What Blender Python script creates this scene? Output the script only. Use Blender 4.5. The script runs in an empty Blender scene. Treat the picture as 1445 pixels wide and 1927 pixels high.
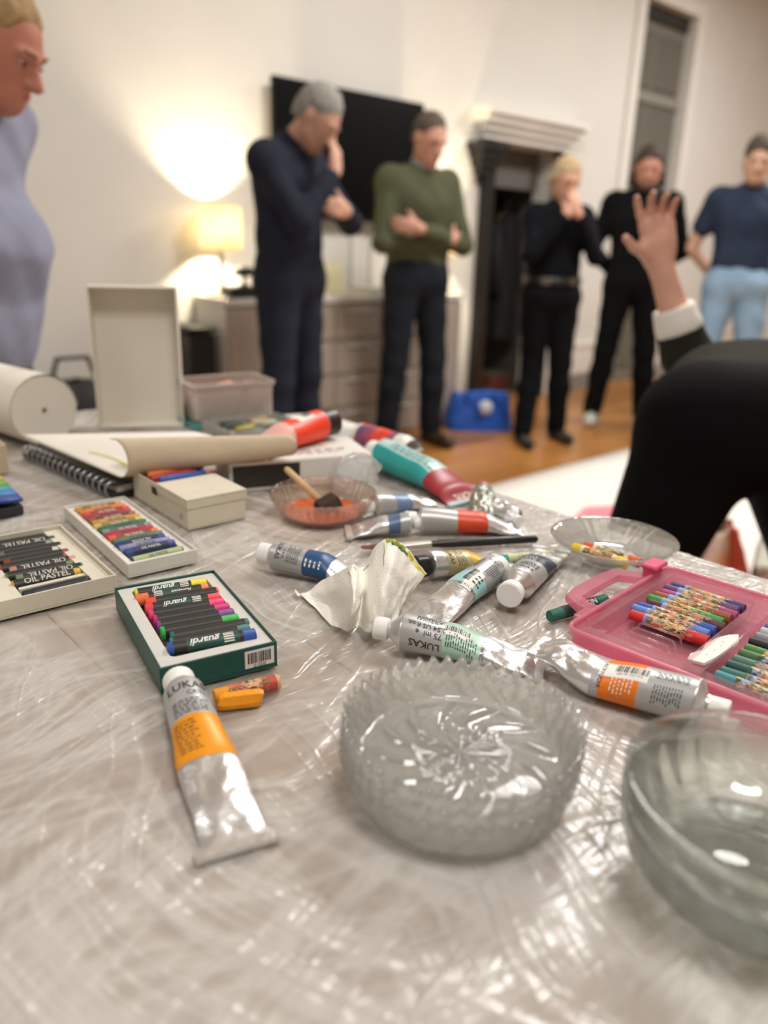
import bpy, math, random
import numpy as np
from mathutils import Vector, Matrix, noise as mnoise

# ------------------------------------------------------------------ camera, world, lights, exposure
SC = bpy.context.scene
COL = SC.collection
R = math.radians
FPX, CX, CY = 1447.0, 722.5, 963.5           # focal length and centre in photo pixels (1445 x 1927)
PITCH, ROLL, CAMH = R(19.0), R(1.7), 1.10
TZ = 0.757                                    # height of the covered table top
cam_p = np.array([0.0, 0.0, CAMH])
fw = np.array([0, math.cos(PITCH), -math.sin(PITCH)])
_u = np.array([0, math.sin(PITCH), math.cos(PITCH)])
_r = np.array([1.0, 0, 0])
rt = _r * math.cos(ROLL) + _u * math.sin(ROLL)
up = _u * math.cos(ROLL) - _r * math.sin(ROLL)
cam_d = bpy.data.cameras.new('camera')
cam = bpy.data.objects.new('camera', cam_d)
COL.objects.link(cam)
m = Matrix(((rt[0], up[0], -fw[0], 0), (rt[1], up[1], -fw[1], 0), (rt[2], up[2], -fw[2], CAMH), (0, 0, 0, 1)))
cam.matrix_world = m
cam_d.sensor_fit = 'VERTICAL'
cam_d.sensor_height = 36.0
cam_d.lens = FPX / 1927.0 * 36.0
cam_d.clip_start = 0.02
cam_d.dof.use_dof = True
cam_d.dof.focus_distance = 0.72
cam_d.dof.aperture_fstop = 2.8
SC.camera = cam

# room axes: W runs along the television wall (away from the camera), N points from that wall into the room
AZ = R(48.0)
Wv = np.array([math.sin(AZ), math.cos(AZ), 0.0])
Nv = np.array([math.cos(AZ), -math.sin(AZ), 0.0])
ROOM_ROT = math.atan2(Wv[1], Wv[0])           # rotation about z that takes local x to W (local y to -N)
N_WALL = -3.8
CEIL = 3.5


def WN(w, n, z=0.0):
    return Vector((w * Wv[0] + n * Nv[0], w * Wv[1] + n * Nv[1], z))


world = bpy.data.worlds.new('world')
SC.world = world
world.use_nodes = True
world.node_tree.nodes['Background'].inputs[0].default_value = (0.9, 0.95, 1.0, 1)
world.node_tree.nodes['Background'].inputs[1].default_value = 0.05


def area_light(name, loc, size, power, col):
    d = bpy.data.lights.new(name, 'AREA')
    d.shape = 'DISK'
    d.size = size
    d.energy = power
    d.color = col
    o = bpy.data.objects.new(name, d)
    o.location = loc
    COL.objects.link(o)
    return o


LAMP_COL = (1.0, 0.98, 0.95)
CEILING_LAMPS = [(2.9, -1.5, 100), (0.2, 0.6, 52), (6.0, -1.5, 135), (-1.3, -1.4, 26)]
for _w, _n, _p in CEILING_LAMPS:
    area_light('ceiling_light', WN(_w, _n, CEIL - 0.14), 0.9, _p, LAMP_COL)

SC.view_settings.view_transform = 'Standard'
SC.view_settings.look = 'None'
SC.view_settings.gamma = 1.0
SC.view_settings.use_curve_mapping = False
SC.view_settings.exposure = -0.22
SC.cycles.max_bounces = 12
SC.cycles.transparent_max_bounces = 24
SC.cycles.transmission_bounces = 12


# ------------------------------------------------------------------ pixel helpers
def ray(px, py):
    return fw + rt * (px - CX) / FPX - up * (py - CY) / FPX


def onz(px, py, z=TZ):
    d = ray(px, py)
    return Vector(cam_p + d * ((z - CAMH) / d[2]))


def ony(px, py, y):
    d = ray(px, py)
    return Vector(cam_p + d * (y / d[1]))


def onwall(px, py, n=N_WALL):
    d = ray(px, py)
    t = (n - cam_p @ Nv) / (d @ Nv)
    return Vector(cam_p + d * t)


def towall(p):
    """(w, z) of a world point"""
    return float(np.dot(np.array(p), Wv)), p[2]


def seg(a, b, z=TZ):
    """two photo pixels on a horizontal plane -> start, heading, length"""
    p, q = onz(*a, z), onz(*b, z)
    d = q - p
    return p, math.atan2(d.y, d.x), d.length


# ------------------------------------------------------------------ materials
def lin(c):
    if isinstance(c, str):
        c = c.lstrip('#')
        c = [int(c[i:i + 2], 16) / 255 for i in (0, 2, 4)]
    return tuple((x / 12.92 if x <= 0.04045 else ((x + 0.055) / 1.055) ** 2.4) for x in c[:3]) + (1.0,)


MATS = {}


def mat(name, col='#cccccc', rough=0.5, metal=0.0, var=0.0, vscale=40.0, bump=0.0, bscale=60.0, col2=None, stretch=None, **kw):
    if name in MATS:
        return MATS[name]
    mt = bpy.data.materials.new(name)
    mt.use_nodes = True
    nt = mt.node_tree
    bs = nt.nodes['Principled BSDF']
    base = lin(col)
    bs.inputs['Base Color'].default_value = base
    bs.inputs['Roughness'].default_value = rough
    bs.inputs['Metallic'].default_value = metal
    for k, v in kw.items():
        bs.inputs[k.replace('_', ' ')].default_value = v
    if var > 0 or bump > 0 or col2:
        tc = nt.nodes.new('ShaderNodeTexCoord')
        src = tc.outputs['Object']
        if stretch:
            mp = nt.nodes.new('ShaderNodeMapping')
            mp.inputs['Scale'].default_value = stretch
            nt.links.new(src, mp.inputs[0])
            src = mp.outputs[0]
        if var > 0 or col2:
            n = nt.nodes.new('ShaderNodeTexNoise')
            n.inputs['Scale'].default_value = vscale
            n.inputs['Detail'].default_value = 5
            nt.links.new(src, n.inputs['Vector'])
            rp = nt.nodes.new('ShaderNodeValToRGB')
            rp.color_ramp.elements[0].position = 0.3
            rp.color_ramp.elements[1].position = 0.7
            if col2:
                rp.color_ramp.elements[0].color = base
                rp.color_ramp.elements[1].color = lin(col2)
            else:
                rp.color_ramp.elements[0].color = tuple(x * (1 - var) for x in base[:3]) + (1,)
                rp.color_ramp.elements[1].color = tuple(min(1, x * (1 + var)) for x in base[:3]) + (1,)
            nt.links.new(n.outputs['Fac'], rp.inputs[0])
            nt.links.new(rp.outputs[0], bs.inputs['Base Color'])
        if bump > 0:
            n2 = nt.nodes.new('ShaderNodeTexNoise')
            n2.inputs['Scale'].default_value = bscale
            n2.inputs['Detail'].default_value = 4
            nt.links.new(src, n2.inputs['Vector'])
            bp = nt.nodes.new('ShaderNodeBump')
            bp.inputs['Strength'].default_value = bump
            bp.inputs['Distance'].default_value = 0.01
            nt.links.new(n2.outputs['Fac'], bp.inputs['Height'])
            nt.links.new(bp.outputs[0], bs.inputs['Normal'])
    MATS[name] = mt
    return mt


def glassy(name, tint='#eef4ee', haze=0.08, refr=0.5, rough=0.03, ior=1.45, hazecol='#f2f4ee', spec=0.045):
    """clear glass or plastic: part refraction, part straight-through, a reflective skin and a little cloudiness"""
    if name in MATS:
        return MATS[name]
    mt = bpy.data.materials.new(name)
    mt.use_nodes = True
    nt = mt.node_tree
    nt.nodes.clear()
    N = nt.nodes.new
    L = nt.links.new
    out = N('ShaderNodeOutputMaterial')
    tr = N('ShaderNodeBsdfTransparent'); tr.inputs[0].default_value = lin(tint)
    rf = N('ShaderNodeBsdfRefraction'); rf.inputs[0].default_value = lin(tint); rf.inputs['IOR'].default_value = ior; rf.inputs['Roughness'].default_value = rough
    m1 = N('ShaderNodeMixShader'); m1.inputs[0].default_value = refr
    L(tr.outputs[0], m1.inputs[1]); L(rf.outputs[0], m1.inputs[2])
    df = N('ShaderNodeBsdfDiffuse'); df.inputs[0].default_value = lin(hazecol)
    tl = N('ShaderNodeBsdfTranslucent'); tl.inputs[0].default_value = lin(hazecol)
    md = N('ShaderNodeMixShader'); md.inputs[0].default_value = 0.5
    L(df.outputs[0], md.inputs[1]); L(tl.outputs[0], md.inputs[2])
    m2 = N('ShaderNodeMixShader'); m2.inputs[0].default_value = haze
    L(m1.outputs[0], m2.inputs[1]); L(md.outputs[0], m2.inputs[2])
    gl = N('ShaderNodeBsdfGlossy'); gl.inputs['Roughness'].default_value = rough + 0.03
    lw = N('ShaderNodeLayerWeight'); lw.inputs[0].default_value = 0.5
    pw = N('ShaderNodeMath'); pw.operation = 'POWER'; pw.inputs[1].default_value = 4.0; L(lw.outputs['Facing'], pw.inputs[0])
    fr = N('ShaderNodeMath'); fr.operation = 'MULTIPLY_ADD'; fr.inputs[1].default_value = 0.55; fr.inputs[2].default_value = spec; L(pw.outputs[0], fr.inputs[0])
    m3 = N('ShaderNodeMixShader')
    L(fr.outputs[0], m3.inputs[0]); L(m2.outputs[0], m3.inputs[1]); L(gl.outputs[0], m3.inputs[2])
    L(m3.outputs[0], out.inputs[0])
    MATS[name] = mt
    return mt


def emitter(name, col, strength):
    if name in MATS:
        return MATS[name]
    mt = mat(name, col, 0.6)
    bs = mt.node_tree.nodes['Principled BSDF']
    bs.inputs['Emission Color'].default_value = lin(col)
    bs.inputs['Emission Strength'].default_value = strength
    return mt


# ------------------------------------------------------------------ objects
def thing(name, label, cat, loc=(0, 0, 0), rotz=0.0, group=None, rot=None):
    o = bpy.data.objects.new(name, None)
    o.empty_display_size = 0.02
    COL.objects.link(o)
    o.location = loc
    o.rotation_euler = rot if rot else (0, 0, rotz)
    o['label'] = label
    o['category'] = cat
    if group:
        o['group'] = group
    return o


def tag(o, label, cat, group=None, kind=None):
    o['label'] = label
    o['category'] = cat
    if group:
        o['group'] = group
    if kind:
        o['kind'] = kind
    return o


def obj(name, v, f, material, parent=None, smooth=True, loc=None, rotz=None, autos=None):
    me = bpy.data.meshes.new(name)
    me.from_pydata([tuple(map(float, p)) for p in v], [], [tuple(int(i) for i in q) for q in f])
    me.validate()
    if smooth:
        me.polygons.foreach_set('use_smooth', [True] * len(me.polygons))
        if autos:
            try:
                me.set_sharp_from_angle(angle=R(autos))
            except Exception:
                pass
    me.materials.append(material)
    o = bpy.data.objects.new(name, me)
    COL.objects.link(o)
    if parent is not None:
        o.parent = parent
    if loc is not None:
        o.location = loc
    if rotz is not None:
        o.rotation_euler = (0, 0, rotz)
    return o


class MB:
    def __init__(s):
        s.v, s.f = [], []

    def add(s, v, f):
        k = len(s.v)
        s.v += [tuple(p) for p in v]
        s.f += [tuple(i + k for i in q) for q in f]
        return s

    def box(s, c, d, rz=0.0, ch=0.0, M=None):
        """box with optional chamfered vertical+top edges"""
        x, y, z = (t / 2 for t in d)
        if ch <= 0:
            v = [(-x, -y, -z), (x, -y, -z), (x, y, -z), (-x, y, -z), (-x, -y, z), (x, -y, z), (x, y, z), (-x, y, z)]
            f = [(3, 2, 1, 0), (4, 5, 6, 7), (0, 1, 5, 4), (1, 2, 6, 5), (2, 3, 7, 6), (3, 0, 4, 7)]
        else:
            v, f = [], []
            def ring(ix, iy, zz):
                b = len(v)
                c_ = ch if ix == 0 else ch
                v.extend([(-x + ix + c_, -y + iy, zz), (x - ix - c_, -y + iy, zz), (x - ix, -y + iy + c_, zz), (x - ix, y - iy - c_, zz),
                          (x - ix - c_, y - iy, zz), (-x + ix + c_, y - iy, zz), (-x + ix, y - iy - c_, zz), (-x + ix, -y + iy + c_, zz)])
                return b
            r0 = ring(ch, ch, -z); r1 = ring(0, 0, -z + ch); r2 = ring(0, 0, z - ch); r3 = ring(ch, ch, z)
            for a, b in ((r0, r1), (r1, r2), (r2, r3)):
                for i in range(8):
                    j = (i + 1) % 8
                    f.append((a + i, a + j, b + j, b + i))
            f.append(tuple(r0 + i for i in range(7, -1, -1)))
            f.append(tuple(r3 + i for i in range(8)))
        cs, sn = math.cos(rz), math.sin(rz)
        v = [(p[0] * cs - p[1] * sn + c[0], p[0] * sn + p[1] * cs + c[1], p[2] + c[2]) for p in v]
        if M is not None:
            v = [tuple(M @ Vector(p)) for p in v]
        return s.add(v, f)

    def grid(s, fn, nu, nv, cu=False, cv=False, flip=False):
        """fn(u,v) -> point, u,v in 0..1; cu / cv close the surface"""
        us = [i / nu for i in range(nu if cu else nu + 1)]
        vs = [j / nv for j in range(nv if cv else nv + 1)]
        V = [fn(a, b) for a in us for b in vs]
        F = []
        A, B = len(us), len(vs)
        for i in range(nu):
            for j in range(nv):
                i2, j2 = (i + 1) % A, (j + 1) % B
                q = (i * B + j, i2 * B + j, i2 * B + j2, i * B + j2)
                F.append(q[::-1] if flip else q)
        return s.add(V, F)

    def lathe(s, prof, n=32, axis='z', c=(0, 0, 0), rad=None):
        """profile [(r,h)...] turned about an axis; ends with r=0 are closed by a fan"""
        V, F = [], []
        rings = []
        for r, h in prof:
            if r <= 1e-7:
                rings.append([len(V)]); V.append((0, 0, h))
            else:
                b = len(V)
                rings.append(list(range(b, b + n)))
                for k in range(n):
                    a = 2 * math.pi * k / n
                    rr = r * (rad(a, h) if rad else 1)
                    V.append((rr * math.cos(a), rr * math.sin(a), h))
        for A, B in zip(rings, rings[1:]):
            for k in range(n):
                k2 = (k + 1) % n
                if len(A) == 1 and len(B) == 1:
                    continue
                if len(A) == 1:
                    F.append((A[0], B[k2], B[k]))
                elif len(B) == 1:
                    F.append((A[k], A[k2], B[0]))
                else:
                    F.append((A[k], A[k2], B[k2], B[k]))
        if axis == 'x':
            V = [(h, x, y) for x, y, h in V]
        elif axis == 'y':
            V = [(y, h, x) for x, y, h in V]
        V = [(p[0] + c[0], p[1] + c[1], p[2] + c[2]) for p in V]
        return s.add(V, F)

    def sweep(s, pts, rad, n=8, cap=True):
        pts = [Vector(p) for p in pts]
        if not hasattr(rad, '__len__'):
            rad = [rad] * len(pts)
        V, F = [], []
        prev = None
        for i, p in enumerate(pts):
            t = (pts[min(i + 1, len(pts) - 1)] - pts[max(i - 1, 0)]).normalized()
            if prev is None:
                a = t.orthogonal().normalized()
            else:
                a = (prev - t * prev.dot(t)).normalized()
            prev = a
            b = t.cross(a)
            for k in range(n):
                q = 2 * math.pi * k / n
                V.append(tuple(p + (a * math.cos(q) + b * math.sin(q)) * rad[i]))
        for i in range(len(pts) - 1):
            for k in range(n):
                k2 = (k + 1) % n
                F.append((i * n + k, i * n + k2, (i + 1) * n + k2, (i + 1) * n + k))
        if cap:
            F.append(tuple(range(n - 1, -1, -1)))
            F.append(tuple((len(pts) - 1) * n + k for k in range(n)))
        return s.add(V, F)

    def prism(s, poly, z0, z1, M=None):
        n = len(poly)
        V = [(x, y, z0) for x, y in poly] + [(x, y, z1) for x, y in poly]
        F = [tuple(range(n - 1, -1, -1)), tuple(range(n, 2 * n))]
        F += [(i, (i + 1) % n, n + (i + 1) % n, n + i) for i in range(n)]
        if M is not None:
            V = [tuple(M @ Vector(p)) for p in V]
        return s.add(V, F)

    def patch(s, x0, x1, y0, y1, fn, nx=1, ny=1):
        return s.grid(lambda a, b: fn(x0 + (x1 - x0) * a, y0 + (y1 - y0) * b), nx, ny)

    def build(s, name, material, parent=None, smooth=True, **kw):
        return obj(name, s.v, s.f, material, parent, smooth, **kw)


# ------------------------------------------------------------------ lettering
_TXT = {}


def text_mesh(txt, shear=0.0, bold=0.0):
    """outline lettering as a flat mesh, cap height about 0.7, centred"""
    key = (txt, shear, bold)
    if key in _TXT:
        return _TXT[key]
    cu = bpy.data.curves.new('lettering', 'FONT')
    cu.body = txt
    cu.size = 1.0
    cu.shear = shear
    cu.offset = bold
    cu.resolution_u = 2
    cu.align_x = 'CENTER'
    o = bpy.data.objects.new('lettering', cu)
    COL.objects.link(o)
    dg = bpy.context.evaluated_depsgraph_get()
    dg.update()
    me = o.evaluated_get(dg).to_mesh()
    v = [(p.co.x, p.co.y - 0.35) for p in me.vertices]
    f = [tuple(p.vertices) for p in me.polygons]
    o.evaluated_get(dg).to_mesh_clear()
    bpy.data.objects.remove(o)
    bpy.data.curves.remove(cu)
    _TXT[key] = (v, f)
    return v, f


def letter(mb, txt, size, cx, cy, rot, fn, shear=0.0, bold=0.0, squash=1.0, div=0.16):
    """lettering laid on a surface; long triangles are split so that they follow its curve"""
    v, f = text_mesh(txt, shear, bold)
    key = (txt, shear, bold, div)
    if key not in _TXT:
        pts, tris = [], []
        work = []
        for q in f:
            for i in range(1, len(q) - 1):
                work.append((v[q[0]], v[q[i]], v[q[i + 1]]))
        while work:
            t3 = work.pop()
            e = [(t3[i][0] - t3[(i + 1) % 3][0]) ** 2 + (t3[i][1] - t3[(i + 1) % 3][1]) ** 2 for i in range(3)]
            i = e.index(max(e))
            if e[i] > div * div:
                a, b, c = t3[i], t3[(i + 1) % 3], t3[(i + 2) % 3]
                m_ = ((a[0] + b[0]) / 2, (a[1] + b[1]) / 2)
                work.append((a, m_, c)); work.append((m_, b, c))
            else:
                k = len(pts)
                pts += t3
                tris.append((k, k + 1, k + 2))
        _TXT[key] = (pts, tris)
    v, f = _TXT[key]
    c, s_ = math.cos(rot), math.sin(rot)
    V = []
    for x, y in v:
        x, y = x * size * squash, y * size
        V.append(fn(cx + x * c - y * s_, cy + x * s_ + y * c))
    mb.add(V, f)


def small_print(mb, x0, x1, y0, y1, n, fn, along='x', rnd=None, fill=0.55, cw=0.0016):
    """rows of illegible small print as short bars"""
    rnd = rnd or random.Random(3)
    a0, a1, b0, b1 = (x0, x1, y0, y1) if along == 'x' else (y0, y1, x0, x1)
    for i in range(n):
        b = b0 + (b1 - b0) * (i + 0.5) / n
        h = (b1 - b0) / n * fill / 2
        a = a0
        end = a0 + (a1 - a0) * rnd.uniform(0.7, 1.0)
        while a < end:
            w = cw * rnd.uniform(1.0, 3.6)
            e = min(a + w, a1)
            if along == 'x':
                mb.patch(a, e, b - h, b + h, fn, 1, 1)
            else:
                mb.patch(b - h, b + h, a, e, fn, 1, 2)
            a = e + cw * 0.9


def barcode(mb, x0, x1, y0, y1, fn, along='x', seed=1, ny=3):
    rnd = random.Random(seed)
    a0, a1 = (x0, x1) if along == 'x' else (y0, y1)
    a = a0
    unit = (a1 - a0) / 60
    while a < a1 - unit:
        w = unit * rnd.choice((1, 1, 1, 2, 3))
        if along == 'x':
            mb.patch(a, a + w, y0, y1, fn, 1, ny)
        else:
            mb.patch(x0, x1, a, a + w, fn, 1, 1)
        a += w + unit * rnd.choice((1, 1, 2))


# ------------------------------------------------------------------ numpy value noise
def _hash(ix, iy, seed):
    h = (ix * 374761393 + iy * 668265263 + seed * 144665) & 0xFFFFFFFF
    h = ((h ^ (h >> 13)) * 1274126177) & 0xFFFFFFFF
    return ((h ^ (h >> 16)) & 0xFFFF) / 65535.0


def vnoise(x, y, seed=0):
    ix, iy = np.floor(x).astype(np.int64), np.floor(y).astype(np.int64)
    fx, fy = x - ix, y - iy
    fx, fy = fx * fx * (3 - 2 * fx), fy * fy * (3 - 2 * fy)
    a, b = _hash(ix, iy, seed), _hash(ix + 1, iy, seed)
    c, d = _hash(ix, iy + 1, seed), _hash(ix + 1, iy + 1, seed)
    return (a * (1 - fx) + b * fx) * (1 - fy) + (c * (1 - fx) + d * fx) * fy


def ridged(x, y, seed=0, p=3.0):
    return (1 - np.abs(2 * vnoise(x, y, seed) - 1)) ** p

# ================================================================== ROOM SHELL
def struct(name, mb, material, smooth=False, parent=None, **kw):
    o = mb.build(name, material, parent, smooth, **kw)
    if parent is None:
        o['kind'] = 'structure'
    return o


M_WALL = mat('wall_paint', '#dcd9d2', 0.85, var=0.02, vscale=3.0, bump=0.03, bscale=180)
M_TRIM = mat('trim_paint', '#e6e3dc', 0.5, var=0.02, vscale=6)
M_CEIL = mat('ceiling_paint', '#e4e2dc', 0.9, var=0.01, vscale=4)
M_PLINTH_SHADE = mat('plinth_shade', '#8c8782', 0.6, var=0.04, vscale=8)


def floor_material():
    mt = bpy.data.materials.new('oak_parquet')
    mt.use_nodes = True
    nt = mt.node_tree
    bs = nt.nodes['Principled BSDF']
    tc = nt.nodes.new('ShaderNodeTexCoord')
    mp = nt.nodes.new('ShaderNodeMapping')
    nt.links.new(tc.outputs['Object'], mp.inputs[0])
    br = nt.nodes.new('ShaderNodeTexBrick')
    br.inputs['Color1'].default_value = lin('#b98146')
    br.inputs['Color2'].default_value = lin('#a06b35')
    br.inputs['Mortar'].default_value = lin('#5d3d1e')
    br.inputs['Scale'].default_value = 1.0
    br.inputs['Brick Width'].default_value = 1.3
    br.inputs['Row Height'].default_value = 0.12
    br.inputs['Mortar Size'].default_value = 0.0025
    nt.links.new(mp.outputs[0], br.inputs['Vector'])
    mp2 = nt.nodes.new('ShaderNodeMapping')
    mp2.inputs['Scale'].default_value = (1.5, 18, 1)
    nt.links.new(tc.outputs['Object'], mp2.inputs[0])
    ns = nt.nodes.new('ShaderNodeTexNoise')
    ns.inputs['Scale'].default_value = 3
    ns.inputs['Detail'].default_value = 6
    nt.links.new(mp2.outputs[0], ns.inputs['Vector'])
    mx = nt.nodes.new('ShaderNodeMixRGB')
    mx.blend_type = 'MULTIPLY'
    mx.inputs[0].default_value = 0.5
    rp = nt.nodes.new('ShaderNodeValToRGB')
    rp.color_ramp.elements[0].color = (0.55, 0.5, 0.45, 1)
    rp.color_ramp.elements[1].color = (1, 1, 1, 1)
    nt.links.new(ns.outputs['Fac'], rp.inputs[0])
    nt.links.new(br.outputs['Color'], mx.inputs[1])
    nt.links.new(rp.outputs[0], mx.inputs[2])
    nt.links.new(mx.outputs[0], bs.inputs['Base Color'])
    bs.inputs['Roughness'].default_value = 0.32
    return mt


W0, W1, N1 = -3.2, 9.0, 3.0          # room extents along W and the wall behind the camera
# floor
mb = MB().box(((W0 + W1) / 2, -(N_WALL + N1) / 2, -0.05), (W1 - W0 + 0.6, N1 - N_WALL + 4.0, 0.1))
fl = struct('floor', mb, floor_material())
fl.rotation_euler = (0, 0, ROOM_ROT)
fl['label'] = 'golden oak parquet floor of the room'
mb = MB().box(((W0 + W1) / 2, -(N_WALL + N1) / 2, CEIL + 0.05), (W1 - W0 + 0.6, N1 - N_WALL + 4.0, 0.1))
ce = struct('ceiling', mb, M_CEIL)
ce.rotation_euler = (0, 0, ROOM_ROT)
ce['label'] = 'plain white ceiling above the room'

# the openings in the television wall, read from the photo
wn_l, _ = towall(onwall(905, 300)); wn_r, _ = towall(onwall(1052, 300))
_, NICHE_T = towall(onwall(960, 272))
wd_l, _ = towall(onwall(1206, 60)); wd_r, _ = towall(onwall(1306, 60))
_, DOOR_T = towall(onwall(1262, 14))
WT = 0.22                             # wall thickness


def wall_wn(name, boxes, label, material=M_WALL):
    """boxes in room coordinates: (w0,w1,y0,y1,z0,z1), y = -n"""
    mb = MB()
    for a in boxes:
        mb.box(((a[0] + a[1]) / 2, (a[2] + a[3]) / 2, (a[4] + a[5]) / 2), (a[1] - a[0], a[3] - a[2], a[5] - a[4]))
    o = struct(name, mb, material)
    o.rotation_euler = (0, 0, ROOM_ROT)
    o['label'] = label
    return o


Y0 = -N_WALL                          # local y of the wall's face (room lies at smaller y)
wall_wn('wall_back', [
    (W0, wn_l, Y0, Y0 + WT, 0, CEIL), (wn_l, wn_r, Y0, Y0 + WT, NICHE_T, CEIL),
    (wn_r, wd_l, Y0, Y0 + WT, 0, CEIL), (wd_l, wd_r, Y0, Y0 + WT, DOOR_T, CEIL), (wd_r, W1, Y0, Y0 + WT, 0, CEIL)],
    'off-white plastered wall with the television and the openings')
wall_wn('wall_left', [(W0 - 0.2, W0, -N1, Y0 + WT, 0, CEIL)], 'off-white plastered end wall')
wall_wn('wall_right', [(W1, W1 + 0.2, -N1, Y0 + WT, 0, CEIL)], 'off-white plastered far end wall')
wall_wn('wall_front', [(W0, W1, -N1 - 0.2, -N1, 0, CEIL)], 'off-white plastered wall facing the television')
# closet niche and passage behind the wall
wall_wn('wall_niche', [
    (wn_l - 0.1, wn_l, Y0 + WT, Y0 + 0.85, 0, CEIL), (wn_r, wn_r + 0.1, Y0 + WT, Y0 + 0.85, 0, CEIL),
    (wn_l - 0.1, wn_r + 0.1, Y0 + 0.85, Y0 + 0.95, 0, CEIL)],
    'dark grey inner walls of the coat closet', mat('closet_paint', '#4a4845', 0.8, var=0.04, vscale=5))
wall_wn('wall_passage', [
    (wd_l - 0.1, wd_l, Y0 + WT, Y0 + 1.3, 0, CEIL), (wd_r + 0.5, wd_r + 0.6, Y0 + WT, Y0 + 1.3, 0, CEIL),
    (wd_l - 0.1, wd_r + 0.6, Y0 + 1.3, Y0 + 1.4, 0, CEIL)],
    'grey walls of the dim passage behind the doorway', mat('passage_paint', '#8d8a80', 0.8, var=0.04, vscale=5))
# grey panelled double door standing in the passage
dr = thing('door_1', 'dark grey panelled door seen through the doorway', 'door', WN(wd_l, N_WALL - 0.05), ROOM_ROT)
del dr['category']
dr['kind'] = 'structure'
M_DOOR = mat('door_paint', '#77746a', 0.55, var=0.03, vscale=8)
dw = wd_r - wd_l
zc_ = onwall(1240, 190, N_WALL - 0.05).z
zt_ = onwall(1262, 52, N_WALL - 0.05).z
MB().box((dw / 2, 0.03, zt_ / 2), (dw, 0.03, zt_)).build('door_leaf', M_DOOR, dr, False)
for x0, x1 in ((0.05, dw * 0.40), (dw * 0.46, dw - 0.05)):
    for z0, z1 in ((0.12, 0.95), (1.08, zc_ - 0.06), (zc_ + 0.07, zt_ - 0.08)):
        MB().box(((x0 + x1) / 2, 0.012, (z0 + z1) / 2), (x1 - x0, 0.02, z1 - z0), ch=0.008).build('door_panel', mat('door_panel_paint', '#66635a', 0.55, var=0.03, vscale=8), dr, False)
MB().box((dw / 2, 0.004, zc_), (dw, 0.03, 0.07), ch=0.004).build('door_rail', mat('door_rail_paint', '#8d8a82', 0.5, var=0.03), dr, False)
MB().box((dw / 2, 0.02, (zt_ + DOOR_T) / 2 + 0.02), (dw, 0.05, DOOR_T - zt_ + 0.02)).build('door_transom', mat('transom_paint', '#2f2d2a', 0.6, var=0.03), dr, False)
# skirting boards; the shade on the plinth is put into its grey
for i, (a, b) in enumerate(((W0, wn_l - 0.12), (wn_r + 0.12, wd_l - 0.10), (wd_r + 0.1, W1))):
    o = wall_wn('baseboard_back' if i == 0 else 'baseboard_back.%03d' % i, [(a, b, Y0 - 0.025, Y0, 0.14, 0.36), (a, b, Y0 - 0.035, Y0, 0.36, 0.39)],
                'tall white skirting board along the television wall', M_TRIM)
    o = wall_wn('trim_%d' % (i + 1), [(a, b, Y0 - 0.02, Y0, 0.0, 0.14)], 'plinth strip under the white skirting board, coloured grey for its shade', M_PLINTH_SHADE)
# white frame (architrave) of the doorway and of the closet
for k, (a, b, t, wd, dp) in enumerate(((wd_l, wd_r, DOOR_T, 0.1, 0.035),)):
    wall_wn('trim_4', [(a - wd, a, Y0 - dp, Y0, 0, t + wd), (b, b + wd, Y0 - dp, Y0, 0, t + wd), (a, b, Y0 - dp, Y0, t, t + wd)],
            'white wooden frame around the doorway', M_TRIM)
# closet front: black columns with a bracket, white cornice above
cl = thing('closet_frame', 'black closet surround with bracket capital below a white cornice', 'closet', WN(wn_l, N_WALL), ROOM_ROT)
cw = wn_r - wn_l
M_BLK = mat('black_lacquer', '#14110f', 0.35, var=0.1)
MB().box((0.05, -0.03, NICHE_T / 2), (0.10, 0.06, NICHE_T), ch=0.008).build('column', M_BLK, cl, False)
MB().box((cw - 0.03, -0.03, NICHE_T / 2), (0.06, 0.06, NICHE_T), ch=0.008).build('column', M_BLK, cl, False)
mb = MB()
for i in range(5):
    d = 0.035 + 0.03 * i
    mb.box((0.02 - 0.012 * i, -d / 2, NICHE_T - 0.24 + 0.048 * i), (0.13 + 0.03 * i, d, 0.05))
mb.build('bracket', M_BLK, cl, False)
MB().box((cw / 2, 0.16, NICHE_T - 0.13), (cw - 0.12, 0.04, 0.26)).build('valance', mat('closet_valance', '#5e5a55', 0.7, var=0.05), cl, False)
mb = MB()
for i in range(4):
    mb.box((cw / 2, -0.03 - 0.018 * i, NICHE_T + 0.03 + 0.045 * i), (cw + 0.10 + 0.05 * i, 0.06 + 0.036 * i, 0.045))
mb.build('cornice', M_TRIM, cl, False)
MB().sweep([(0.1, 0.45, NICHE_T - 0.32), (cw - 0.05, 0.45, NICHE_T - 0.32)], 0.014, 10).build('clothes_rail', M_BLK, cl)

# ceiling luminaires that carry the ceiling lights
for i, (w_, n_, p_) in enumerate(CEILING_LAMPS):
    t = thing('ceiling_lamp', 'round white ceiling lamp mounted flat on the white ceiling', 'lamp', WN(w_, n_, CEIL), 0, 'ceiling lamps')
    MB().lathe([(0, 0), (0.49, 0), (0.5, -0.03), (0.5, -0.1), (0.48, -0.1), (0.48, -0.05), (0, -0.05)], 40).build('housing', M_TRIM, t, autos=40)

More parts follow.
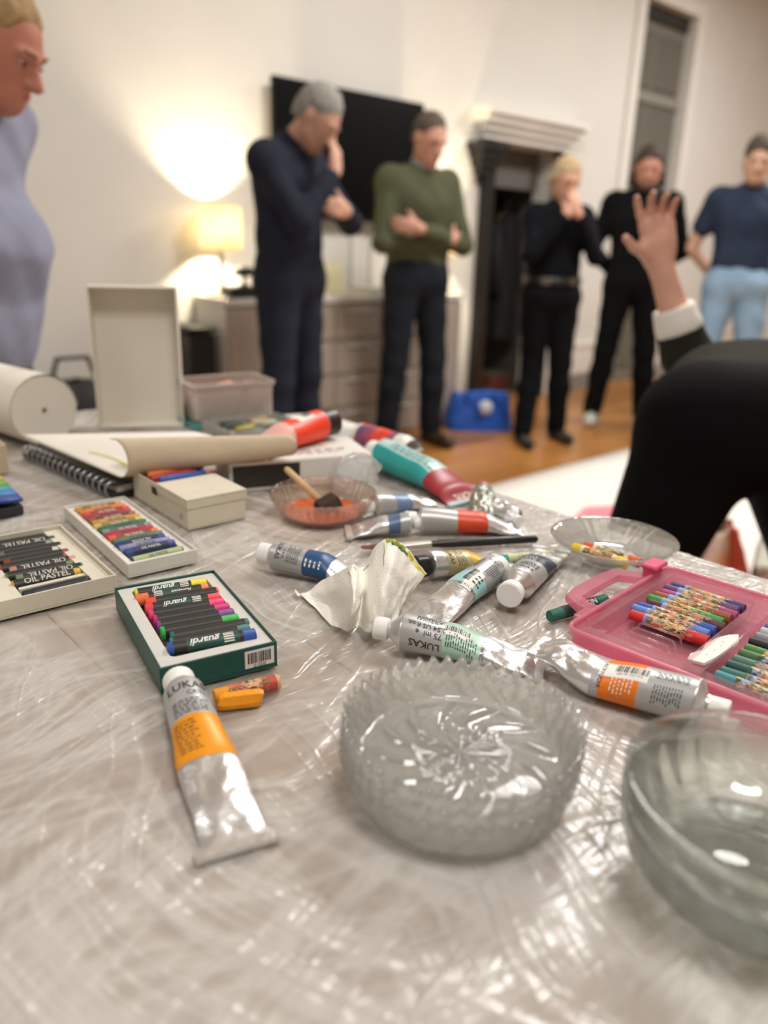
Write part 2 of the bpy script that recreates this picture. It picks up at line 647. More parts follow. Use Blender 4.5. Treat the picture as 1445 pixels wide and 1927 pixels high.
# ================================================================== TABLE AND PLASTIC SHEET
TW0, TW1, TN0, TN1 = -0.12, 0.868, -1.62, 0.30      # table extents in room coordinates
TT = 0.752                                          # bare table top
tb = thing('table', 'grey-brown wooden table covered by a clear plastic sheet', 'table', WN((TW0 + TW1) / 2, (TN0 + TN1) / 2), ROOM_ROT)
M_TBL = mat('table_wood', '#96806f', 0.45, var=0.0, col2='#b09c8c', vscale=5, stretch=(12, 1.2, 4))
M_LEG = mat('table_leg_paint', '#8f867c', 0.5, var=0.04)
tw, tn = TW1 - TW0, TN1 - TN0
for i in range(6):
    pw = tw / 6
    MB().box((-tw / 2 + pw * (i + 0.5), 0, TT - 0.015), (pw - 0.0015, tn, 0.03), ch=0.001).build('tabletop_plank', M_TBL, tb, False)
for sx in (-1, 1):
    for sy in (-1, 1):
        MB().box((sx * (tw / 2 - 0.07), sy * (tn / 2 - 0.07), (TT - 0.03) / 2), (0.07, 0.07, TT - 0.03), ch=0.004).build('leg', M_LEG, tb, False)
for sx in (-1, 1):
    MB().box((sx * (tw / 2 - 0.07), 0, TT - 0.08), (0.025, tn - 0.21, 0.09)).build('apron', M_LEG, tb, False)
for sy in (-1, 1):
    MB().box((0, sy * (tn / 2 - 0.07), TT - 0.08), (tw - 0.21, 0.025, 0.09)).build('apron', M_LEG, tb, False)


def plastic_material():
    mt = bpy.data.materials.new('plastic_film')
    mt.use_nodes = True
    nt = mt.node_tree
    nt.nodes.clear()
    N, L = nt.nodes.new, nt.links.new
    out = N('ShaderNodeOutputMaterial')
    tc = N('ShaderNodeTexCoord')
    # fine creases: stretched noise in two directions
    hs = []
    # slow warp so that the creases curve
    wn = N('ShaderNodeTexNoise'); wn.inputs['Scale'].default_value = 3.0; wn.inputs['Detail'].default_value = 2
    L(tc.outputs['Object'], wn.inputs['Vector'])
    wo = N('ShaderNodeVectorMath'); wo.operation = 'MULTIPLY_ADD'; wo.inputs[1].default_value = (0.14, 0.14, 0); L(wn.outputs['Color'], wo.inputs[0]); L(tc.outputs['Object'], wo.inputs[2])
    for k, (ang, sc, st, pw_, wt) in enumerate(((-38, 20, 9.0, 4, 1.0), (-42, 46, 13.0, 4, 0.7), (24, 26, 9.0, 5, 0.8), (64, 34, 11.0, 4, 1.0), (-72, 40, 12.0, 4, 0.8), (40, 70, 14.0, 4, 0.4))):
        mp = N('ShaderNodeMapping')
        mp.vector_type = 'TEXTURE'
        mp.inputs['Rotation'].default_value = (0, 0, R(ang))
        mp.inputs['Scale'].default_value = (st / sc, 1 / sc, 1)
        L(wo.outputs[0], mp.inputs[0])
        ns = N('ShaderNodeTexNoise')
        ns.inputs['Scale'].default_value = 1.0
        ns.inputs['Detail'].default_value = 2.5
        ns.inputs['Roughness'].default_value = 0.5
        ns.inputs['Distortion'].default_value = 0.2
        L(mp.outputs[0], ns.inputs['Vector'])
        a = N('ShaderNodeMath'); a.operation = 'MULTIPLY_ADD'; a.inputs[1].default_value = 2.6; a.inputs[2].default_value = -1.3; L(ns.outputs['Fac'], a.inputs[0])
        b = N('ShaderNodeMath'); b.operation = 'ABSOLUTE'; L(a.outputs[0], b.inputs[0])
        c = N('ShaderNodeMath'); c.operation = 'SUBTRACT'; c.use_clamp = True; c.inputs[0].default_value = 1.0; L(b.outputs[0], c.inputs[1])
        d = N('ShaderNodeMath'); d.operation = 'POWER'; d.inputs[1].default_value = pw_ * 1.6; L(c.outputs[0], d.inputs[0])
        mo = N('ShaderNodeVectorMath'); mo.operation = 'ADD'; mo.inputs[1].default_value = (k * 3.7, k * 1.9, 0); L(tc.outputs['Object'], mo.inputs[0])
        mk = N('ShaderNodeTexNoise'); mk.inputs['Scale'].default_value = 4.5; mk.inputs['Detail'].default_value = 1; L(mo.outputs[0], mk.inputs['Vector'])
        mr = N('ShaderNodeMapRange'); mr.inputs['From Min'].default_value = 0.40; mr.inputs['From Max'].default_value = 0.58; mr.inputs['To Max'].default_value = wt; L(mk.outputs['Fac'], mr.inputs['Value'])
        e = N('ShaderNodeMath'); e.operation = 'MULTIPLY'; L(d.outputs[0], e.inputs[0]); L(mr.outputs[0], e.inputs[1])
        hs.append(e.outputs[0])
    acc = hs[0]
    for q in hs[1:]:
        b = N('ShaderNodeMath'); b.operation = 'ADD'; L(acc, b.inputs[0]); L(q, b.inputs[1]); acc = b.outputs[0]
    big = N('ShaderNodeTexNoise'); big.inputs['Scale'].default_value = 5.0; big.inputs['Detail'].default_value = 3
    L(tc.outputs['Object'], big.inputs['Vector'])
    bp = N('ShaderNodeBump'); bp.inputs['Strength'].default_value = 0.7; bp.inputs['Distance'].default_value = 0.0022
    L(acc, bp.inputs['Height'])
    tr = N('ShaderNodeBsdfTransparent'); tr.inputs[0].default_value = (0.97, 0.97, 0.96, 1)
    df = N('ShaderNodeBsdfDiffuse'); df.inputs[0].default_value = lin('#e2ded7'); L(bp.outputs[0], df.inputs['Normal'])
    tl = N('ShaderNodeBsdfTranslucent'); tl.inputs[0].default_value = lin('#e9e6e0')
    md = N('ShaderNodeMixShader'); md.inputs[0].default_value = 0.35; L(df.outputs[0], md.inputs[1]); L(tl.outputs[0], md.inputs[2])
    # milkier along the crease lines, on top of broad random patches
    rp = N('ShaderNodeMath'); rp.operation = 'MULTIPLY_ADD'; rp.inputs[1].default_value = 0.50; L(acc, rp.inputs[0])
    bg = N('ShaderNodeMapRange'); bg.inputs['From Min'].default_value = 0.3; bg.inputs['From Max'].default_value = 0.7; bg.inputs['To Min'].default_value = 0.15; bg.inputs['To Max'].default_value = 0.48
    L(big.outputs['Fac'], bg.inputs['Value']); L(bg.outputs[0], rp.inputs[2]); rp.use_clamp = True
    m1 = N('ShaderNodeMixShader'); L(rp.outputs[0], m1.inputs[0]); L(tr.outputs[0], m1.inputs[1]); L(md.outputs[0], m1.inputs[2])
    gl = N('ShaderNodeBsdfGlossy'); gl.inputs['Roughness'].default_value = 0.30; L(bp.outputs[0], gl.inputs['Normal'])
    fr = N('ShaderNodeFresnel'); fr.inputs[0].default_value = 1.5; L(bp.outputs[0], fr.inputs['Normal'])
    fm = N('ShaderNodeMath'); fm.operation = 'MULTIPLY'; fm.inputs[1].default_value = 0.11; L(fr.outputs[0], fm.inputs[0])
    m2 = N('ShaderNodeMixShader'); L(fm.outputs[0], m2.inputs[0]); L(m1.outputs[0], m2.inputs[1]); L(gl.outputs[0], m2.inputs[2])
    L(m2.outputs[0], out.inputs[0])
    return mt


def sheet_height(X, Y):
    """crease height of the film over the table (world x, y arrays)"""
    h = np.zeros_like(X)
    for ang, s_, st, amp, seed, p in ((-38, 26, 9, 0.0017, 1, 5), (-30, 55, 12, 0.0011, 2, 4), (22, 30, 9, 0.0011, 3, 6),
                                      (66, 34, 9, 0.0014, 4, 5), (-60, 40, 9, 0.0010, 5, 5), (48, 70, 10, 0.0007, 6, 4)):
        c, sn = math.cos(R(ang)), math.sin(R(ang))
        u, v = X * c + Y * sn, -X * sn + Y * c
        wob = (vnoise(X * 7, Y * 7, seed + 40) - 0.5) * 0.03
        mask = np.clip(vnoise(X * 6 + 9, Y * 6 + seed * 5, seed + 20) * 2.2 - 0.6, 0, 1)
        h += 1.4 * amp * mask * ridged(u * s_ / st, (v + wob) * s_, seed, p)
    return 0.0034 * np.tanh(h / 0.0034)


def drape(name, label, nw, nn, w0, w1, n0, n1):
    """film lying on the table and hanging over its edges"""
    def axis(lo, hi, edge_lo, edge_hi, k):
        return np.linspace(lo, hi, k)
    ws = np.linspace(w0, w1, nw)
    ns = np.linspace(n0, n1, nn)
    Wg, Ng = np.meshgrid(ws, ns, indexing='ij')
    ow = np.maximum(Wg - TW1, 0) - np.maximum(TW0 - Wg, 0)
    on = np.maximum(Ng - TN1, 0) - np.maximum(TN0 - Ng, 0)
    drop = np.abs(ow) + np.abs(on)
    Wc = np.clip(Wg, TW0 - 0.004, TW1 + 0.004) + np.sign(ow) * np.minimum(np.abs(ow), 0.01) * 0.5
    Nc = np.clip(Ng, TN0 - 0.004, TN1 + 0.004) + np.sign(on) * np.minimum(np.abs(on), 0.01) * 0.5
    fold = 0.012 * np.sin(Ng * 42 + 2 * np.sin(Ng * 13)) * np.clip(drop / 0.1, 0, 1) * (np.abs(ow) > 0)
    fold2 = 0.012 * np.sin(Wg * 42 + 2 * np.sin(Wg * 13)) * np.clip(drop / 0.1, 0, 1) * (np.abs(on) > 0)
    Wc = Wc + np.abs(fold) * np.sign(ow)
    Nc = Nc + np.abs(fold2) * np.sign(on)
    X = Wc * Wv[0] + Nc * Nv[0]
    Y = Wc * Wv[1] + Nc * Nv[1]
    Z = TT + 0.0012 + sheet_height(X, Y) * np.clip(1 - drop / 0.02, 0, 1) - drop + np.where(drop > 0, 0.0, 0)
    V = np.stack([X, Y, Z], -1).reshape(-1, 3)
    idx = np.arange(nw * nn).reshape(nw, nn)
    F = np.stack([idx[:-1, :-1], idx[1:, :-1], idx[1:, 1:], idx[:-1, 1:]], -1).reshape(-1, 4)
    me = bpy.data.meshes.new(name)
    me.vertices.add(len(V)); me.vertices.foreach_set('co', V.ravel())
    me.loops.add(F.size); me.loops.foreach_set('vertex_index', F.ravel().astype(np.int32))
    me.polygons.add(len(F)); me.polygons.foreach_set('loop_start', np.arange(0, F.size, 4, dtype=np.int32))
    me.update(calc_edges=True)
    me.validate()
    me.polygons.foreach_set('use_smooth', [True] * len(me.polygons))
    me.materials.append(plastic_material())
    o = bpy.data.objects.new(name, me)
    COL.objects.link(o)
    tag(o, label, 'plastic sheet')
    return o


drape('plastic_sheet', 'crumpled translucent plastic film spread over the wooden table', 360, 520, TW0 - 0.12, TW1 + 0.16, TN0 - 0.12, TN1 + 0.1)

# ================================================================== PAINT TUBES
M_FOIL = mat('tube_foil', '#dedede', 0.34, 0.88, bump=0.12, bscale=110, var=0.04, vscale=60)
M_PRINT = mat('tube_print', '#b4b5b4', 0.38, 0.35, var=0.03, vscale=80)
M_INK = mat('black_ink', '#2c2c2e', 0.6, var=0.05)
M_WINK = mat('white_ink', '#f1efe8', 0.6, var=0.02)
M_CAPW = mat('white_plastic_cap', '#f1f0ec', 0.4, var=0.02)
M_CAPB = mat('black_plastic_cap', '#16161a', 0.4, var=0.05)


def ip(pts, u):
    """piecewise smooth interpolation of [(u,val)...]"""
    if u <= pts[0][0]:
        return pts[0][1]
    for (a, va), (b, vb) in zip(pts, pts[1:]):
        if u <= b:
            t = (u - a) / (b - a)
            t = t * t * (3 - 2 * t)
            return va + (vb - va) * t
    return pts[-1][1]


class Tube:
    """collapsible metal tube lying on the table; local x from cap to crimp"""

    def __init__(s, label, p, ang, length, r=0.0165, cap=0.016, capr=None, capmat=None, wide=None, thick=None, bend=None, tilt=None,
                 crumple=0.0012, crumple_from=0.45, seed=0, name='paint_tube', cat='paint tube', group=None, shoulder=0.009, foil=None, lift=0.0, hexcap=False, z=TZ):
        s.r, s.sh = r, shoulder
        s.cap = cap
        s.L = length - cap - shoulder
        s.wide = wide or [(0, 1.0), (0.3, 1.08), (1, 1.5)]
        s.thick = thick or [(0, 1.0), (0.3, 0.92), (0.75, 0.4), (1, 0.07)]
        s.bend = bend or [(0, 0), (1, 0)]
        s.tilt = tilt or [(0, 0), (1, 0)]
        s.cr, s.cf, s.seed, s.lift = crumple, crumple_from, seed, lift
        s.t = thing(name, label, cat, (p[0], p[1], z), ang, group)
        foil = foil or M_FOIL
        nu, nv = 56, 40
        mb = MB()
        mb.grid(lambda u, v: s.S(u, 2 * math.pi * v), nu, nv, cv=True)
        # shoulder cone and neck
        x0 = s.cap + s.sh
        rim = []
        for rr, xx in ((r * 1.0, x0), (r * 0.985, x0 - 0.0015), (r * 0.45, x0 - s.sh * 0.8), (r * 0.40, x0 - s.sh - 0.004)):
            rim.append((rr, xx))
        mb.lathe(rim[::-1], 40, 'x', (0, ip(s.bend, 0), r + lift))
        mb.build('body', foil, s.t, autos=50)
        # cap
        cr_ = capr or r * 0.62
        mb = MB()
        rib = (lambda a, h: 1 + 0.035 * math.cos(6 * a)) if hexcap else (lambda a, h: 1 + 0.012 * math.cos(24 * a))
        c0 = -0.001
        mb.lathe([(0, c0), (cr_ * 0.90, c0), (cr_, c0 + 0.0012), (cr_ * 0.97, s.cap * 0.55), (cr_ * 0.93, s.cap), (cr_ * 0.5, s.cap), (0, s.cap)], 48, 'x', (0, 0, r + lift), rad=rib)
        mb.build('cap', capmat or M_CAPW, s.t, autos=40)
        # folded crimp at the end
        mb = MB()
        def crimp(u, v):
            a = 2 * math.pi * v
            base = Vector(s.S(1.0, 0)); top = Vector(s.S(1.0, math.pi))
            mid = (base + top) / 2
            hw = (base - top).length / 2 + 0.0004
            th = 0.0019
            x = mid.x - 0.004 + 0.0075 * u
            q = max(abs(math.cos(a)), abs(math.sin(a)))
            return (x, mid.y + hw * math.cos(a) / q, mid.z + th * math.sin(a) / q + 0.0004)
        mb.grid(crimp, 3, 16, cv=True)
        n0 = len(mb.v)
        mb.f.append(tuple(range(n0 - 16, n0)))
        mb.f.append(tuple(range(15, -1, -1)))
        mb.build('crimp', foil, s.t, False)

    def S(s, u, a, off=0.0):
        w = s.r * ip(s.wide, u)
        h = max(s.r * ip(s.thick, u), 0.0009)
        x = s.cap + s.sh + u * s.L
        zc = h + s.lift + ip(s.tilt, u)
        ca, sa = math.cos(a), math.sin(a)
        n_ = 0
        if s.cr > 0:
            k = min(max((u - s.cf) / 0.2, 0), 1) * (1 - max(0, (u - 0.93) / 0.07))
            if k > 0:
                q = Vector((x * 34 + s.seed * 7.3, ca * 1.5 + s.seed, sa * 1.2))
                n1 = mnoise.noise(q)
                n2 = mnoise.noise(q * 2.3 + Vector((5, 1, 2)))
                n_ = k * s.cr * (1.3 * (1 - 2 * abs(n1)) + 0.45 * (1 - 2 * abs(n2)) - 0.8)
                n_ *= 0.4 + 0.6 * abs(sa)
        zz = zc + (h + off + n_) * sa
        return (x, ip(s.bend, u) + (w + off + 0.3 * n_) * ca, max(zz, 0.0002) if off == 0 else max(zz, 0.0001))

    def fn(s, off=0.00035):
        """flat label coordinates (x along tube from shoulder in m, t around the tube in m from the top) -> point"""
        def g(x, t):
            u = x / s.L
            w, h = s.r * ip(s.wide, u), max(s.r * ip(s.thick, u), 0.0009)
            # arc length of the flattened ellipse, roughly
            if h > 0.6 * w:
                a = math.pi / 2 - t / (0.5 * (w + h))
            else:
                a = math.pi / 2 - math.asin(max(-1, min(1, t / w)))
            return s.S(u, a, off)
        return g

    def band(s, name, u0, u1, material, off=0.0002, a0=0.0, a1=2 * math.pi, nu=16, slant=0.0):
        full = abs(a1 - a0 - 2 * math.pi) < 1e-6
        mb = MB()
        mb.grid(lambda u, v: s.S(u0 + (u1 - u0) * u + slant * math.cos(a0 + (a1 - a0) * v), a0 + (a1 - a0) * v, off), nu, 40 if full else 24, cv=full)
        return mb.build(name, material, s.t)

    def ink(s, name, material, paint, off=0.00045, sh=0.0):
        mb = MB()
        g = s.fn(off)
        paint(mb, lambda x, t: g(x, t + sh))
        return mb.build(name, material, s.t, False)


# ---- yellow-orange tube lying in front of the orange pastels
p, a, l = seg((338, 1312), (450, 1606))
T = Tube('silver paint tube with yellow-orange colour band and white cap, alone beside the orange pastels', p, a, l * 0.98, r=0.0155, cap=0.013, capr=0.0125,
         wide=[(0, 1), (0.25, 1.12), (0.55, 1.36), (0.8, 1.28), (0.93, 1.3), (1, 1.62)], thick=[(0, 1), (0.25, 0.82), (0.5, 0.55), (0.75, 0.36), (0.93, 0.16), (1, 0.09)], seed=2, crumple=0.0016)
T.band('printed_band', 0.0, 0.27, M_PRINT)
T.band('colour_band', 0.27, 0.53, mat('amber_band', '#e8960c', 0.4, 0.1, var=0.06, vscale=50), slant=0.0)
T.ink('lettering', M_INK, lambda mb, f: (letter(mb, 'LUKAS', 0.0105, 0.010, 0.0, math.pi / 2, f, bold=0.012), letter(mb, 'CRYL', 0.006, 0.0185, 0.006, math.pi / 2, f),
      small_print(mb, 0.024, 0.040, -0.013, 0.013, 6, f, 'y', random.Random(1), 0.4, 0.0012), small_print(mb, 0.046, 0.074, -0.016, -0.001, 9, f, 'y', random.Random(2), 0.35, 0.0012)))

# ---- mint tube behind the glass dishes
p, a, l = seg((706, 1212), (1016, 1258))
T = Tube('silver paint tube with pale mint band and small white cap behind the cut-glass dishes', p, a, l, r=0.017, cap=0.012, capr=0.0105,
         wide=[(0, 1), (0.4, 1.15), (0.8, 1.32), (1, 1.35)], thick=[(0, 0.98), (0.35, 0.85), (0.6, 0.6), (0.85, 0.3), (1, 0.08)], seed=5, crumple=0.0018, crumple_from=0.5, shoulder=0.014)
T.band('printed_band', 0.0, 0.31, M_PRINT)
T.band('colour_band', 0.31, 0.58, mat('mint_band', '#a9cdb8', 0.4, 0.1, var=0.04, vscale=60))
T.band('barcode_panel', 0.30, 0.50, M_WINK, 0.0003, R(92), R(126), 8)
T.ink('lettering', M_INK, lambda mb, f: (letter(mb, '75 ml  e', 0.0072, 0.025, -0.0030, math.pi, f, bold=0.01), letter(mb, '2.54 US fl.oz.', 0.0066, 0.022, 0.0040, math.pi, f, bold=0.01),
      letter(mb, 'ACRYLIQUE', 0.0042, 0.0725, -0.002, math.pi / 2, f), small_print(mb, 0.012, 0.036, 0.009, 0.017, 5, f, 'x', random.Random(4), 0.4, 0.001),
      small_print(mb, 0.040, 0.068, -0.010, 0.004, 13, f, 'y', random.Random(5), 0.4, 0.0016), letter(mb, 'LUKAS', 0.0095, 0.022, -0.0135, math.pi, f, bold=0.015),
      barcode(mb, 0.038, 0.060, 0.0055, 0.0115, f, 'x', 3)), sh=-0.012)

# ---- orange tube beside the pink case
p, a, l = seg((1362, 1378), (1022, 1262))
T = Tube('crumpled silver paint tube with orange band beside the pink case', p, a, l * 1.06, r=0.0185, cap=0.014, capr=0.0085,
         wide=[(0, 1), (0.3, 1.1), (0.6, 1.2), (0.85, 1.05), (1, 0.95)], thick=[(0, 0.95), (0.3, 0.9), (0.6, 0.75), (0.8, 0.55), (1, 0.12)], tilt=[(0, 0), (0.6, 0.0), (1, 0.014)],
         bend=[(0, 0), (0.5, 0.004), (1, -0.008)], seed=9, crumple=0.0032, crumple_from=0.48)
T.band('printed_band', 0.0, 0.30, M_PRINT)
T.band('colour_band', 0.30, 0.52, mat('orange_band', '#f07c14', 0.4, 0.05, var=0.04, vscale=60))
T.band('printed_band', 0.52, 0.575, M_PRINT)
T.band('barcode_panel', 0.26, 0.54, M_WINK, 0.0004, R(46), R(88), 10)
T.ink('lettering', M_INK, lambda mb, f: (barcode(mb, 0.036, 0.062, -0.0075, -0.0005, f, 'x', 7), letter(mb, '4 011721 421497', 0.0028, 0.049, 0.0012, 0, f),
      letter(mb, 'ACRYLIQUE', 0.0045, 0.0695, 0.004, math.pi / 2, f), small_print(mb, 0.006, 0.032, -0.009, -0.001, 5, f, 'x', random.Random(6), 0.35, 0.0012),
      small_print(mb, 0.008, 0.030, 0.004, 0.020, 10, f, 'y', random.Random(7), 0.35, 0.0014)), 0.0006, sh=0.009)
T.ink('white_print', M_WINK, lambda mb, f: small_print(mb, 0.044, 0.062, 0.004, 0.02, 6, f, 'y', random.Random(8), 0.3, 0.0014), sh=0.009)

# ---- dark navy tube, big white cap towards the camera
p, a, l = seg((955, 1150), (1036, 1046))
T = Tube('paint tube with dark navy band and wide white screw cap', p, a, l, r=0.0175, cap=0.012, capr=0.0135, shoulder=0.02,
         wide=[(0, 1), (0.5, 1.15), (1, 1.3)], thick=[(0, 0.98), (0.4, 0.8), (0.75, 0.4), (1, 0.08)], seed=12, crumple=0.002, crumple_from=0.62, tilt=[(0, 0), (0.8, 0), (1, 0.006)])
T.band('printed_band', 0.0, 0.32, M_PRINT)
T.band('colour_band', 0.32, 0.60, mat('navy_band', '#31384a', 0.4, 0.1, var=0.06, vscale=60))
T.ink('lettering', M_INK, lambda mb, f: (letter(mb, 'LUKAS', 0.008, 0.012, 0.0, -math.pi / 2, f, bold=0.012), small_print(mb, 0.018, 0.034, -0.013, 0.013, 5, f, 'y', random.Random(11), 0.4, 0.001)))
T.ink('white_print', M_WINK, lambda mb, f: small_print(mb, 0.040, 0.058, -0.004, 0.012, 4, f, 'y', random.Random(12), 0.3, 0.001))

# ---- pale blue tube
p, a, l = seg((938, 1092), (782, 1186))
T = Tube('paint tube with pale turquoise band lying diagonally in front of the yellow tube', p, a, l, r=0.0165, cap=0.010, capr=0.013, shoulder=0.006,
         wide=[(0, 1), (0.3, 1.08), (0.8, 1.4), (1, 1.45)], thick=[(0, 1), (0.35, 0.9), (0.7, 0.5), (1, 0.08)], seed=15, crumple=0.0022, crumple_from=0.52)
T.band('printed_band', 0.0, 0.30, M_PRINT)
T.band('colour_band', 0.30, 0.47, mat('turquoise_band', '#a3cfd2', 0.4, 0.1, var=0.04, vscale=60))
T.band('barcode_panel', 0.27, 0.50, M_WINK, 0.0004, R(42), R(80), 8)
T.ink('lettering', M_INK, lambda mb, f: (barcode(mb, 0.036, 0.060, -0.0065, 0.000, f, 'x', 17), letter(mb, 'CRYL', 0.006, 0.008, 0.0, -math.pi / 2, f), small_print(mb, 0.010, 0.036, -0.018, -0.008, 6, f, 'x', random.Random(14), 0.4, 0.001),
      small_print(mb, 0.012, 0.034, 0.002, 0.014, 6, f, 'x', random.Random(15), 0.4, 0.001), letter(mb, 'ACRYLIQUE', 0.0042, 0.066, 0.004, math.pi / 2, f),
      small_print(mb, 0.042, 0.060, 0.003, 0.013, 3, f, 'y', random.Random(16), 0.4, 0.0014)), sh=0.006)

# ---- yellow tube with black cap
p, a, l = seg((782, 1092), (942, 1062))
T = Tube('paint tube with yellow band and black cap beside the crumpled tissue', p, a, l * 1.05, r=0.0155, cap=0.013, capr=0.0125, capmat=M_CAPB, hexcap=True, shoulder=0.005,
         wide=[(0, 1), (0.4, 1.15), (1, 1.5)], thick=[(0, 1), (0.4, 0.8), (0.8, 0.35), (1, 0.08)], seed=19, crumple=0.0012, crumple_from=0.6)
T.band('printed_band', 0.14, 0.45, mat('olive_print', '#b9ae83', 0.4, 0.3, var=0.04))
T.band('colour_band', 0.45, 0.62, mat('yellow_band', '#dcb52a', 0.4, 0.1, var=0.05, vscale=60))
T.ink('lettering', M_INK, lambda mb, f: (letter(mb, 'LUKAS', 0.007, 0.020, 0.002, -math.pi / 2, f, bold=0.012), small_print(mb, 0.026, 0.038, -0.01, 0.012, 4, f, 'y', random.Random(21), 0.4, 0.001)), sh=-0.01)

# ---- blue tube
p, a, l = seg((492, 1066), (668, 1096))
T = Tube('paint tube with deep blue band and white cap left of the crumpled tissue', p, a, l * 1.12, r=0.016, cap=0.013, capr=0.0125, shoulder=0.005,
         wide=[(0, 1), (0.3, 1.05), (1, 1.45)], thick=[(0, 1), (0.5, 0.85), (0.8, 0.4), (1, 0.08)], seed=23, crumple=0.0015, crumple_from=0.62)
T.band('printed_band', 0.0, 0.36, M_PRINT)
T.band('colour_band', 0.36, 0.64, mat('deep_blue_band', '#24517f', 0.4, 0.1, var=0.05, vscale=60))
T.ink('lettering', M_INK, lambda mb, f: (letter(mb, 'LUKAS', 0.0075, 0.009, -0.001, -math.pi / 2, f, bold=0.012), letter(mb, 'CRYL', 0.005, 0.0155, -0.005, -math.pi / 2, f),
      small_print(mb, 0.019, 0.034, -0.013, 0.009, 7, f, 'y', random.Random(24), 0.4, 0.001)), sh=-0.009)
T.ink('white_print', M_WINK, lambda mb, f: small_print(mb, 0.040, 0.062, -0.012, -0.002, 4, f, 'y', random.Random(25), 0.35, 0.0012), sh=-0.009)

# ---- tubes further back
p, a, l = seg((792, 1002), (662, 1004))
T = Tube('silver paint tube with small blue label, nose to nose with the red-labelled tube', p, a, l * 1.05, r=0.0135, cap=0.010, capr=0.009, shoulder=0.006,
         wide=[(0, 1), (0.5, 1.25), (1, 1.6)], thick=[(0, 1), (0.4, 0.85), (0.8, 0.35), (1, 0.08)], seed=31, crumple=0.0018, crumple_from=0.4)
T.band('printed_band', 0.0, 0.16, M_PRINT)
T.band('colour_band', 0.16, 0.36, mat('slate_blue_band', '#5a6f96', 0.4, 0.1, var=0.05))
p, a, l = seg((762, 1000), (985, 1001))
T = Tube('paint tube with bright red band and white cap behind the paint brush', p, a, l, r=0.016, cap=0.014, capr=0.011, shoulder=0.007,
         wide=[(0, 1), (0.5, 1.1), (1, 1.45)], thick=[(0, 1), (0.55, 0.85), (0.85, 0.35), (1, 0.08)], seed=33, crumple=0.003, crumple_from=0.6)
T.band('printed_band', 0.0, 0.33, M_PRINT)
T.band('colour_band', 0.33, 0.62, mat('red_band', '#df4a2c', 0.4, 0.05, var=0.05))
p, a, l = seg((684, 974), (818, 950))
T = Tube('silver paint tube with grey-blue label behind the red-labelled tube', p, a, l * 1.0, r=0.0145, cap=0.012, capr=0.010, shoulder=0.007,
         wide=[(0, 1), (0.5, 1.2), (1, 1.5)], thick=[(0, 1), (0.5, 0.8), (0.85, 0.4), (1, 0.08)], seed=35, crumple=0.0025, crumple_from=0.5)
T.band('printed_band', 0.0, 0.25, M_PRINT)
T.band('colour_band', 0.25, 0.5, mat('steel_blue_band', '#7288ab', 0.4, 0.1, var=0.05))
p, a, l = seg((908, 936), (905, 992))
T = Tube('small crushed foil tube with bright pink cap behind the red-labelled tube', p, a, l * 1.0, r=0.014, cap=0.010, capr=0.011, capmat=mat('pink_cap', '#d8437c', 0.4, var=0.04), shoulder=0.008,
         wide=[(0, 1), (0.5, 1.3), (1, 1.2)], thick=[(0, 1), (0.5, 1.2), (0.85, 0.8), (1, 0.3)], seed=37, crumple=0.004, crumple_from=0.05, foil=mat('tarnished_foil', '#a9aca2', 0.35, 0.85, bump=0.4, bscale=110, var=0.1), name='crushed_tube')
p, a, l = seg((975, 1000), (915, 960))
T = Tube('empty crumpled foil tube without a label behind the black brush handle', p, a, 0.10, r=0.014, cap=0.008, capr=0.007, shoulder=0.008,
         wide=[(0, 1), (0.5, 1.4), (1, 1.5)], thick=[(0, 1), (0.3, 0.9), (0.6, 0.7), (1, 0.2)], seed=41, crumple=0.004, crumple_from=0.0, name='crushed_tube')
# big teal tube
p, a, l = seg((700, 876), (888, 948))
M_TEAL = mat('teal_plastic', '#2ba6a3', 0.35, var=0.04)
T = Tube('large teal and white plastic paint tube with red tail end', p, a, l * 0.97, r=0.026, cap=0.022, capr=0.017, capmat=M_CAPW, shoulder=0.01,
         wide=[(0, 1), (0.5, 1.1), (1, 1.45)], thick=[(0, 1), (0.5, 0.85), (0.85, 0.4), (1, 0.05)], crumple=0.0, foil=mat('pale_teal_plastic', '#b7dcda', 0.35, var=0.03))
T.band('colour_band', 0.0, 0.70, M_TEAL, 0.0003, R(128), R(300), 12)
T.band('tail_band', 0.66, 0.99, mat('crimson_print', '#9c2833', 0.4, var=0.05), 0.0004)
T.ink('white_print', M_WINK, lambda mb, f: (small_print(mb, 0.02, 0.05, 0.012, 0.022, 2, f, 'x', random.Random(51), 0.5, 0.003), letter(mb, 'ACRYL', 0.012, 0.19, 0.0, -math.pi / 2, f, bold=0.02)), 0.0006)
T.ink('dark_print', mat('teal_ink', '#2d6f78', 0.5, var=0.03), lambda mb, f: small_print(mb, 0.03, 0.13, -0.014, 0.002, 3, f, 'x', random.Random(52), 0.4, 0.004), 0.0006)
# fluorescent red tube
p, a, l = seg((624, 838), (470, 880), TZ + 0.03)
T = Tube('fluorescent red paint tube with black flip cap lying against the rolled paper', (p[0], p[1]), a, l, r=0.024, cap=0.026, capr=0.0225, capmat=mat('dark_brown_cap', '#2a1716', 0.4, var=0.06), shoulder=0.006,
         wide=[(0, 1), (0.5, 1.1), (1, 1.4)], thick=[(0, 1), (0.5, 0.85), (0.85, 0.4), (1, 0.05)], crumple=0.0, foil=mat('pale_pink_plastic', '#f0b8ae', 0.35, var=0.03), z=TZ + 0.0455)
T.band('colour_band', 0.0, 0.52, mat('neon_red', '#f8431f', 0.4, var=0.04), 0.0003)
T.band('barcode_panel', 0.14, 0.36, M_WINK, 0.0005, R(60), R(110), 8)
T.ink('barcode', M_INK, lambda mb, f: barcode(mb, 0.022, 0.040, -0.009, 0.007, f, 'x', 27), 0.0008)
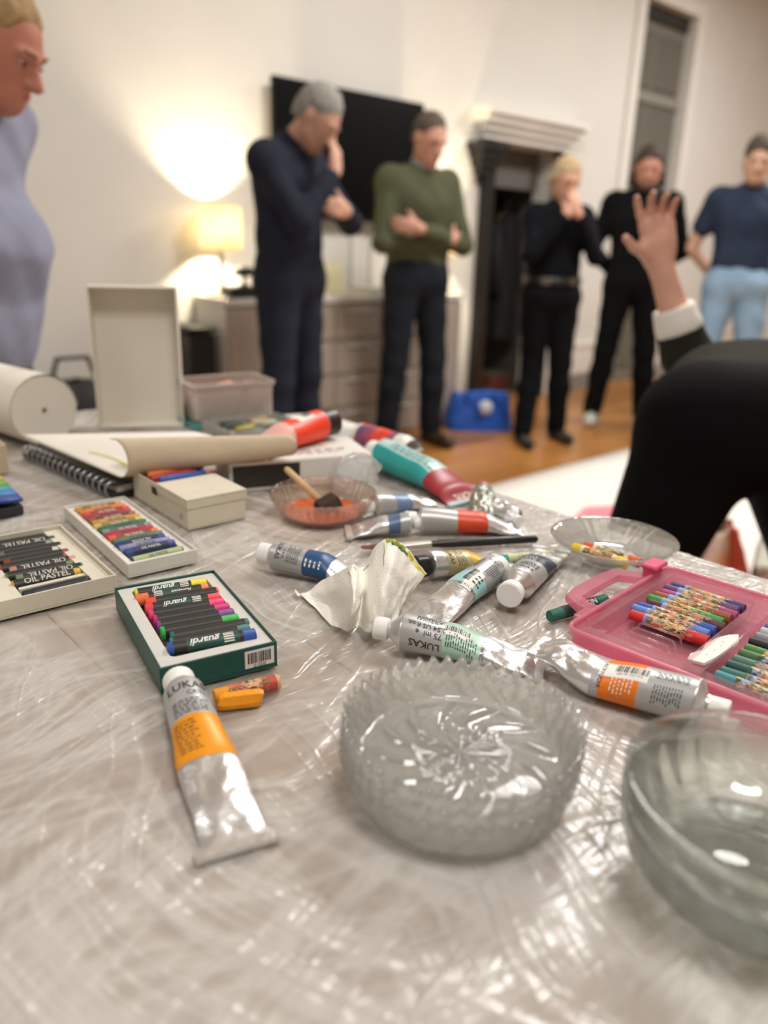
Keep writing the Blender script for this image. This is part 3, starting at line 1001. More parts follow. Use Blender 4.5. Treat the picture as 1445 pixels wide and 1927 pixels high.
# red and blue patterned tube with white cap
p, a, l = seg((646, 846), (722, 868), TZ)
T = Tube('red and blue patterned bottle with a fat white cap above the teal tube', (p[0], p[1]), a + 0.12, 0.15, r=0.027, cap=0.028, capr=0.022, shoulder=0.012,
         wide=[(0, 1), (1, 1.0)], thick=[(0, 1), (0.85, 0.9), (1, 0.8)], crumple=0.0, foil=mat('white_bottle_plastic', '#e6e2da', 0.4, var=0.03), name='paint_bottle', cat='paint bottle', z=TZ + 0.0)
T.band('label', 0.05, 0.75, mat('blue_red_label', '#33507f', 0.45, col2='#d4442f', vscale=45), 0.0003)
T.band('colour_band', 0.36, 0.62, mat('neon_orange', '#ef5a38', 0.4, col2='#c92f24', vscale=90), 0.0006)

# ================================================================== PASTELS, CRAYONS AND THEIR BOXES
def pastel_mat(hexcol):
    return mat('pastel_' + hexcol.lstrip('#'), hexcol, 0.55, var=0.07, vscale=150, bump=0.08, bscale=300)


def paper_mat(hexcol, key=''):
    return mat('wrapper_' + hexcol.lstrip('#'), hexcol, 0.5, var=0.05, vscale=120)


def crayon(label, p, ang, length, r, col, wrap=None, w0=0.0, w1=1.0, group=None, name='oil_pastel', cat='oil pastel', text=None, tcol=None, tsize=None, trot=math.pi,
           bands=None, tilt=0.0, taper=False, tshear=0.0, pattern=None, roll=0.0, tx=0.5, stripes=None, tsh=0.0036):
    """p is the centre of the stick; local x runs along it"""
    t = thing(name, label, cat, p, 0, group, rot=(roll, -tilt, ang))
    h = length / 2
    mb = MB()
    e = r * 0.12
    prof = [(0, -h), (r * 0.86, -h), (r * 0.97, -h + e), (r * 0.97, h - e), (r * 0.86, h), (0, h)]
    if taper:
        prof = [(0, -h), (r * 0.7, -h), (r * 0.85, -h + e), (r * 0.97, -h + 3 * r), (r * 0.97, h - e), (r * 0.86, h), (0, h)]
    mb.lathe(prof, 16, 'x')
    mb.build('stick', pastel_mat(col), t, autos=45)
    if wrap:
        x0, x1 = -h + w0 * length, -h + w1 * length
        mb = MB().lathe([(r * 0.965, x0), (r * 1.02, x0 + 0.0001), (r * 1.02, x1 - 0.0001), (r * 0.965, x1)], 20, 'x')
        mb.build('wrapper', paper_mat(wrap), t, autos=30)
    def fn(x, y):
        a = math.pi / 2 - (y - tsh) / r
        rr = r * 1.035
        return (x, rr * math.cos(a), rr * math.sin(a))
    for i, (b0, b1, bc) in enumerate(bands or []):
        x0, x1 = -h + b0 * length, -h + b1 * length
        mb = MB().lathe([(r * 1.0, x0), (r * (1.024 + 0.002 * i), x0), (r * (1.024 + 0.002 * i), x1), (r * 1.0, x1)], 20, 'x')
        mb.build('wrapper_band', paper_mat(bc), t, autos=30)
    if pattern:
        rnd = random.Random(pattern)
        groups = {}
        for k in range(60):
            c = rnd.choice(['#b5392c', '#e8d9a0', '#4a6b33', '#d9a83c', '#c98a4a', '#6e3a30', '#d77a6a', '#3a4a35', '#4a6b33'])
            x = -h + length * rnd.uniform(0.24, 0.80)
            y = r * rnd.uniform(-1.2, 1.2)
            groups.setdefault(c, []).append((x, y, rnd.uniform(0.0013, 0.0036), rnd.uniform(0.0012, 0.0028)))
        for c, L_ in groups.items():
            mb = MB()
            for x, y, a, b in L_:
                n0 = len(mb.v)
                mb.v += [fn(x + a * math.cos(q * math.pi / 4), y + b * math.sin(q * math.pi / 4)) for q in range(8)]
                mb.f.append(tuple(range(n0, n0 + 8)))
            mb.build('printed_spots', paper_mat(c), t, False)['kind'] = 'stuff'
    if text:
        mb = MB()
        letter(mb, text, tsize or r * 1.1, -h + tx * length, 0, trot, fn, shear=tshear, bold=0.015)
        mb.build('lettering', paper_mat(tcol or '#f0eee6'), t, False)
    if stripes:
        mb = MB()
        s0, s1, n, c = stripes
        for i in range(n):
            y0 = r * (-0.8 + 1.6 * (i + 0.15) / n)
            y1 = r * (-0.8 + 1.6 * (i + 0.72) / n)
            mb.patch(-h + s0 * length, -h + s1 * length, y0, y1, fn, 1, 2)
        mb.build('printed_stripes', paper_mat(c), t, False)
    return t


def rect_from(px, z):
    """rectangle from three photo corners (near-left, near-right, far-right) on a horizontal plane: corner, heading, width, depth"""
    a, b, c = (onz(*q, z) for q in px)
    ang = math.atan2((b - a).y, (b - a).x)
    ang2 = math.atan2((c - b).y, (c - b).x) - math.pi / 2
    h = (ang + ang2) / 2
    return a, h, (b - a).length, (c - b).length


def open_tray(t, w, d, h, th, material, name='tray_wall', floor='tray_floor', lip=0.0):
    MB().box((w / 2, d / 2, th / 2), (w, d, th)).build(floor, material, t, False)
    for x, y, sx, sy in ((w / 2, th / 2, w, th), (w / 2, d - th / 2, w, th), (th / 2, d / 2, th, d - 2 * th), (w - th / 2, d / 2, th, d - 2 * th)):
        MB().box((x, y, th + (h - th) / 2), (sx, sy, h - th), ch=min(th * 0.3, 0.0006)).build(name, material, t, False)


def local(t_loc, ang, x, y, z):
    c, s_ = math.cos(ang), math.sin(ang)
    return Vector((t_loc[0] + x * c - y * s_, t_loc[1] + x * s_ + y * c, t_loc[2] + z))


# ---- green box of fluorescent pastels
M_GRN = mat('green_card', '#14524a', 0.4, var=0.05, vscale=60)
M_INS = mat('pale_insert', '#cfcdc6', 0.6, var=0.02, vscale=60)
gp, ga, gw, gd = rect_from([(300, 1258), (520, 1205), (408, 1073)], TZ + 0.024)
gp = Vector((gp.x, gp.y, TZ))
gd = 0.170
t = thing('pastel_box', 'dark green cardboard box with pale insert holding fluorescent pastels', 'box', gp, ga)
MB().box((gw / 2, gd / 2, 0.001), (gw, gd, 0.002)).build('box_base', M_GRN, t, False)
for x, y, sx, sy in ((gw / 2, 0.00075, gw, 0.0015), (gw / 2, gd - 0.00075, gw, 0.0015), (0.00075, gd / 2, 0.0015, gd - 0.003), (gw - 0.00075, gd / 2, 0.0015, gd - 0.003)):
    MB().box((x, y, 0.013), (sx, sy, 0.022), ch=0.0004).build('box_wall', M_GRN, t, False)
# insert: frame with a rounded recess
iw0, iw1, id0, id1 = 0.0135, gw - 0.0125, 0.017, gd - 0.010


def rrect(x0, x1, y0, y1, r_, n=5):
    P = []
    for cx_, cy_, a0 in ((x1 - r_, y1 - r_, 0), (x0 + r_, y1 - r_, 90), (x0 + r_, y0 + r_, 180), (x1 - r_, y0 + r_, 270)):
        for k in range(n + 1):
            q = R(a0 + 90 * k / n)
            P.append((cx_ + r_ * math.cos(q), cy_ + r_ * math.sin(q)))
    return P


def frame_mesh(outer, inner, z0, z1, zf):
    """flat frame at z1 with a recess down to zf"""
    n = len(outer)
    V = [(x, y, z0) for x, y in outer] + [(x, y, z1) for x, y in outer] + [(x, y, z1) for x, y in inner] + [(x, y, zf) for x, y in inner]
    F = []
    for i in range(n):
        j = (i + 1) % n
        for k in range(3):
            F.append((k * n + i, k * n + j, (k + 1) * n + j, (k + 1) * n + i))
    F.append(tuple(3 * n + i for i in range(n)))
    return V, F


V, F = frame_mesh(rrect(0.002, gw - 0.002, 0.002, gd - 0.002, 0.003), rrect(iw0, iw1, id0, id1, 0.005), 0.003, 0.0215, 0.006)
obj('insert', V, F, M_INS, t, False)
# barcode sticker on the near end
mb = MB().box((gw - 0.0160, -0.0002, 0.0125), (0.026, 0.0004, 0.016))
st = mb.build('barcode_sticker', mat('sticker_white', '#eceae4', 0.5, var=0.02), t, False)
mb = MB()
barcode(mb, gw - 0.0265, gw - 0.0060, 0.0085, 0.0185, lambda x, y: (x, -0.0006, y), 'x', 5, 1)
letter(mb, '21500', 0.0045, gw - 0.016, 0.0062, 0, lambda x, y: (x, -0.0006, y))
mb.build('barcode', M_INK, st, False)
GR = 'pastels in the green box'
BW = '#26241f'
GG = '#1d4a41'
spec = [  # far to near: colour, dx, wrapper start/end, dark green band?, label, text, length
    ('#e9d92b', 0.000, 0.04, 0.78, 1, 'yellow fluorescent pastel at the far end of the green box', 'guardi'),
    ('#f5814e', -0.002, 0.17, 0.90, 1, 'light orange fluorescent pastel next to the yellow one in the green box', 'Fluorescent'),
    ('#f3573f', 0.004, 0.14, 0.97, 0, 'red-orange fluorescent pastel, third from the yellow one in the green box', None),
    ('#ee4652', 0.001, 0.10, 0.84, 1, 'coral red fluorescent pastel with white stripes in the green box', 'guardi'),
    ('#ea3f7c', 0.001, 0.06, 0.80, 0, 'hot pink fluorescent pastel in the green box', None),
    ('#cc2b6e', 0.002, 0.05, 0.80, 0, 'magenta fluorescent pastel in the green box', None),
    ('#84428f', 0.002, 0.05, 0.80, 0, 'purple fluorescent pastel in the green box', None),
    ('#35b44a', 0.002, 0.05, 0.78, 0, 'bright green fluorescent pastel in the green box', None),
    ('#2f6f60', 0.007, 0.05, 0.95, 0, 'dark pine green pastel in the green box', None),
    ('#3f7a74', 0.004, 0.04, 0.84, 0, 'grey teal pastel in the green box', None),
    ('#4a6d80', 0.004, 0.05, 0.78, 0, 'steel blue pastel under the loose blue one in the green box', None),
]
pr = 0.0060
for i, (c, dx, w0, w1, lab, label, tx) in enumerate(spec):
    y = id1 - 0.0075 - i * 0.01265
    if i == 9: y += 0.002
    pos = local(gp, ga, (iw0 + iw1) / 2 + dx, y, 0.0065 + pr + 0.0066)
    crayon(label, pos, ga - R(4), 0.069, pr, c, BW, w0, w1, GR, bands=[(0.28, 0.60, GG)] if lab else None,
           text=tx, tsize=0.0085 if tx == 'guardi' else 0.004, tshear=0.35, tx=0.40 if tx == 'guardi' else 0.62,
           stripes=((0.62, 0.74, 5, '#e8e4d8') if tx == 'guardi' else (0.24, 0.36, 5, '#e8e4d8') if tx else None))
pos = local(gp, ga, (iw0 + iw1) / 2 + 0.001, id0 + 0.0085, 0.0065 + pr + 0.0095)
crayon('royal blue pastel lying loose on top at the near end of the green box', pos, ga + R(-6), 0.074, pr * 1.08, '#2f55a4', BW, 0.06, 0.85, GR, bands=[(0.20, 0.80, GG)],
       text='guardi', tsize=0.0098, tshear=0.35, tx=0.42, stripes=(0.62, 0.74, 5, '#e8e4d8'))

# ---- pale tray of coloured pastels
M_CARD = mat('pale_card', '#dcd9d0', 0.7, var=0.03, vscale=40)
M_CARDY = mat('yellowed_card', '#d9d3c0', 0.7, var=0.05, vscale=30)
bp_, ba, bw, bd = rect_from([(240, 1062), (374, 1035), (222, 937)], TZ + 0.016)
bp_ = Vector((bp_.x, bp_.y, TZ))
t = thing('pastel_tray', 'pale card tray with a row of colourful pastels, beside the open crayon carton', 'tray', bp_, ba)
MB().box((bw / 2, bd / 2, 0.001), (bw, bd, 0.002)).build('tray_floor', M_CARD, t, False)
for x, y, sx, sy in ((bw / 2, 0.001, bw, 0.002), (bw / 2, bd - 0.001, bw, 0.002), (0.001, bd / 2, 0.002, bd - 0.004), (bw - 0.001, bd / 2, 0.002, bd - 0.004)):
    MB().box((x, y, 0.009), (sx, sy, 0.014), ch=0.0005).build('tray_wall', M_CARD, t, False)
V, F = frame_mesh(rrect(0.0025, bw - 0.0025, 0.0025, bd - 0.0025, 0.002), rrect(0.009, bw - 0.010, 0.012, bd - 0.012, 0.003), 0.003, 0.0125, 0.004)
obj('insert', V, F, M_CARD, t, False)
spec2 = [('#c99a2e', 'ochre yellow'), ('#d9824a', 'pale orange'), ('#e0573a', 'orange red'), ('#a83a44', 'dark red'), ('#9c5f4a', 'red brown'), ('#c79a4d', 'golden tan'),
         ('#d9c06a', 'straw yellow'), ('#3f6b52', 'bottle green'), ('#8e9a8c', 'grey green'), ('#b52b4f', 'crimson'), ('#ea6a3c', 'bright orange'), ('#5b7c68', 'sage green'), ('#2c3b78', 'navy blue'), ('#8f93b5', 'lilac grey'), ('#3d4f8c', 'mid blue')]
for i, (c, cn) in enumerate(spec2):
    y = bd - 0.019 - i * 0.0122
    pos = local(bp_, ba, bw / 2 - 0.0005 + (i % 3 - 1) * 0.001, y, 0.004 + 0.0055 + 0.002)
    rc = tuple(int(c[k:k + 2], 16) for k in (1, 3, 5))
    dark = '#%02x%02x%02x' % tuple(int(x * 0.62 + 10) for x in rc)
    crayon('%s pastel in the pale tray of colourful pastels' % cn, pos, ba + R((i * 7 % 5) - 2), 0.058, 0.0056, c, c if i % 2 else dark, 0.14, 0.86, 'pastels in the pale tray',
           text='OIL PASTEL', tsize=0.0045, tcol='#3a3a3a' if i % 2 else '#d8d2c4', trot=0 if i % 3 else math.pi)
pos = local(bp_, ba, bw / 2, 0.018, 0.004 + 0.0055 + 0.001)
crayon('pale green pastel with brown edge alone at the near end of the pale tray', pos, ba + R(2), 0.060, 0.0052, '#5d4630', '#a9b98a', 0.03, 0.97, 'pastels in the pale tray', text='OIL PASTEL', tsize=0.0045, tcol='#3a3a3a', trot=0)
mb = MB()
rnd = random.Random(8)
for k in range(3):
    x, y = 0.022 + 0.006 * k, 0.031 + rnd.uniform(-0.002, 0.002)
    n0 = len(mb.v)
    mb.v += [(x + 0.003 * math.cos(q) * (1 + 0.4 * math.sin(3 * q + k)), y + 0.002 * math.sin(q), 0.0047) for q in [j * math.pi / 5 for j in range(10)]]
    mb.f.append(tuple(range(n0, n0 + 10)))
mb.build('crayon_smudge', paper_mat('#d9c86a'), t, False)

# ---- left tray with black-wrapped oil pastels
tp, ta, twd, td = rect_from([(0, 1130), (219, 1083), (100, 990)], TZ + 0.018)
twd = 0.21
near_r = onz(219, 1083, TZ + 0.018)
tp = Vector((near_r.x - twd * math.cos(ta), near_r.y - twd * math.sin(ta), TZ))
t = thing('pastel_tray', 'yellowed card tray of black-wrapped oil pastels next to the rainbow pad', 'tray', tp, ta)
MB().box((twd / 2, td / 2, 0.001), (twd, td, 0.002)).build('tray_floor', M_CARDY, t, False)
for x, y, sx, sy in ((twd / 2, 0.001, twd, 0.002), (twd / 2, td - 0.001, twd, 0.002), (0.001, td / 2, 0.002, td - 0.004), (twd - 0.001, td / 2, 0.002, td - 0.004)):
    MB().box((x, y, 0.0105), (sx, sy, 0.017), ch=0.0005).build('tray_wall', M_CARDY, t, False)
MB().box((twd - 0.0115, td / 2, 0.008), (0.018, td - 0.006, 0.012)).build('insert', M_CARDY, t, False)
MB().box((twd - 0.098, td / 2, 0.007), (0.022, td - 0.006, 0.010)).build('divider', M_CARDY, t, False)
MB().box((twd - 0.052, 0.0085, 0.007), (0.066, 0.011, 0.010)).build('insert', M_CARDY, t, False)
MB().box((twd - 0.052, 0.036, 0.007), (0.066, 0.006, 0.010)).build('divider', M_CARDY, t, False)
BK = '#2b2a28'
spec3 = [('#2c2b2b', 'black', None), ('#3f3b3a', 'charcoal', 'OIL PASTEL'), ('#8d8d8c', 'light grey', None), ('#6f6e6b', 'mid grey', None), ('#c7c5c0', 'off-white', None), ('#8a3b2d', 'rust brown', None),
         ('#b7374a', 'wine red', None), ('#c98e78', 'dusty pink', 'OIL PASTEL'), ('#6a7a4c', 'olive green', None), ('#7d8c6a', 'grey olive', 'OIL PASTEL'), ('#d0a534', 'mustard yellow', 'OIL PASTEL')]
for i, (c, cn, tx) in enumerate(spec3):
    y = td - 0.012 - i * 0.0123
    pos = local(tp, ta, twd - 0.052 + (0.004 if i % 2 else -0.003), y, 0.002 + 0.0058 + 0.0022)
    crayon('%s oil pastel in black wrapper in the yellowed tray' % cn, pos, ta - R(3), 0.066, 0.0060, c, BK, 0.1 if i % 2 else 0.02, 0.9 if i % 3 else 0.97, 'black-wrapped pastels in the yellowed tray',
           text=tx, tsize=0.0088, tcol='#cfcbc0', trot=math.pi if i != 10 else 0)
crayon('dark navy oil pastel alone in the near slot of the yellowed tray', local(tp, ta, twd - 0.052, 0.023, 0.0085), ta + R(1), 0.066, 0.0058, '#1d2438', '#24242a', 0.15, 0.93, 'black-wrapped pastels in the yellowed tray')
for i, (c, cn) in enumerate((('#b9a25a', 'khaki'), ('#a98b6f', 'beige'), ('#2e3340', 'blue black'), ('#7c8a90', 'slate'))):
    crayon('%s oil pastel in the back compartment of the yellowed tray, behind the divider' % cn, local(tp, ta, twd - 0.146, 0.02 + i * 0.0125, 0.0085), ta, 0.066, 0.0058, c, BK, 0.1, 0.92, 'black-wrapped pastels in the yellowed tray')

# ---- loose pastels in front
p, a, l = seg((405, 1311), (522, 1283), TZ + 0.006)
c_ = p + Vector((math.cos(a), math.sin(a), 0)) * (l / 2)
t = crayon('orange wax crayon stub in a torn printed paper wrapper', c_, a, 0.053, 0.0062, '#ee9a1b', '#d8a07c', 0.22, 1.0, None, name='crayon', cat='crayon',
           bands=[(0.22, 0.42, '#e2763f'), (0.48, 0.53, '#4a4a3c'), (0.72, 0.95, '#b5493c')], pattern=5)
mb = MB()
rnd = random.Random(4)
for k in range(9):
    q = k * 2 * math.pi / 9
    x0 = 0.0255
    r_ = 0.0062
    e = rnd.uniform(0.002, 0.005)
    mb.add([(x0, r_ * math.cos(q), r_ * math.sin(q)), (x0, r_ * math.cos(q + 0.6), r_ * math.sin(q + 0.6)), (x0 + e, r_ * 0.8 * math.cos(q + 0.3), r_ * 0.8 * math.sin(q + 0.3))], [(0, 1, 2)])
mb.build('torn_edge', paper_mat('#cbb893'), t, False)
p, a, l = seg((409, 1331), (485, 1322), TZ)
t = thing('oil_pastel', 'bare orange pastel piece without wrapper in front of the wrapped stub', 'oil pastel', p, a)
mb = MB()
sec = [(-0.006, 0.0), (-0.0066, 0.004), (-0.004, 0.0105), (0.002, 0.0115), (0.006, 0.008), (0.0062, 0.001)]
ln = 0.034
rings = [(0.0, 0.72), (0.0035, 0.96), (0.012, 1.0), (0.026, 1.0), (0.031, 0.95), (ln, 0.75)]
V, F = [], []
for x, k in rings:
    V += [(x + 0.002 * (z > 0.008), y * k, 0.0055 + (z - 0.0055) * k if z > 0.001 else z + 0.0002) for y, z in sec]
n = len(sec)
for i in range(len(rings) - 1):
    for k in range(n):
        F.append((i * n + k, i * n + (k + 1) % n, (i + 1) * n + (k + 1) % n, (i + 1) * n + k))
F += [tuple(range(n - 1, -1, -1)), tuple((len(rings) - 1) * n + k for k in range(n))]
obj('chunk', V, F, mat('orange_pastel_chunk', '#f09a12', 0.5, var=0.06, vscale=120, bump=0.15, bscale=200), t, False)

# dark green pastel by the case handle and teal one behind
p, a, l = seg((1034, 1160), (1140, 1128), TZ + 0.006)
crayon('dark green pastel stick lying under the pink case handle', p + Vector((math.cos(a), math.sin(a), 0)) * (l / 2), a, l, 0.0062, '#1d6a5b', '#17453f', 0.2, 0.8, text='JAXON', tsize=0.0085, trot=0, tx=0.6)
p, a, l = seg((936, 1054), (1042, 1043), TZ + 0.0055)
crayon('teal wax crayon in a pale green wrapper behind the navy tube', p + Vector((math.cos(a), math.sin(a), 0)) * (l / 2), a, l, 0.0055, '#1f9a8c', '#c9cf9f', 0.17, 1.0, name='crayon', cat='crayon', text='CRAYON', tsize=0.006, tcol='#8a9468', trot=0)

# ---- cardboard carton with crayons (behind the pale tray)
M_CARTON = mat('carton_card', '#d8d1bd', 0.7, var=0.04, vscale=30)
cp, ca, cwid, cdep = rect_from([(355, 998), (465, 970), (345, 890)], TZ)
cwid, cdep = 0.082, 0.17
t = thing('crayon_carton', 'cream cardboard carton with painted-shade thumb notch and crayons sticking out, under the rolled sheet', 'box', cp, ca)
open_tray(t, cwid, cdep, 0.038, 0.002, M_CARTON, 'carton_wall', 'carton_floor')
MB().prism([(-0.0006, 0.092), (-0.0006, 0.106), (-0.0006 + 0.0001, 0.106), (-0.0005, 0.088)], 0.022, 0.032).build('thumb_notch_shade', mat('notch_shade_paint', '#3a332a', 0.9, var=0.1), t, False)  # flat patch; the shade inside the notch is painted as dark brown
mb = MB()
letter(mb, '12', 0.010, 0.018, 0.013, 0, lambda x, y: (-0.0004, x, y))
mb.build('printed_number', mat('grey_ink', '#6e6a62', 0.7, var=0.05), t, False)
MB().box((cwid / 2, 0.043, 0.0392), (cwid + 0.003, 0.088, 0.0022), ch=0.0006).build('lid', M_CARTON, t, False)
MB().box((cwid / 2, -0.0008, 0.033), (cwid + 0.003, 0.0014, 0.010)).build('lid_flap', M_CARTON, t, False)
MB().box((-0.0008, 0.043, 0.033), (0.0014, 0.088, 0.010)).build('lid_flap', M_CARTON, t, False)
for i, (c, cn) in enumerate((('#e8c92e', 'yellow'), ('#cf3b34', 'red'), ('#3f8a4a', 'green'), ('#e07a3a', 'orange'), ('#e9e2d2', 'white'), ('#b53a3a', 'brick red'), ('#e8a38a', 'salmon'), ('#3f62b0', 'blue'), ('#8d2f3a', 'maroon'))):
    pos = local(cp, ca, 0.041 + 0.004 * math.sin(i * 2.1), 0.156 - i * 0.0074, 0.028 + 0.0085 * (i % 2))
    crayon('%s crayon in the cream carton' % cn, pos, ca + R(4 * math.sin(i * 1.7)), 0.066, 0.0058, c, c, 0.15, 0.85, 'crayons in the cream carton', name='crayon', cat='crayon')

# ---- grey tray with smeared pastels behind the rolled paper
qp = onz(436, 842)
qp.z += 0.009
t = thing('pastel_tray', 'grey open tray of smeared pastel stubs behind the rolled sheet', 'tray', qp, R(38))
M_GREYTR = mat('grey_tray_card', '#a9a79f', 0.7, var=0.06, vscale=30)
open_tray(t, 0.16, 0.12, 0.016, 0.002, M_GREYTR)
for i, (c, cn) in enumerate((('#6f7468', 'grey green'), ('#4e5450', 'dark grey'), ('#b3a34a', 'mustard'), ('#8a8d7a', 'putty'), ('#4c5a3e', 'olive'), ('#c8bfae', 'cream'), ('#3f4346', 'graphite'), ('#a3864d', 'tan'))):
    pos = local(qp, R(38), 0.05 + 0.055 * (i % 2), 0.02 + 0.026 * (i // 2), 0.010)
    crayon('%s pastel stub in the grey tray' % cn, pos, R(38 + 20 * math.sin(i)), 0.045, 0.006, c, None, group='stubs in the grey tray')

# ================================================================== PINK CASE
M_PINK = glassy('pink_plastic', '#fddbe4', haze=0.46, refr=0.0, rough=0.15, hazecol='#f8a9c0')
M_PINKS = mat('pink_solid_plastic', '#e8557f', 0.35, var=0.03, Transmission_Weight=0.15)
M_CLEAR = glassy('clear_insert', '#fbf0f2', haze=0.14, refr=0.0, rough=0.05, hazecol='#f7e3e9')
PW, PD, PH = 0.245, 0.207, 0.026
pk = onz(1064, 1180, TZ + PH)
pk.z = TZ
pa = R(-43.5)
t = thing('crayon_case', 'translucent pink plastic carrying case of crayons, open, with handle', 'case', pk, pa)


def tub(w, d, h, th, rc, floor_t):
    """hollow rounded tub with real wall thickness"""
    o1 = rrect(0, w, 0, d, rc)
    o0 = rrect(0.006, w - 0.006, 0.006, d - 0.006, rc)
    i1 = rrect(th, w - th, th, d - th, rc - th * 0.5)
    n = len(o1)
    V = [(x, y, 0) for x, y in o0] + [(x, y, h) for x, y in o1] + [(x, y, h) for x, y in i1] + [(x, y, floor_t) for x, y in i1]
    F = []
    for k in range(3):
        for i in range(n):
            j = (i + 1) % n
            F.append((k * n + i, k * n + j, (k + 1) * n + j, (k + 1) * n + i))
    F.append(tuple(range(n - 1, -1, -1)))
    F.append(tuple(3 * n + i for i in range(n)))
    return V, F


V, F = tub(PW, PD, PH, 0.0022, 0.012, 0.002)
obj('case_shell', V, F, M_PINK, t, True, autos=35)
# rim bead
mb = MB()
rp_ = rrect(0.0, PW, 0.0, PD, 0.012)
ring = [(x, y, PH) for x, y in rp_]
n = len(ring)
mb.sweep(ring + [ring[0], ring[1]], 0.0022, 8, cap=False)
mb.build('rim', glassy('pale_pink_rim', '#ffe6ec', haze=0.5, refr=0.0, rough=0.12, hazecol='#f9b9cb'), t)
# handle on the left side, hinges
hy0, hy1 = 0.060, 0.168
mb = MB()
path = [(0.0, hy0, 0.019), (-0.018, hy0 + 0.002, 0.019), (-0.034, hy0 + 0.012, 0.019), (-0.036, hy0 + 0.03, 0.019), (-0.036, hy1 - 0.03, 0.019), (-0.034, hy1 - 0.012, 0.019), (-0.018, hy1 - 0.002, 0.019), (0.0, hy1, 0.019)]
V, F = [], []
for k, q in enumerate(path):
    a_, b_ = path[max(k - 1, 0)], path[min(k + 1, len(path) - 1)]
    d_ = Vector((b_[0] - a_[0], b_[1] - a_[1], 0)).normalized()
    nn = Vector((-d_.y, d_.x, 0))
    for sx, sz in ((-0.0075, -0.004), (0.0075, -0.004), (0.0085, 0.0), (0.0075, 0.004), (-0.0075, 0.004), (-0.0085, 0.0)):
        V.append((q[0] + nn.x * sx, q[1] + nn.y * sx, q[2] + sz))
for k in range(len(path) - 1):
    for j in range(6):
        F.append((k * 6 + j, k * 6 + (j + 1) % 6, (k + 1) * 6 + (j + 1) % 6, (k + 1) * 6 + j))
F += [(5, 4, 3, 2, 1, 0), tuple((len(path) - 1) * 6 + j for j in range(6))]
obj('handle', V, F, M_PINK, t, True, autos=40)
MB().box((-0.004, 0.044, 0.019), (0.016, 0.022, 0.011), ch=0.002).build('latch', M_PINK, t, False)
mb = MB().box((-0.005, PD - 0.026, 0.025), (0.012, 0.024, 0.018), ch=0.002)
mb.box((-0.004, PD - 0.026, 0.034), (0.018, 0.028, 0.005), ch=0.0015)
mb.build('latch', M_PINKS, t, False)
# clear inner tray with two wells and a knife slot
ix0, ix1, iy0, iy1 = 0.010, PW - 0.010, 0.012, PD - 0.010
top = PH - 0.003


def well(x0, x1, y0, y1, zb):
    P1 = rrect(x0, x1, y0, y1, 0.004, 3)
    P0 = rrect(x0 + 0.003, x1 - 0.003, y0 + 0.003, y1 - 0.003, 0.003, 3)
    n = len(P1)
    V = [(x, y, top) for x, y in P1] + [(x, y, zb) for x, y in P0]
    F = [(i, (i + 1) % n, n + (i + 1) % n, n + i) for i in range(n)] + [tuple(n + i for i in range(n))]
    return V, F


xs = [ix0 - 0.002, 0.098, 0.1165, PW - 0.014]
V, F = well(xs[0] + 0.004, xs[1], iy0 + 0.010, iy1 - 0.002, 0.006)
obj('insert_well', V, F, M_CLEAR, t, True, autos=30)
V, F = well(xs[2], xs[3], iy0 + 0.010, iy1 - 0.002, 0.006)
obj('insert_well', V, F, M_CLEAR, t, True, autos=30)
V, F = well(xs[1] + 0.0015, xs[2] - 0.0015, iy0 + 0.014, iy0 + 0.112, 0.015)
obj('insert_slot', V, F, M_CLEAR, t, True, autos=30)
mb = MB()
e0, e1 = iy0 + 0.010, iy1 - 0.002
for x0, x1, y0, y1 in ((0.003, PW - 0.003, 0.003, e0), (0.003, PW - 0.003, e1, PD - 0.003), (0.003, xs[0] + 0.004, e0, e1), (xs[3], PW - 0.003, e0, e1),
                       (xs[1], xs[1] + 0.0015, e0, e1), (xs[2] - 0.0015, xs[2], e0, e1), (xs[1] + 0.0015, xs[2] - 0.0015, e0, e0 + 0.004), (xs[1] + 0.0015, xs[2] - 0.0015, iy0 + 0.112, e1)):
    mb.patch(x0, x1, y0, y1, lambda x, y: (x, y, top), 1, 1)
mb.build('insert_deck', M_CLEAR, t, False)
for x0, x1 in ((xs[0] + 0.022, xs[0] + 0.066),):
    for k in range(5):
        y = iy0 + 0.020 + k * 0.0125
        mb = MB().sweep([(x0, y, 0.006), (x0 + 0.002, y, 0.0125), (x0 + 0.005, y, 0.014), (x1 - 0.005, y, 0.014), (x1 - 0.002, y, 0.0125), (x1, y, 0.006)], 0.0012, 6)
        mb.build('insert_rib', M_CLEAR, t)
# crayons in the case: along x, stacked along y
CG = 'crayons in the pink case'


def case_crayon(cn, col, x, y, z=0.0135, ang=0.0, ln=0.076, w0=0.20, w1=0.84, seed=1, wrapc='#c9b79c', endcol=None, extra='', flip=False):
    pos = local(pk, pa, x, y, z)
    rc = endcol or col
    bands = [(w0, w0 + 0.08, '#7f9fd0'), (w1 - 0.10, w1, rc)]
    crayon('%s crayon in a printed wrapper in the pink case%s' % (cn, extra), pos, pa + ang + (math.pi if flip else 0), ln, 0.0056, col, wrapc, w0, w1, CG, name='crayon', cat='crayon', bands=bands, pattern=seed, taper=True)


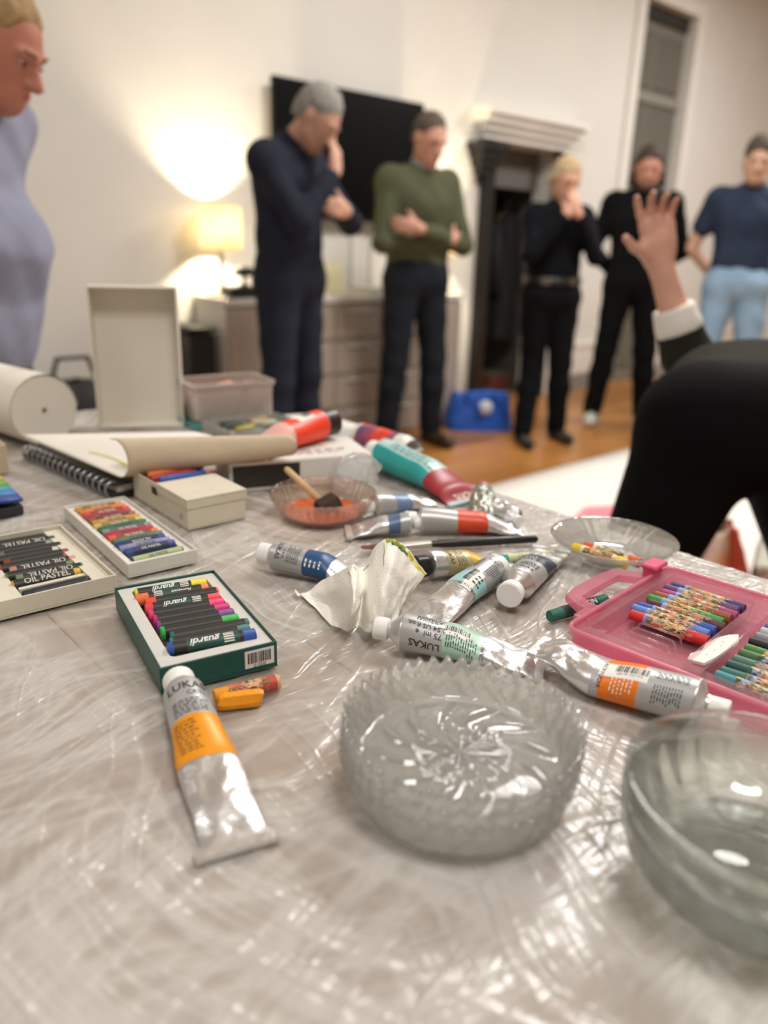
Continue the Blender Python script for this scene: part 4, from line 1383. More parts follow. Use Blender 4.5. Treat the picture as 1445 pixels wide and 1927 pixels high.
cols = [('deep violet', '#3b3468', 0), ('plum purple', '#6a4375', 0), ('magenta', '#a83f78', 1), ('brown', '#97532f', 0), ('leaf green', '#2f9a45', 0), ('dark maroon', '#5c2a2f', 1),
        ('royal blue', '#2b4fa8', 0), ('cornflower blue', '#5f86cf', 0), ('scarlet red', '#cf2e2e', 0)]
for i, (cn, c, dz) in enumerate(cols):
    case_crayon(cn, c, 0.0530 + [0.000, -0.002, 0.001, -0.001, -0.003, 0.003, -0.001, -0.002, 0.002][i], 0.1865 - i * 0.0118, 0.0140 + 0.0006 * (i % 2), R(((i * 37 % 7) - 3) * 0.5), seed=20 + i,
                wrapc=['#b9a284', '#c7a98c', '#c98f86', '#c2a36f', '#a9b06a', '#b98a6a', '#c9b08a', '#cfb79c', '#d1a58e'][i])
cols2 = [('sky blue', '#3a78c4'), ('silver', '#b9bcc0'), ('grey', '#8b8d90'), ('black', '#1c1c1e')]
for i, (cn, c) in enumerate(cols2):
    case_crayon(cn, c, 0.1570, 0.162 - i * 0.0135, 0.0140 + 0.0006 * (i % 2), R((i * 23 % 5) - 2), seed=40 + i, w0=0.28)
cols3 = [('grass green', '#4d8040'), ('moss green', '#47713f'), ('grey green', '#4f7a6a'), ('dark pine', '#1f4f47'), ('sea green', '#2b6a66'), ('turquoise', '#3a8a92')]
for i, (cn, c) in enumerate(cols3):
    case_crayon(cn, c, 0.1590, 0.104 - i * 0.0135, 0.0140 + 0.0006 * (i % 2), R((i * 31 % 5) - 2), seed=60 + i, w0=0.28)
# white scraper in the slot
t = thing('scraper', 'white plastic scraper with a curved edge in the slot of the pink case', 'scraper', local(pk, pa, xs[1] + 0.0085, iy0 + 0.026, 0.0185), pa)
t.rotation_euler = (0, R(-10), pa)
sc_ = 1.22
poly = [(-0.008, 0.0), (0.004, -0.001), (0.0065, 0.012), (0.0085, 0.03), (0.009, 0.048), (0.0045, 0.060), (-0.001, 0.056), (-0.006, 0.046), (-0.008, 0.032), (-0.006, 0.020), (-0.010, 0.010)]
MB().prism([(x * sc_, y * sc_) for x, y in poly], 0, 0.0025).build('blade', mat('white_scraper_plastic', '#eceae2', 0.45, var=0.02), t, False)
mb = MB()
for k, (x, y) in enumerate(((0.0, 0.016), (0.002, 0.028), (0.003, 0.04), (0.001, 0.05))):
    mb.lathe([(0.0008, 0.0026), (0.0, 0.0026)], 8, 'z', (x, y, 0))
mb.build('speck', mat('grey_speck', '#8c8a86', 0.7, var=0.1), t, False)

# ================================================================== GLASSWARE
M_GLASS = glassy('pressed_glass', '#ffffff', haze=0.16, refr=0.44, rough=0.01, ior=1.45, hazecol='#fdfef6', spec=0.09)
M_GLASSG = glassy('green_tinged_glass', '#fdfffd', haze=0.06, refr=0.40, rough=0.01, ior=1.42, hazecol='#f2f8f2', spec=0.08)


def leaf(r, a, n, r0, r1, twist, width, sharp=2.0):
    """height of n curved leaves radiating between r0 and r1"""
    if r <= r0 or r >= r1:
        return 0.0
    s_ = (r - r0) / (r1 - r0)
    q = (a + twist * s_) * n / (2 * math.pi)
    q = abs((q % 1.0) - 0.5) * 2          # 0 at mid gap, 1 at leaf axis... folded
    w = width * math.sin(math.pi * s_)
    d = (1 - q)
    if d > w or w <= 0:
        return 0.0
    return (1 - (d / w) ** sharp) * math.sin(math.pi * s_) ** 0.5


def glass_dish(t, Rr, H, th, n_scallop=60, scallop=0.0045, foot=0.62, leaves=True, nseg=240, material=None, name='dish'):
    """pressed glass dish: closed solid, scalloped rim, leaf relief on the floor"""
    fr = Rr * foot
    mb = MB()
    inner = [(0.0, th), (fr * 0.2, th), (fr * 0.4, th), (fr * 0.55, th), (fr * 0.7, th), (fr * 0.85, th), (fr * 0.97, th + 0.0004), (fr * 1.06, th + 0.003)]
    # finer radial rings on the floor for the relief
    rings = [(fr * k / 30, th) for k in range(1, 30)]
    wall = []
    for k in range(15):
        s_ = k / 14
        wall.append((fr + (Rr - th - fr) * (s_ ** 0.75), th + (H - th) * s_ ** 1.25))
    prof_in = rings + wall
    prof_out = []
    for k in range(15):
        s_ = 1 - k / 14
        prof_out.append((fr * 1.02 + (Rr - fr * 1.02) * (s_ ** 0.75), (H) * s_ ** 1.25))
    prof_out += [(fr * 0.95, 0.0), (fr * 0.9, 0.0012), (fr * 0.5, 0.0012)]
    V, F = [], []
    prof = prof_in + prof_out
    nin = len(prof_in)
    V.append((0, 0, th + 0.001))
    for i, (r, z) in enumerate(prof):
        for k in range(nseg):
            a = 2 * math.pi * k / nseg
            rr, zz = r, z
            edge = max(0.0, (z / H - 0.82) / 0.18)
            sc = 0.5 + 0.5 * math.cos(n_scallop * a)
            zz += edge * scallop * sc
            rr += edge * scallop * 0.35 * (sc - 0.5)
            if leaves and i < nin:
                h = 0
                h += 0.0028 * leaf(r, a, 8, fr * 0.02, fr * 0.42, 0.0, 0.55)
                h += 0.0032 * leaf(r, a + 0.3, 12, fr * 0.40, fr * 1.00, 0.55, 0.5)
                if i >= len(rings):
                    h2 = 0.0024 * leaf(r, a, 18, fr * 1.0, Rr * 0.97, -0.35, 0.5)
                    rr -= h2
                zz += h
                if r < fr * 0.5:
                    zz += 0.0008 * math.cos(48 * a) * (r / (fr * 0.5))
            if i >= nin and z > 0.002 and leaves:
                rr += 0.0007 * math.cos(36 * a) * math.sin(math.pi * min(1, z / H))
            V.append((rr * math.cos(a), rr * math.sin(a), zz))
    for k in range(nseg):
        F.append((0, 1 + k, 1 + (k + 1) % nseg))
    for i in range(len(prof) - 1):
        b = 1 + i * nseg
        for k in range(nseg):
            k2 = (k + 1) % nseg
            F.append((b + k, b + nseg + k, b + nseg + k2, b + k2))
    c = len(V)
    V.append((0, 0, 0.0012))
    b = 1 + (len(prof) - 1) * nseg
    for k in range(nseg):
        F.append((b + k, c, b + (k + 1) % nseg))
    return obj(name, V, F, material or M_GLASS, t, True)


# stack of cut-glass dishes (three)
bc = onz(858, 1478)
first = None
for i, (lab, dz) in enumerate((('clear cut-glass dish with scalloped rim, lowest of the stack of glass dishes', 0.0), ('clear cut-glass dish with scalloped rim, middle of the stack of glass dishes', 0.0105),
                               ('clear cut-glass dish with scalloped rim and leaf relief, topmost of the stack of glass dishes', 0.021))):
    t = thing('glass_dish', lab, 'dish', (bc.x + 0.0006 * i, bc.y + 0.0004 * i, TZ + dz + 0.001), 0.13 * i, 'stacked cut-glass dishes')
    if first is None:
        first = glass_dish(t, 0.079, 0.026, 0.0040, 46, 0.0062, 0.83)
    else:
        o = first.copy()
        COL.objects.link(o)
        o.parent = t
# smooth bowls on the right


def smooth_bowl(t, Rr, H, th, fr):
    prof = [(0, th)] + [(fr * 0.98 * k / 5, th) for k in range(1, 6)]
    for k in range(1, 15):
        s_ = k / 14
        prof.append((fr + (Rr - th - fr) * math.sin(s_ * math.pi / 2) ** 0.9, th + (H - th) * (1 - math.cos(s_ * math.pi / 2)) ** 0.85))
    prof.append((Rr - th * 0.5, H + th * 0.35))
    for k in range(14, 0, -1):
        s_ = k / 14
        prof.append((fr * 1.02 + (Rr - fr * 1.02) * math.sin(s_ * math.pi / 2) ** 0.9, 0.002 + (H - 0.002) * (1 - math.cos(s_ * math.pi / 2)) ** 0.85))
    prof += [(fr * 1.02, 0.0), (fr * 0.92, 0.0), (fr * 0.88, 0.0015), (0, 0.0015)]
    def rad(a, h):
        s_ = min(max((h - 0.004) / (H * 0.72), 0), 1)
        return 1 + 0.016 * math.sin(math.pi * s_) * math.cos(24 * a)
    return MB().lathe(prof, 192, 'z', rad=rad).build('bowl', M_GLASSG, t)


rb = onz(1414, 1668)
for i, (lab, dz, k) in enumerate((('smooth-rimmed glass bowl with fluted sides, lower of two nested bowls', 0.0, 1.0), ('smooth-rimmed glass bowl with fluted sides, nested on top', 0.016, 1.0))):
    t = thing('glass_bowl', lab, 'bowl', (rb.x, rb.y, TZ + 0.001 + dz), 0.1 * i, 'nested smooth glass bowls')
    smooth_bowl(t, 0.079 * k, 0.050, 0.0035, 0.048)

# shallow plate with two crayons
pc = onz(1150, 1050)
t = thing('glass_dish', 'shallow fluted glass dish holding two crayons behind the pink case', 'dish', (pc.x, pc.y, TZ + 0.001), 0)


def plate(t, Rr, H, th, fr, nfl=36):
    prof = [(0, th)] + [(fr * k / 4, th) for k in range(1, 5)] + [(fr + (Rr - fr) * k / 8, th + (H - th) * (k / 8) ** 1.1) for k in range(1, 9)]
    prof += [(Rr + th * 0.6, H)] + [(fr + (Rr + th - fr) * k / 8, (H - 0.0005) * (k / 8) ** 1.1) for k in range(7, -1, -1)] + [(fr * 0.9, 0.001), (0, 0.001)]
    return MB().lathe(prof, 144, 'z', rad=lambda a, h: 1 + 0.010 * math.cos(nfl * a + 60 * h) * min(1, max(0, (h - 0.004) / 0.01)) * (1 if h < H - 0.003 else 0.2)).build('dish', M_GLASS, t)


plate(t, 0.072, 0.026, 0.003, 0.036)
for (a_, b_, c, cn, sd) in (((1078, 1030), (1180, 1062), '#e9c92a', 'yellow', 71), ((1100, 1028), (1205, 1060), '#dd5a2c', 'orange-red', 72)):
    p, a, l = seg(a_, b_, TZ + 0.014)
    crayon('%s crayon in a printed wrapper lying in the shallow glass dish' % cn, p + Vector((math.cos(a), math.sin(a), 0)) * (l / 2), a, l, 0.0062, c, '#c9b48a', 0.18, 0.8, 'crayons in the glass dish', name='crayon', cat='crayon', pattern=sd, bands=[(0.18, 0.24, '#e8dfb8'), (0.74, 0.8, '#e8e0c8')])

# dish of orange paint with foam brush
dc = onz(607, 968)
dc.z = TZ + 0.001
t = thing('glass_dish', 'ribbed glass dish with orange paint behind the blue tube', 'dish', dc, 0)
mb = MB()
Rr, H, th, fr = 0.068, 0.032, 0.003, 0.052
prof = [(0, th)] + [(fr * k / 4, th) for k in range(1, 5)] + [(fr + (Rr - fr) * k / 8, th + (H - th) * (k / 8) ** 1.3) for k in range(1, 9)]
prof += [(Rr + th, H)] + [(fr + th + (Rr - fr) * k / 8, (H - 0.0005) * (k / 8) ** 1.3) for k in range(7, -1, -1)] + [(fr * 0.9, 0.001), (0, 0.001)]
MB().lathe(prof, 160, 'z', rad=lambda a, h: 1 + 0.014 * math.cos(40 * a) * min(1, max(0, (h - 0.006) / 0.01))).build('dish', glassy('amber_tinged_glass', '#fdf3ec', haze=0.10, refr=0.3, rough=0.02, ior=1.4, hazecol='#f3ddcf'), t)
pm = mat('orange_paint', '#dd6a2a', 0.25, col2='#c9511a', vscale=40)
o = MB().lathe([(0, 0.0052), (0.03, 0.0052), (0.050, 0.0056), (0.0525, 0.006), (0.052, 0.0034), (0, 0.0034)], 48, 'z', rad=lambda a, h: 1 + 0.02 * math.sin(3 * a) + 0.01 * math.sin(7 * a)).build('paint_pool', pm, t)
# foam brush: wooden handle, black foam wedge
h0 = ony(538, 882, 1.035)
h1 = ony(606, 945, 0.985)
axis = (h1 - h0).normalized()
t = thing('foam_brush', 'black foam brush with pale wooden handle standing in the orange paint', 'brush', onz(625, 962, TZ + 0.006), 0)
inv = -Vector(t.location)
MB().sweep([h0 + inv, h0 + axis * 0.004 + inv, h1 + inv], [0.0035, 0.0046, 0.0052], 12).build('handle', mat('pale_wood', '#d9b98c', 0.55, col2='#c7a271', vscale=14, stretch=(3, 3, 3)), t)
tip = Vector(t.location) + Vector((0.004, -0.004, 0.001))
ax2 = (tip - h1).normalized()
side = Vector((0.92, 0.38, 0.0))
side = (side - ax2 * side.dot(ax2)).normalized()
nrm = ax2.cross(side)
LL = (tip - h1).length
V, F = [], []
for s_, hw, ht in ((-0.002, 0.013, 0.008), (0.0, 0.0165, 0.0095), (LL * 0.55, 0.0168, 0.0095), (LL * 0.96, 0.0165, 0.002)):
    for sx, sy in ((-1, -1), (1, -1), (1, 1), (-1, 1)):
        V.append(h1 + inv + ax2 * s_ + side * hw * sx + nrm * ht * sy)
for k in range(3):
    for j in range(4):
        F.append((k * 4 + j, k * 4 + (j + 1) % 4, (k + 1) * 4 + (j + 1) % 4, (k + 1) * 4 + j))
F += [(3, 2, 1, 0), (12, 13, 14, 15)]
obj('foam', V, F, mat('black_foam', '#231d1a', 0.9, col2='#4a2a18', vscale=40, bump=0.4, bscale=400), t, False)

# ---- long paint brush with black handle
p, a, l = seg((680, 1030), (1010, 1014), TZ + 0.006)
t = thing('paint_brush', 'flat paint brush with silver ferrule and long black handle', 'brush', (p.x, p.y, TZ + 0.0058), a)
l = 0.222
MB().lathe([(0.0035, 0.083), (0.0052, 0.10), (0.0056, 0.13), (0.0052, 0.17), (0.0047, l - 0.003), (0.0025, l), (0, l)], 20, 'x').build('handle', mat('black_handle', '#1b1918', 0.35, var=0.06), t)
mb = MB().grid(lambda u, v: (0.030 + 0.055 * u, (0.0078 * (1 - u) + 0.0046 * u) * math.cos(2 * math.pi * v), (0.0036 * (1 - u) + 0.0048 * u) * math.sin(2 * math.pi * v)), 10, 24, cv=True)
mb.build('ferrule', mat('brushed_ferrule', '#c8c6c0', 0.3, 0.9, var=0.04), t)
mb = MB().grid(lambda u, v: (0.031 - 0.031 * u, (0.0076 * (1 - 0.35 * u * u)) * math.cos(2 * math.pi * v), (0.0034 * (1 - u * 0.8)) * math.sin(2 * math.pi * v)), 8, 24, cv=True)
mb.build('bristles', mat('brown_bristles', '#7a4a33', 0.8, col2='#4f2d20', vscale=120, stretch=(1, 12, 12)), t)

# ---- crumpled tissue
cols_ = [
    [(555, 1148, .712), (554, 1145, .710), (556, 1142, .708), (560, 1137, .704)],
    [(590, 1163, .692), (586, 1142, .700), (590, 1118, .704), (598, 1098, .712)],
    [(622, 1176, .672), (620, 1146, .690), (622, 1112, .692), (626, 1082, .704)],
    [(640, 1182, .664), (650, 1148, .664), (654, 1108, .672), (648, 1070, .694)],
    [(655, 1188, .658), (664, 1152, .652), (668, 1112, .664), (664, 1062, .690)],
    [(672, 1178, .668), (678, 1142, .676), (684, 1104, .684), (682, 1066, .704)],
    [(690, 1190, .657), (694, 1142, .664), (702, 1080, .682), (712, 1022, .706)],
    [(712, 1188, .660), (722, 1130, .660), (734, 1068, .676), (740, 1015, .700)],
    [(730, 1184, .668), (744, 1134, .676), (758, 1080, .690), (768, 1034, .708)],
    [(745, 1176, .676), (756, 1136, .688), (772, 1098, .696), (788, 1062, .704)],
    [(742, 1160, .700), (760, 1132, .698), (782, 1104, .698), (802, 1080, .694)],
]
tg = np.array([[tuple(ony(q[0], q[1], 0.686 + (q[2] - 0.686) * 1.9)) for q in c] for c in cols_])
tbase = Vector((float(tg[:, :, 0].mean()), float(tg[:, :, 1].mean()), TZ))


def bez(arr, u):
    """Catmull-Rom along axis 0"""
    n = len(arr) - 1
    x = u * n
    i = min(int(x), n - 1)
    f = x - i
    p0, p1, p2, p3 = arr[max(i - 1, 0)], arr[i], arr[i + 1], arr[min(i + 2, n)]
    return 0.5 * ((2 * p1) + (-p0 + p2) * f + (2 * p0 - 5 * p1 + 4 * p2 - p3) * f * f + (-p0 + 3 * p1 - 3 * p2 + p3) * f ** 3)


def tissue_pt(u, v, off=0.0):
    q = bez(np.array([bez(c, v) for c in tg]), u)
    s1 = mnoise.noise(Vector((u * 22, v * 7, 1.0)))
    s2 = mnoise.noise(Vector((u * 60, v * 26, 4.0)))
    q = q + np.array([0.2, -0.6, 0.25]) * (0.0042 * s1 + 0.0035 * (0.5 - 2 * abs(mnoise.noise(Vector((u * 13, v * 3, 9.0))))) + 0.0005 * s2)
    z = max(q[2], TZ + 0.0006)
    return (q[0] - tbase.x, q[1] - tbase.y - off, z - TZ)


t = thing('tissue', 'crumpled white paper towel smeared with green and yellow paint', 'tissue', tbase)
mb = MB().grid(lambda u, v: tissue_pt(u, v), 120, 48)
o = mb.build('paper', mat('paper_towel', '#f3f0e6', 0.9, var=0.02, vscale=60, bump=0.18, bscale=420), t)
sol = o.modifiers.new('thickness', 'SOLIDIFY')
sol.thickness = 0.0005
rnd = random.Random(2)


def smear(name, col, u0, u1, v0, v1, thick_):
    mb = MB()
    def f(a, b):
        w = 0.5 + 0.5 * math.sin(9 * a + 1.3) * math.sin(23 * a)
        return tissue_pt(u0 + (u1 - u0) * a, v0 + (v1 - v0) * a + (b - 0.5) * thick_ * (0.35 + 0.65 * w), 0.0007)
    mb.grid(f, 16, 3)
    mb.build(name, mat('smear_' + col.lstrip('#'), col, 0.35, var=0.1, vscale=200), t)


smear('paint_smear', '#a8ad2a', 0.655, 0.78, 0.985, 0.95, 0.11)
smear('paint_smear', '#2f6b35', 0.69, 0.80, 0.95, 0.90, 0.08)
smear('paint_smear', '#d8c23a', 0.80, 0.985, 0.94, 0.96, 0.10)
smear('paint_smear', '#7f9a2c', 0.64, 0.66, 0.94, 0.70, 0.06)
smear('paint_smear', '#3d7a38', 0.41, 0.47, 0.96, 0.80, 0.03)
smear('paint_smear', '#84a03a', 0.46, 0.55, 0.95, 0.85, 0.03)
smear('paint_smear', '#2f5f35', 0.33, 0.37, 0.90, 0.80, 0.025)

# ================================================================== BACK OF THE TABLE
M_PAPERW = mat('drawing_paper', '#ece7dc', 0.85, var=0.015, vscale=20)
# tall white box lid standing upright
bl = onz(186, 806)
t = thing('box_lid', 'tall white cardboard box lid standing upright, open side towards the table', 'box', bl, R(12))
BWd, BHt, BDp, bt = 0.158, 0.262, 0.045, 0.003
M_LID = mat('white_cardboard', '#e3ddcf', 0.75, var=0.02, vscale=14)
MB().box((BWd / 2, BDp - bt / 2, BHt / 2), (BWd, bt, BHt)).build('lid_panel', M_LID, t, False)
for x in (bt / 2, BWd - bt / 2):
    MB().box((x, (BDp - bt) / 2, BHt / 2), (bt, BDp - bt, BHt)).build('lid_side', M_LID, t, False)
for z in (bt / 2, BHt - bt / 2):
    MB().box((BWd / 2, (BDp - bt) / 2, z), (BWd - 2 * bt, BDp - bt, bt)).build('lid_side', M_LID, t, False)

# translucent storage box with teal lid at the bottom
sb = onz(368, 810)
t = thing('storage_box', 'translucent plastic storage box with teal base and pink contents', 'box', sb, R(34))
SW, SD, SH = 0.17, 0.11, 0.075
M_MILK = glassy('milky_plastic', '#ece6e2', haze=0.68, refr=0.0, rough=0.2, hazecol='#dcd4cf')
V, F = tub(SW, SD, SH, 0.0022, 0.012, 0.010)
obj('box_shell', [(x, y, z + 0.008) for x, y, z in V], F, M_MILK, t, True, autos=35)
o1 = rrect(-0.004, SW + 0.004, -0.004, SD + 0.004, 0.014)
MB().prism(o1, 0.0, 0.010).build('base', mat('teal_base_plastic', '#4f9a96', 0.4, var=0.03), t, False)
o1 = rrect(-0.003, SW + 0.003, -0.003, SD + 0.003, 0.014)
i1 = rrect(0.004, SW - 0.004, 0.004, SD - 0.004, 0.010)
V, F = frame_mesh(o1, i1, SH + 0.002, SH + 0.010, SH + 0.004)
obj('rim', V, F[:-1], M_MILK, t, False)
for i, (x, y, c, cn) in enumerate(((0.045, 0.045, '#c97a70', 'brick'), (0.085, 0.065, '#d08d80', 'rose'), (0.125, 0.04, '#b56a62', 'brown'))):
    crayon('%s pink pastel stick on top inside the storage box' % cn, local(sb, R(34), x, y, 0.070), R(40 + 30 * i), 0.06, 0.007, c, None, group='pastels in the storage box')
mb = MB().box((SW / 2, SD / 2, 0.040), (SW - 0.03, SD - 0.03, 0.042), ch=0.006)
tag(mb.build('cloth_bundle', mat('pinkish_rag', '#c9b5ae', 0.9, col2='#d98f8a', vscale=25), None, True, loc=sb, rotz=R(34)), 'pinkish rag bundle packed inside the translucent storage box', 'cloth')

# rolled sheet of paper: white face, beige back, curling over
t = thing('paper_sheet', 'large white paper sheet with beige back curling over at its front edge', 'paper', onz(250, 860))
base = Vector(t.location)
zl = TZ + 0.045


def sheet_pt(u, v):
    """u along the sheet (left to right), v from the back edge to the curled front edge"""
    A = onz(40, 818, zl + 0.004); B = onz(365, 812, zl + 0.018)     # back edge
    C = onz(222, 896, zl - 0.014); D = onz(545, 855, zl + 0.012)     # front edge where it curls
    bk = A.lerp(B, u)
    fr_ = C.lerp(D, u)
    rad = 0.022 * (1 - u) + 0.010 * u + 0.004
    s_ = 0.74
    if v < s_:
        p = bk.lerp(fr_, v / s_)
        p.z += 0.010 * math.sin(math.pi * v / s_) * math.sin(math.pi * u)
    else:
        d = (fr_ - bk).normalized()
        q = (v - s_) / (1 - s_) * math.pi * 1.15
        p = fr_ + d * rad * math.sin(q) + Vector((0, 0, rad * (1 - math.cos(q))))
    return p - base


mb = MB().grid(lambda u, v: sheet_pt(u, v), 30, 50)
o = mb.build('paper', mat('beige_paper_back', '#cdbda2', 0.85, var=0.03, vscale=40), t)
o.data.materials.append(M_PAPERW)
sol = o.modifiers.new('thickness', 'SOLIDIFY')
sol.thickness = 0.0012
sol.material_offset = 1
sol.offset = 1.0
mb = MB()
mb.grid(lambda a, b: tuple(Vector(sheet_pt(0.10 + 0.035 * math.sin(a * 2.6) + 0.014 * b, 0.40 + 0.26 * a)) + Vector((0, 0, 0.0016))), 10, 2)
mb.build('yellow_mark', mat('yellow_crayon_mark', '#d6cf5a', 0.8, var=0.1), t)

# black sketchbook with wire binding under the sheet
p, a, l = seg((215, 940), (45, 862), TZ)
t = thing('sketchbook', 'black spiral-bound sketchbook under the curling paper sheet', 'book', p, a - math.pi)
ln = l
MB().box((-ln / 2, 0.075, 0.004), (ln, 0.15, 0.008), ch=0.001).build('cover', mat('black_cover', '#211f1f', 0.5, var=0.08), t, False)
MB().box((-ln / 2, 0.078, 0.013), (ln - 0.006, 0.142, 0.009)).build('pages', mat('page_edges', '#b9b6ae', 0.8, var=0.05), t, False)
MB().box((-ln / 2, 0.075, 0.0195), (ln, 0.15, 0.003), ch=0.001).build('cover', MATS['black_cover'], t, False)
M_WIRE = mat('binding_wire', '#b9bcc2', 0.3, 0.9, var=0.03)
ring0 = None
for k in range(16):
    q0 = (-0.012 - k * (ln - 0.024) / 15, 0.0, 0.011)
    if ring0 is None:
        ring0 = MB().sweep([(0, 0.004 + 0.010 * math.cos(a_), 0.011 * math.sin(a_)) for a_ in [j * math.pi / 6 for j in range(13)]], 0.0018, 6).build('binding_ring', M_WIRE, t, loc=q0)
    else:
        o = ring0.copy(); COL.objects.link(o); o.parent = t; o.location = q0
# a second book under it
# rainbow pad at the left edge
p, a, l = seg((47, 966), (0, 880), TZ + 0.02)
c0 = onz(46, 968)
t = thing('drawing_pad', 'pad with a rainbow-striped cover at the table edge beside the yellowed tray', 'pad', c0, R(38))
MB().box((-0.12, 0.09, 0.006), (0.24, 0.18, 0.012), ch=0.001).build('pages', mat('pad_block', '#2c2b2e', 0.6, var=0.05), t, False)
for k, c in enumerate(('#2c4a9a', '#2f7fbf', '#3f9a78', '#8fae3c', '#e3b23a', '#dd6a35', '#c9433a')):
    mb = MB().grid(lambda u, v: (-0.24 * u, 0.026 * (k + v) - 0.002 * (k == 0), 0.0125 + 0.012 * (1 - ((k + v) / 7)) * 0.0 + 0.006 + 0.004 * math.sin(3 * u)), 8, 3)
    o = mb.build('cover_stripe', mat('stripe_%d' % k, c, 0.4, var=0.15, vscale=30), t)
    s2 = o.modifiers.new('thickness', 'SOLIDIFY'); s2.thickness = 0.004

# big paper roll at the back left
rl = onz(92, 838)
t = thing('paper_roll', 'fat roll of white paper lying at the back of the table', 'paper roll', (rl.x, rl.y, TZ), R(-38))
mb = MB()
rr_ = 0.062
mb.grid(lambda u, v: (-0.28 + 0.28 * u, (rr_ - 0.006 * v) * math.cos(2 * math.pi * 2 * v), rr_ + (rr_ - 0.006 * v) * math.sin(2 * math.pi * 2 * v)), 6, 120)
for k, (ra, rb_) in enumerate(((rr_ - 0.001, 0.0045),)):
    pr_ = [(rb_, -0.278), (ra - 0.002, -0.278), (ra - 0.002, -0.001), (rb_, -0.001), (rb_, -0.278)]
    mb.lathe(pr_, 48, 'x', (0, 0, rr_))
mb.build('paper', mat('roll_paper', '#ece6da', 0.85, var=0.02, vscale=16), t, autos=40)
MB().lathe([(0.0044, -0.279), (0.0044, 0.0), (0.003, 0.0), (0.003, -0.279), (0.0044, -0.279)], 32, 'x', (0, 0, rr_)).build('core', mat('cardboard_core', '#b59d7c', 0.8, var=0.05), t, autos=40)
# beige carton corner at the left
c0 = onz(18, 890)
t = thing('carton', 'beige cardboard carton at the table edge below the paper roll', 'box', c0, R(40))
M_BEIGE = mat('beige_carton', '#cfc0a2', 0.8, var=0.04, vscale=20)
open_tray(t, 0.0001 + 0.12, 0.10, 0.045, 0.003, M_BEIGE, 'carton_wall', 'carton_floor')
for o in t.children:
    o.location.x -= 0.12
# printed white carton under the red tube
c0 = onz(700, 905)
t = thing('paint_carton', 'flat white printed carton under the fluorescent red tube', 'box', c0, R(22))
M_WCARD = mat('white_printed_card', '#e2dfd8', 0.6, var=0.03, vscale=20)
MB().box((-0.11, 0.06, 0.022), (0.22, 0.12, 0.044), ch=0.0015).build('carton_body', M_WCARD, t, False)
mb = MB().box((-0.165, 0.0, 0.022), (0.10, 0.001, 0.034))
mb.build('dark_window', mat('carton_dark_print', '#2b2926', 0.5, var=0.06), t, False)
mb = MB().box((-0.19, 0.06, 0.0443), (0.055, 0.116, 0.0006))
mb.build('pink_panel', mat('carton_pink_print', '#e3a49c', 0.6, var=0.06), t, False)
mb = MB()
letter(mb, 'ACRYL', 0.022, -0.09, 0.07, 0, lambda x, y: (x, y, 0.0446))
small_print(mb, -0.13, -0.03, 0.02, 0.05, 3, lambda x, y: (x, y, 0.0446), 'x', random.Random(3), 0.35, 0.005)
mb.build('lettering', mat('carton_grey_print', '#a8a49c', 0.6, var=0.05), t, False)
# pink flat sheet in front of it
c0 = onz(512, 893)
t = thing('pink_card', 'flat rose-red card lying between cream carton and white carton', 'card', c0, R(30))
MB().box((-0.04, 0.03, 0.001), (0.13, 0.07, 0.002), ch=0.0004).build('card', mat('rose_card', '#c98580', 0.7, var=0.08, vscale=30), t, False)
# crushed clear plastic cup beside the foam brush
t = thing('plastic_cup', 'crushed clear plastic cup beside the foam brush', 'cup', onz(655, 925), 0.3, rot=(R(70), 0, R(20)))
t.location.z = TZ + 0.026
def cup(u, v):
    a_ = 2 * math.pi * v
    r_ = 0.024 + 0.008 * u + 0.012 * mnoise.noise(Vector((u * 4, math.cos(a_) * 2, math.sin(a_) * 2)))
    return (r_ * math.cos(a_), r_ * math.sin(a_) * 0.8, 0.07 * u - 0.02)
mb = MB().grid(cup, 14, 36, cv=True)
mb.f.append(tuple(range(36)))
o = mb.build('cup', glassy('cup_plastic', '#ffffff', haze=0.30, refr=0.0, rough=0.05, hazecol='#ffffff', spec=0.12), t)
s2 = o.modifiers.new('thickness', 'SOLIDIFY'); s2.thickness = 0.0006
# loose white paper under the tubes
c0 = onz(470, 790)
t = thing('paper_sheet', 'blank white sheet hanging over the far table edge behind the grey tray', 'paper', c0, R(40))
mb = MB().grid(lambda u, v: (-0.10 + 0.26 * u, -0.02 - 0.20 * v, 0.0035 + 0.004 * math.sin(4 * u + 2 * v)), 14, 10)
o = mb.build('paper', M_PAPERW, t)
s2 = o.modifiers.new('thickness', 'SOLIDIFY'); s2.thickness = 0.0006

# ================================================================== FURNITURE ALONG THE TELEVISION WALL
def room_thing(name, label, cat, w, n, z=0.0, group=None, extra=0.0):
    return thing(name, label, cat, WN(w, n, z), ROOM_ROT + extra, group)


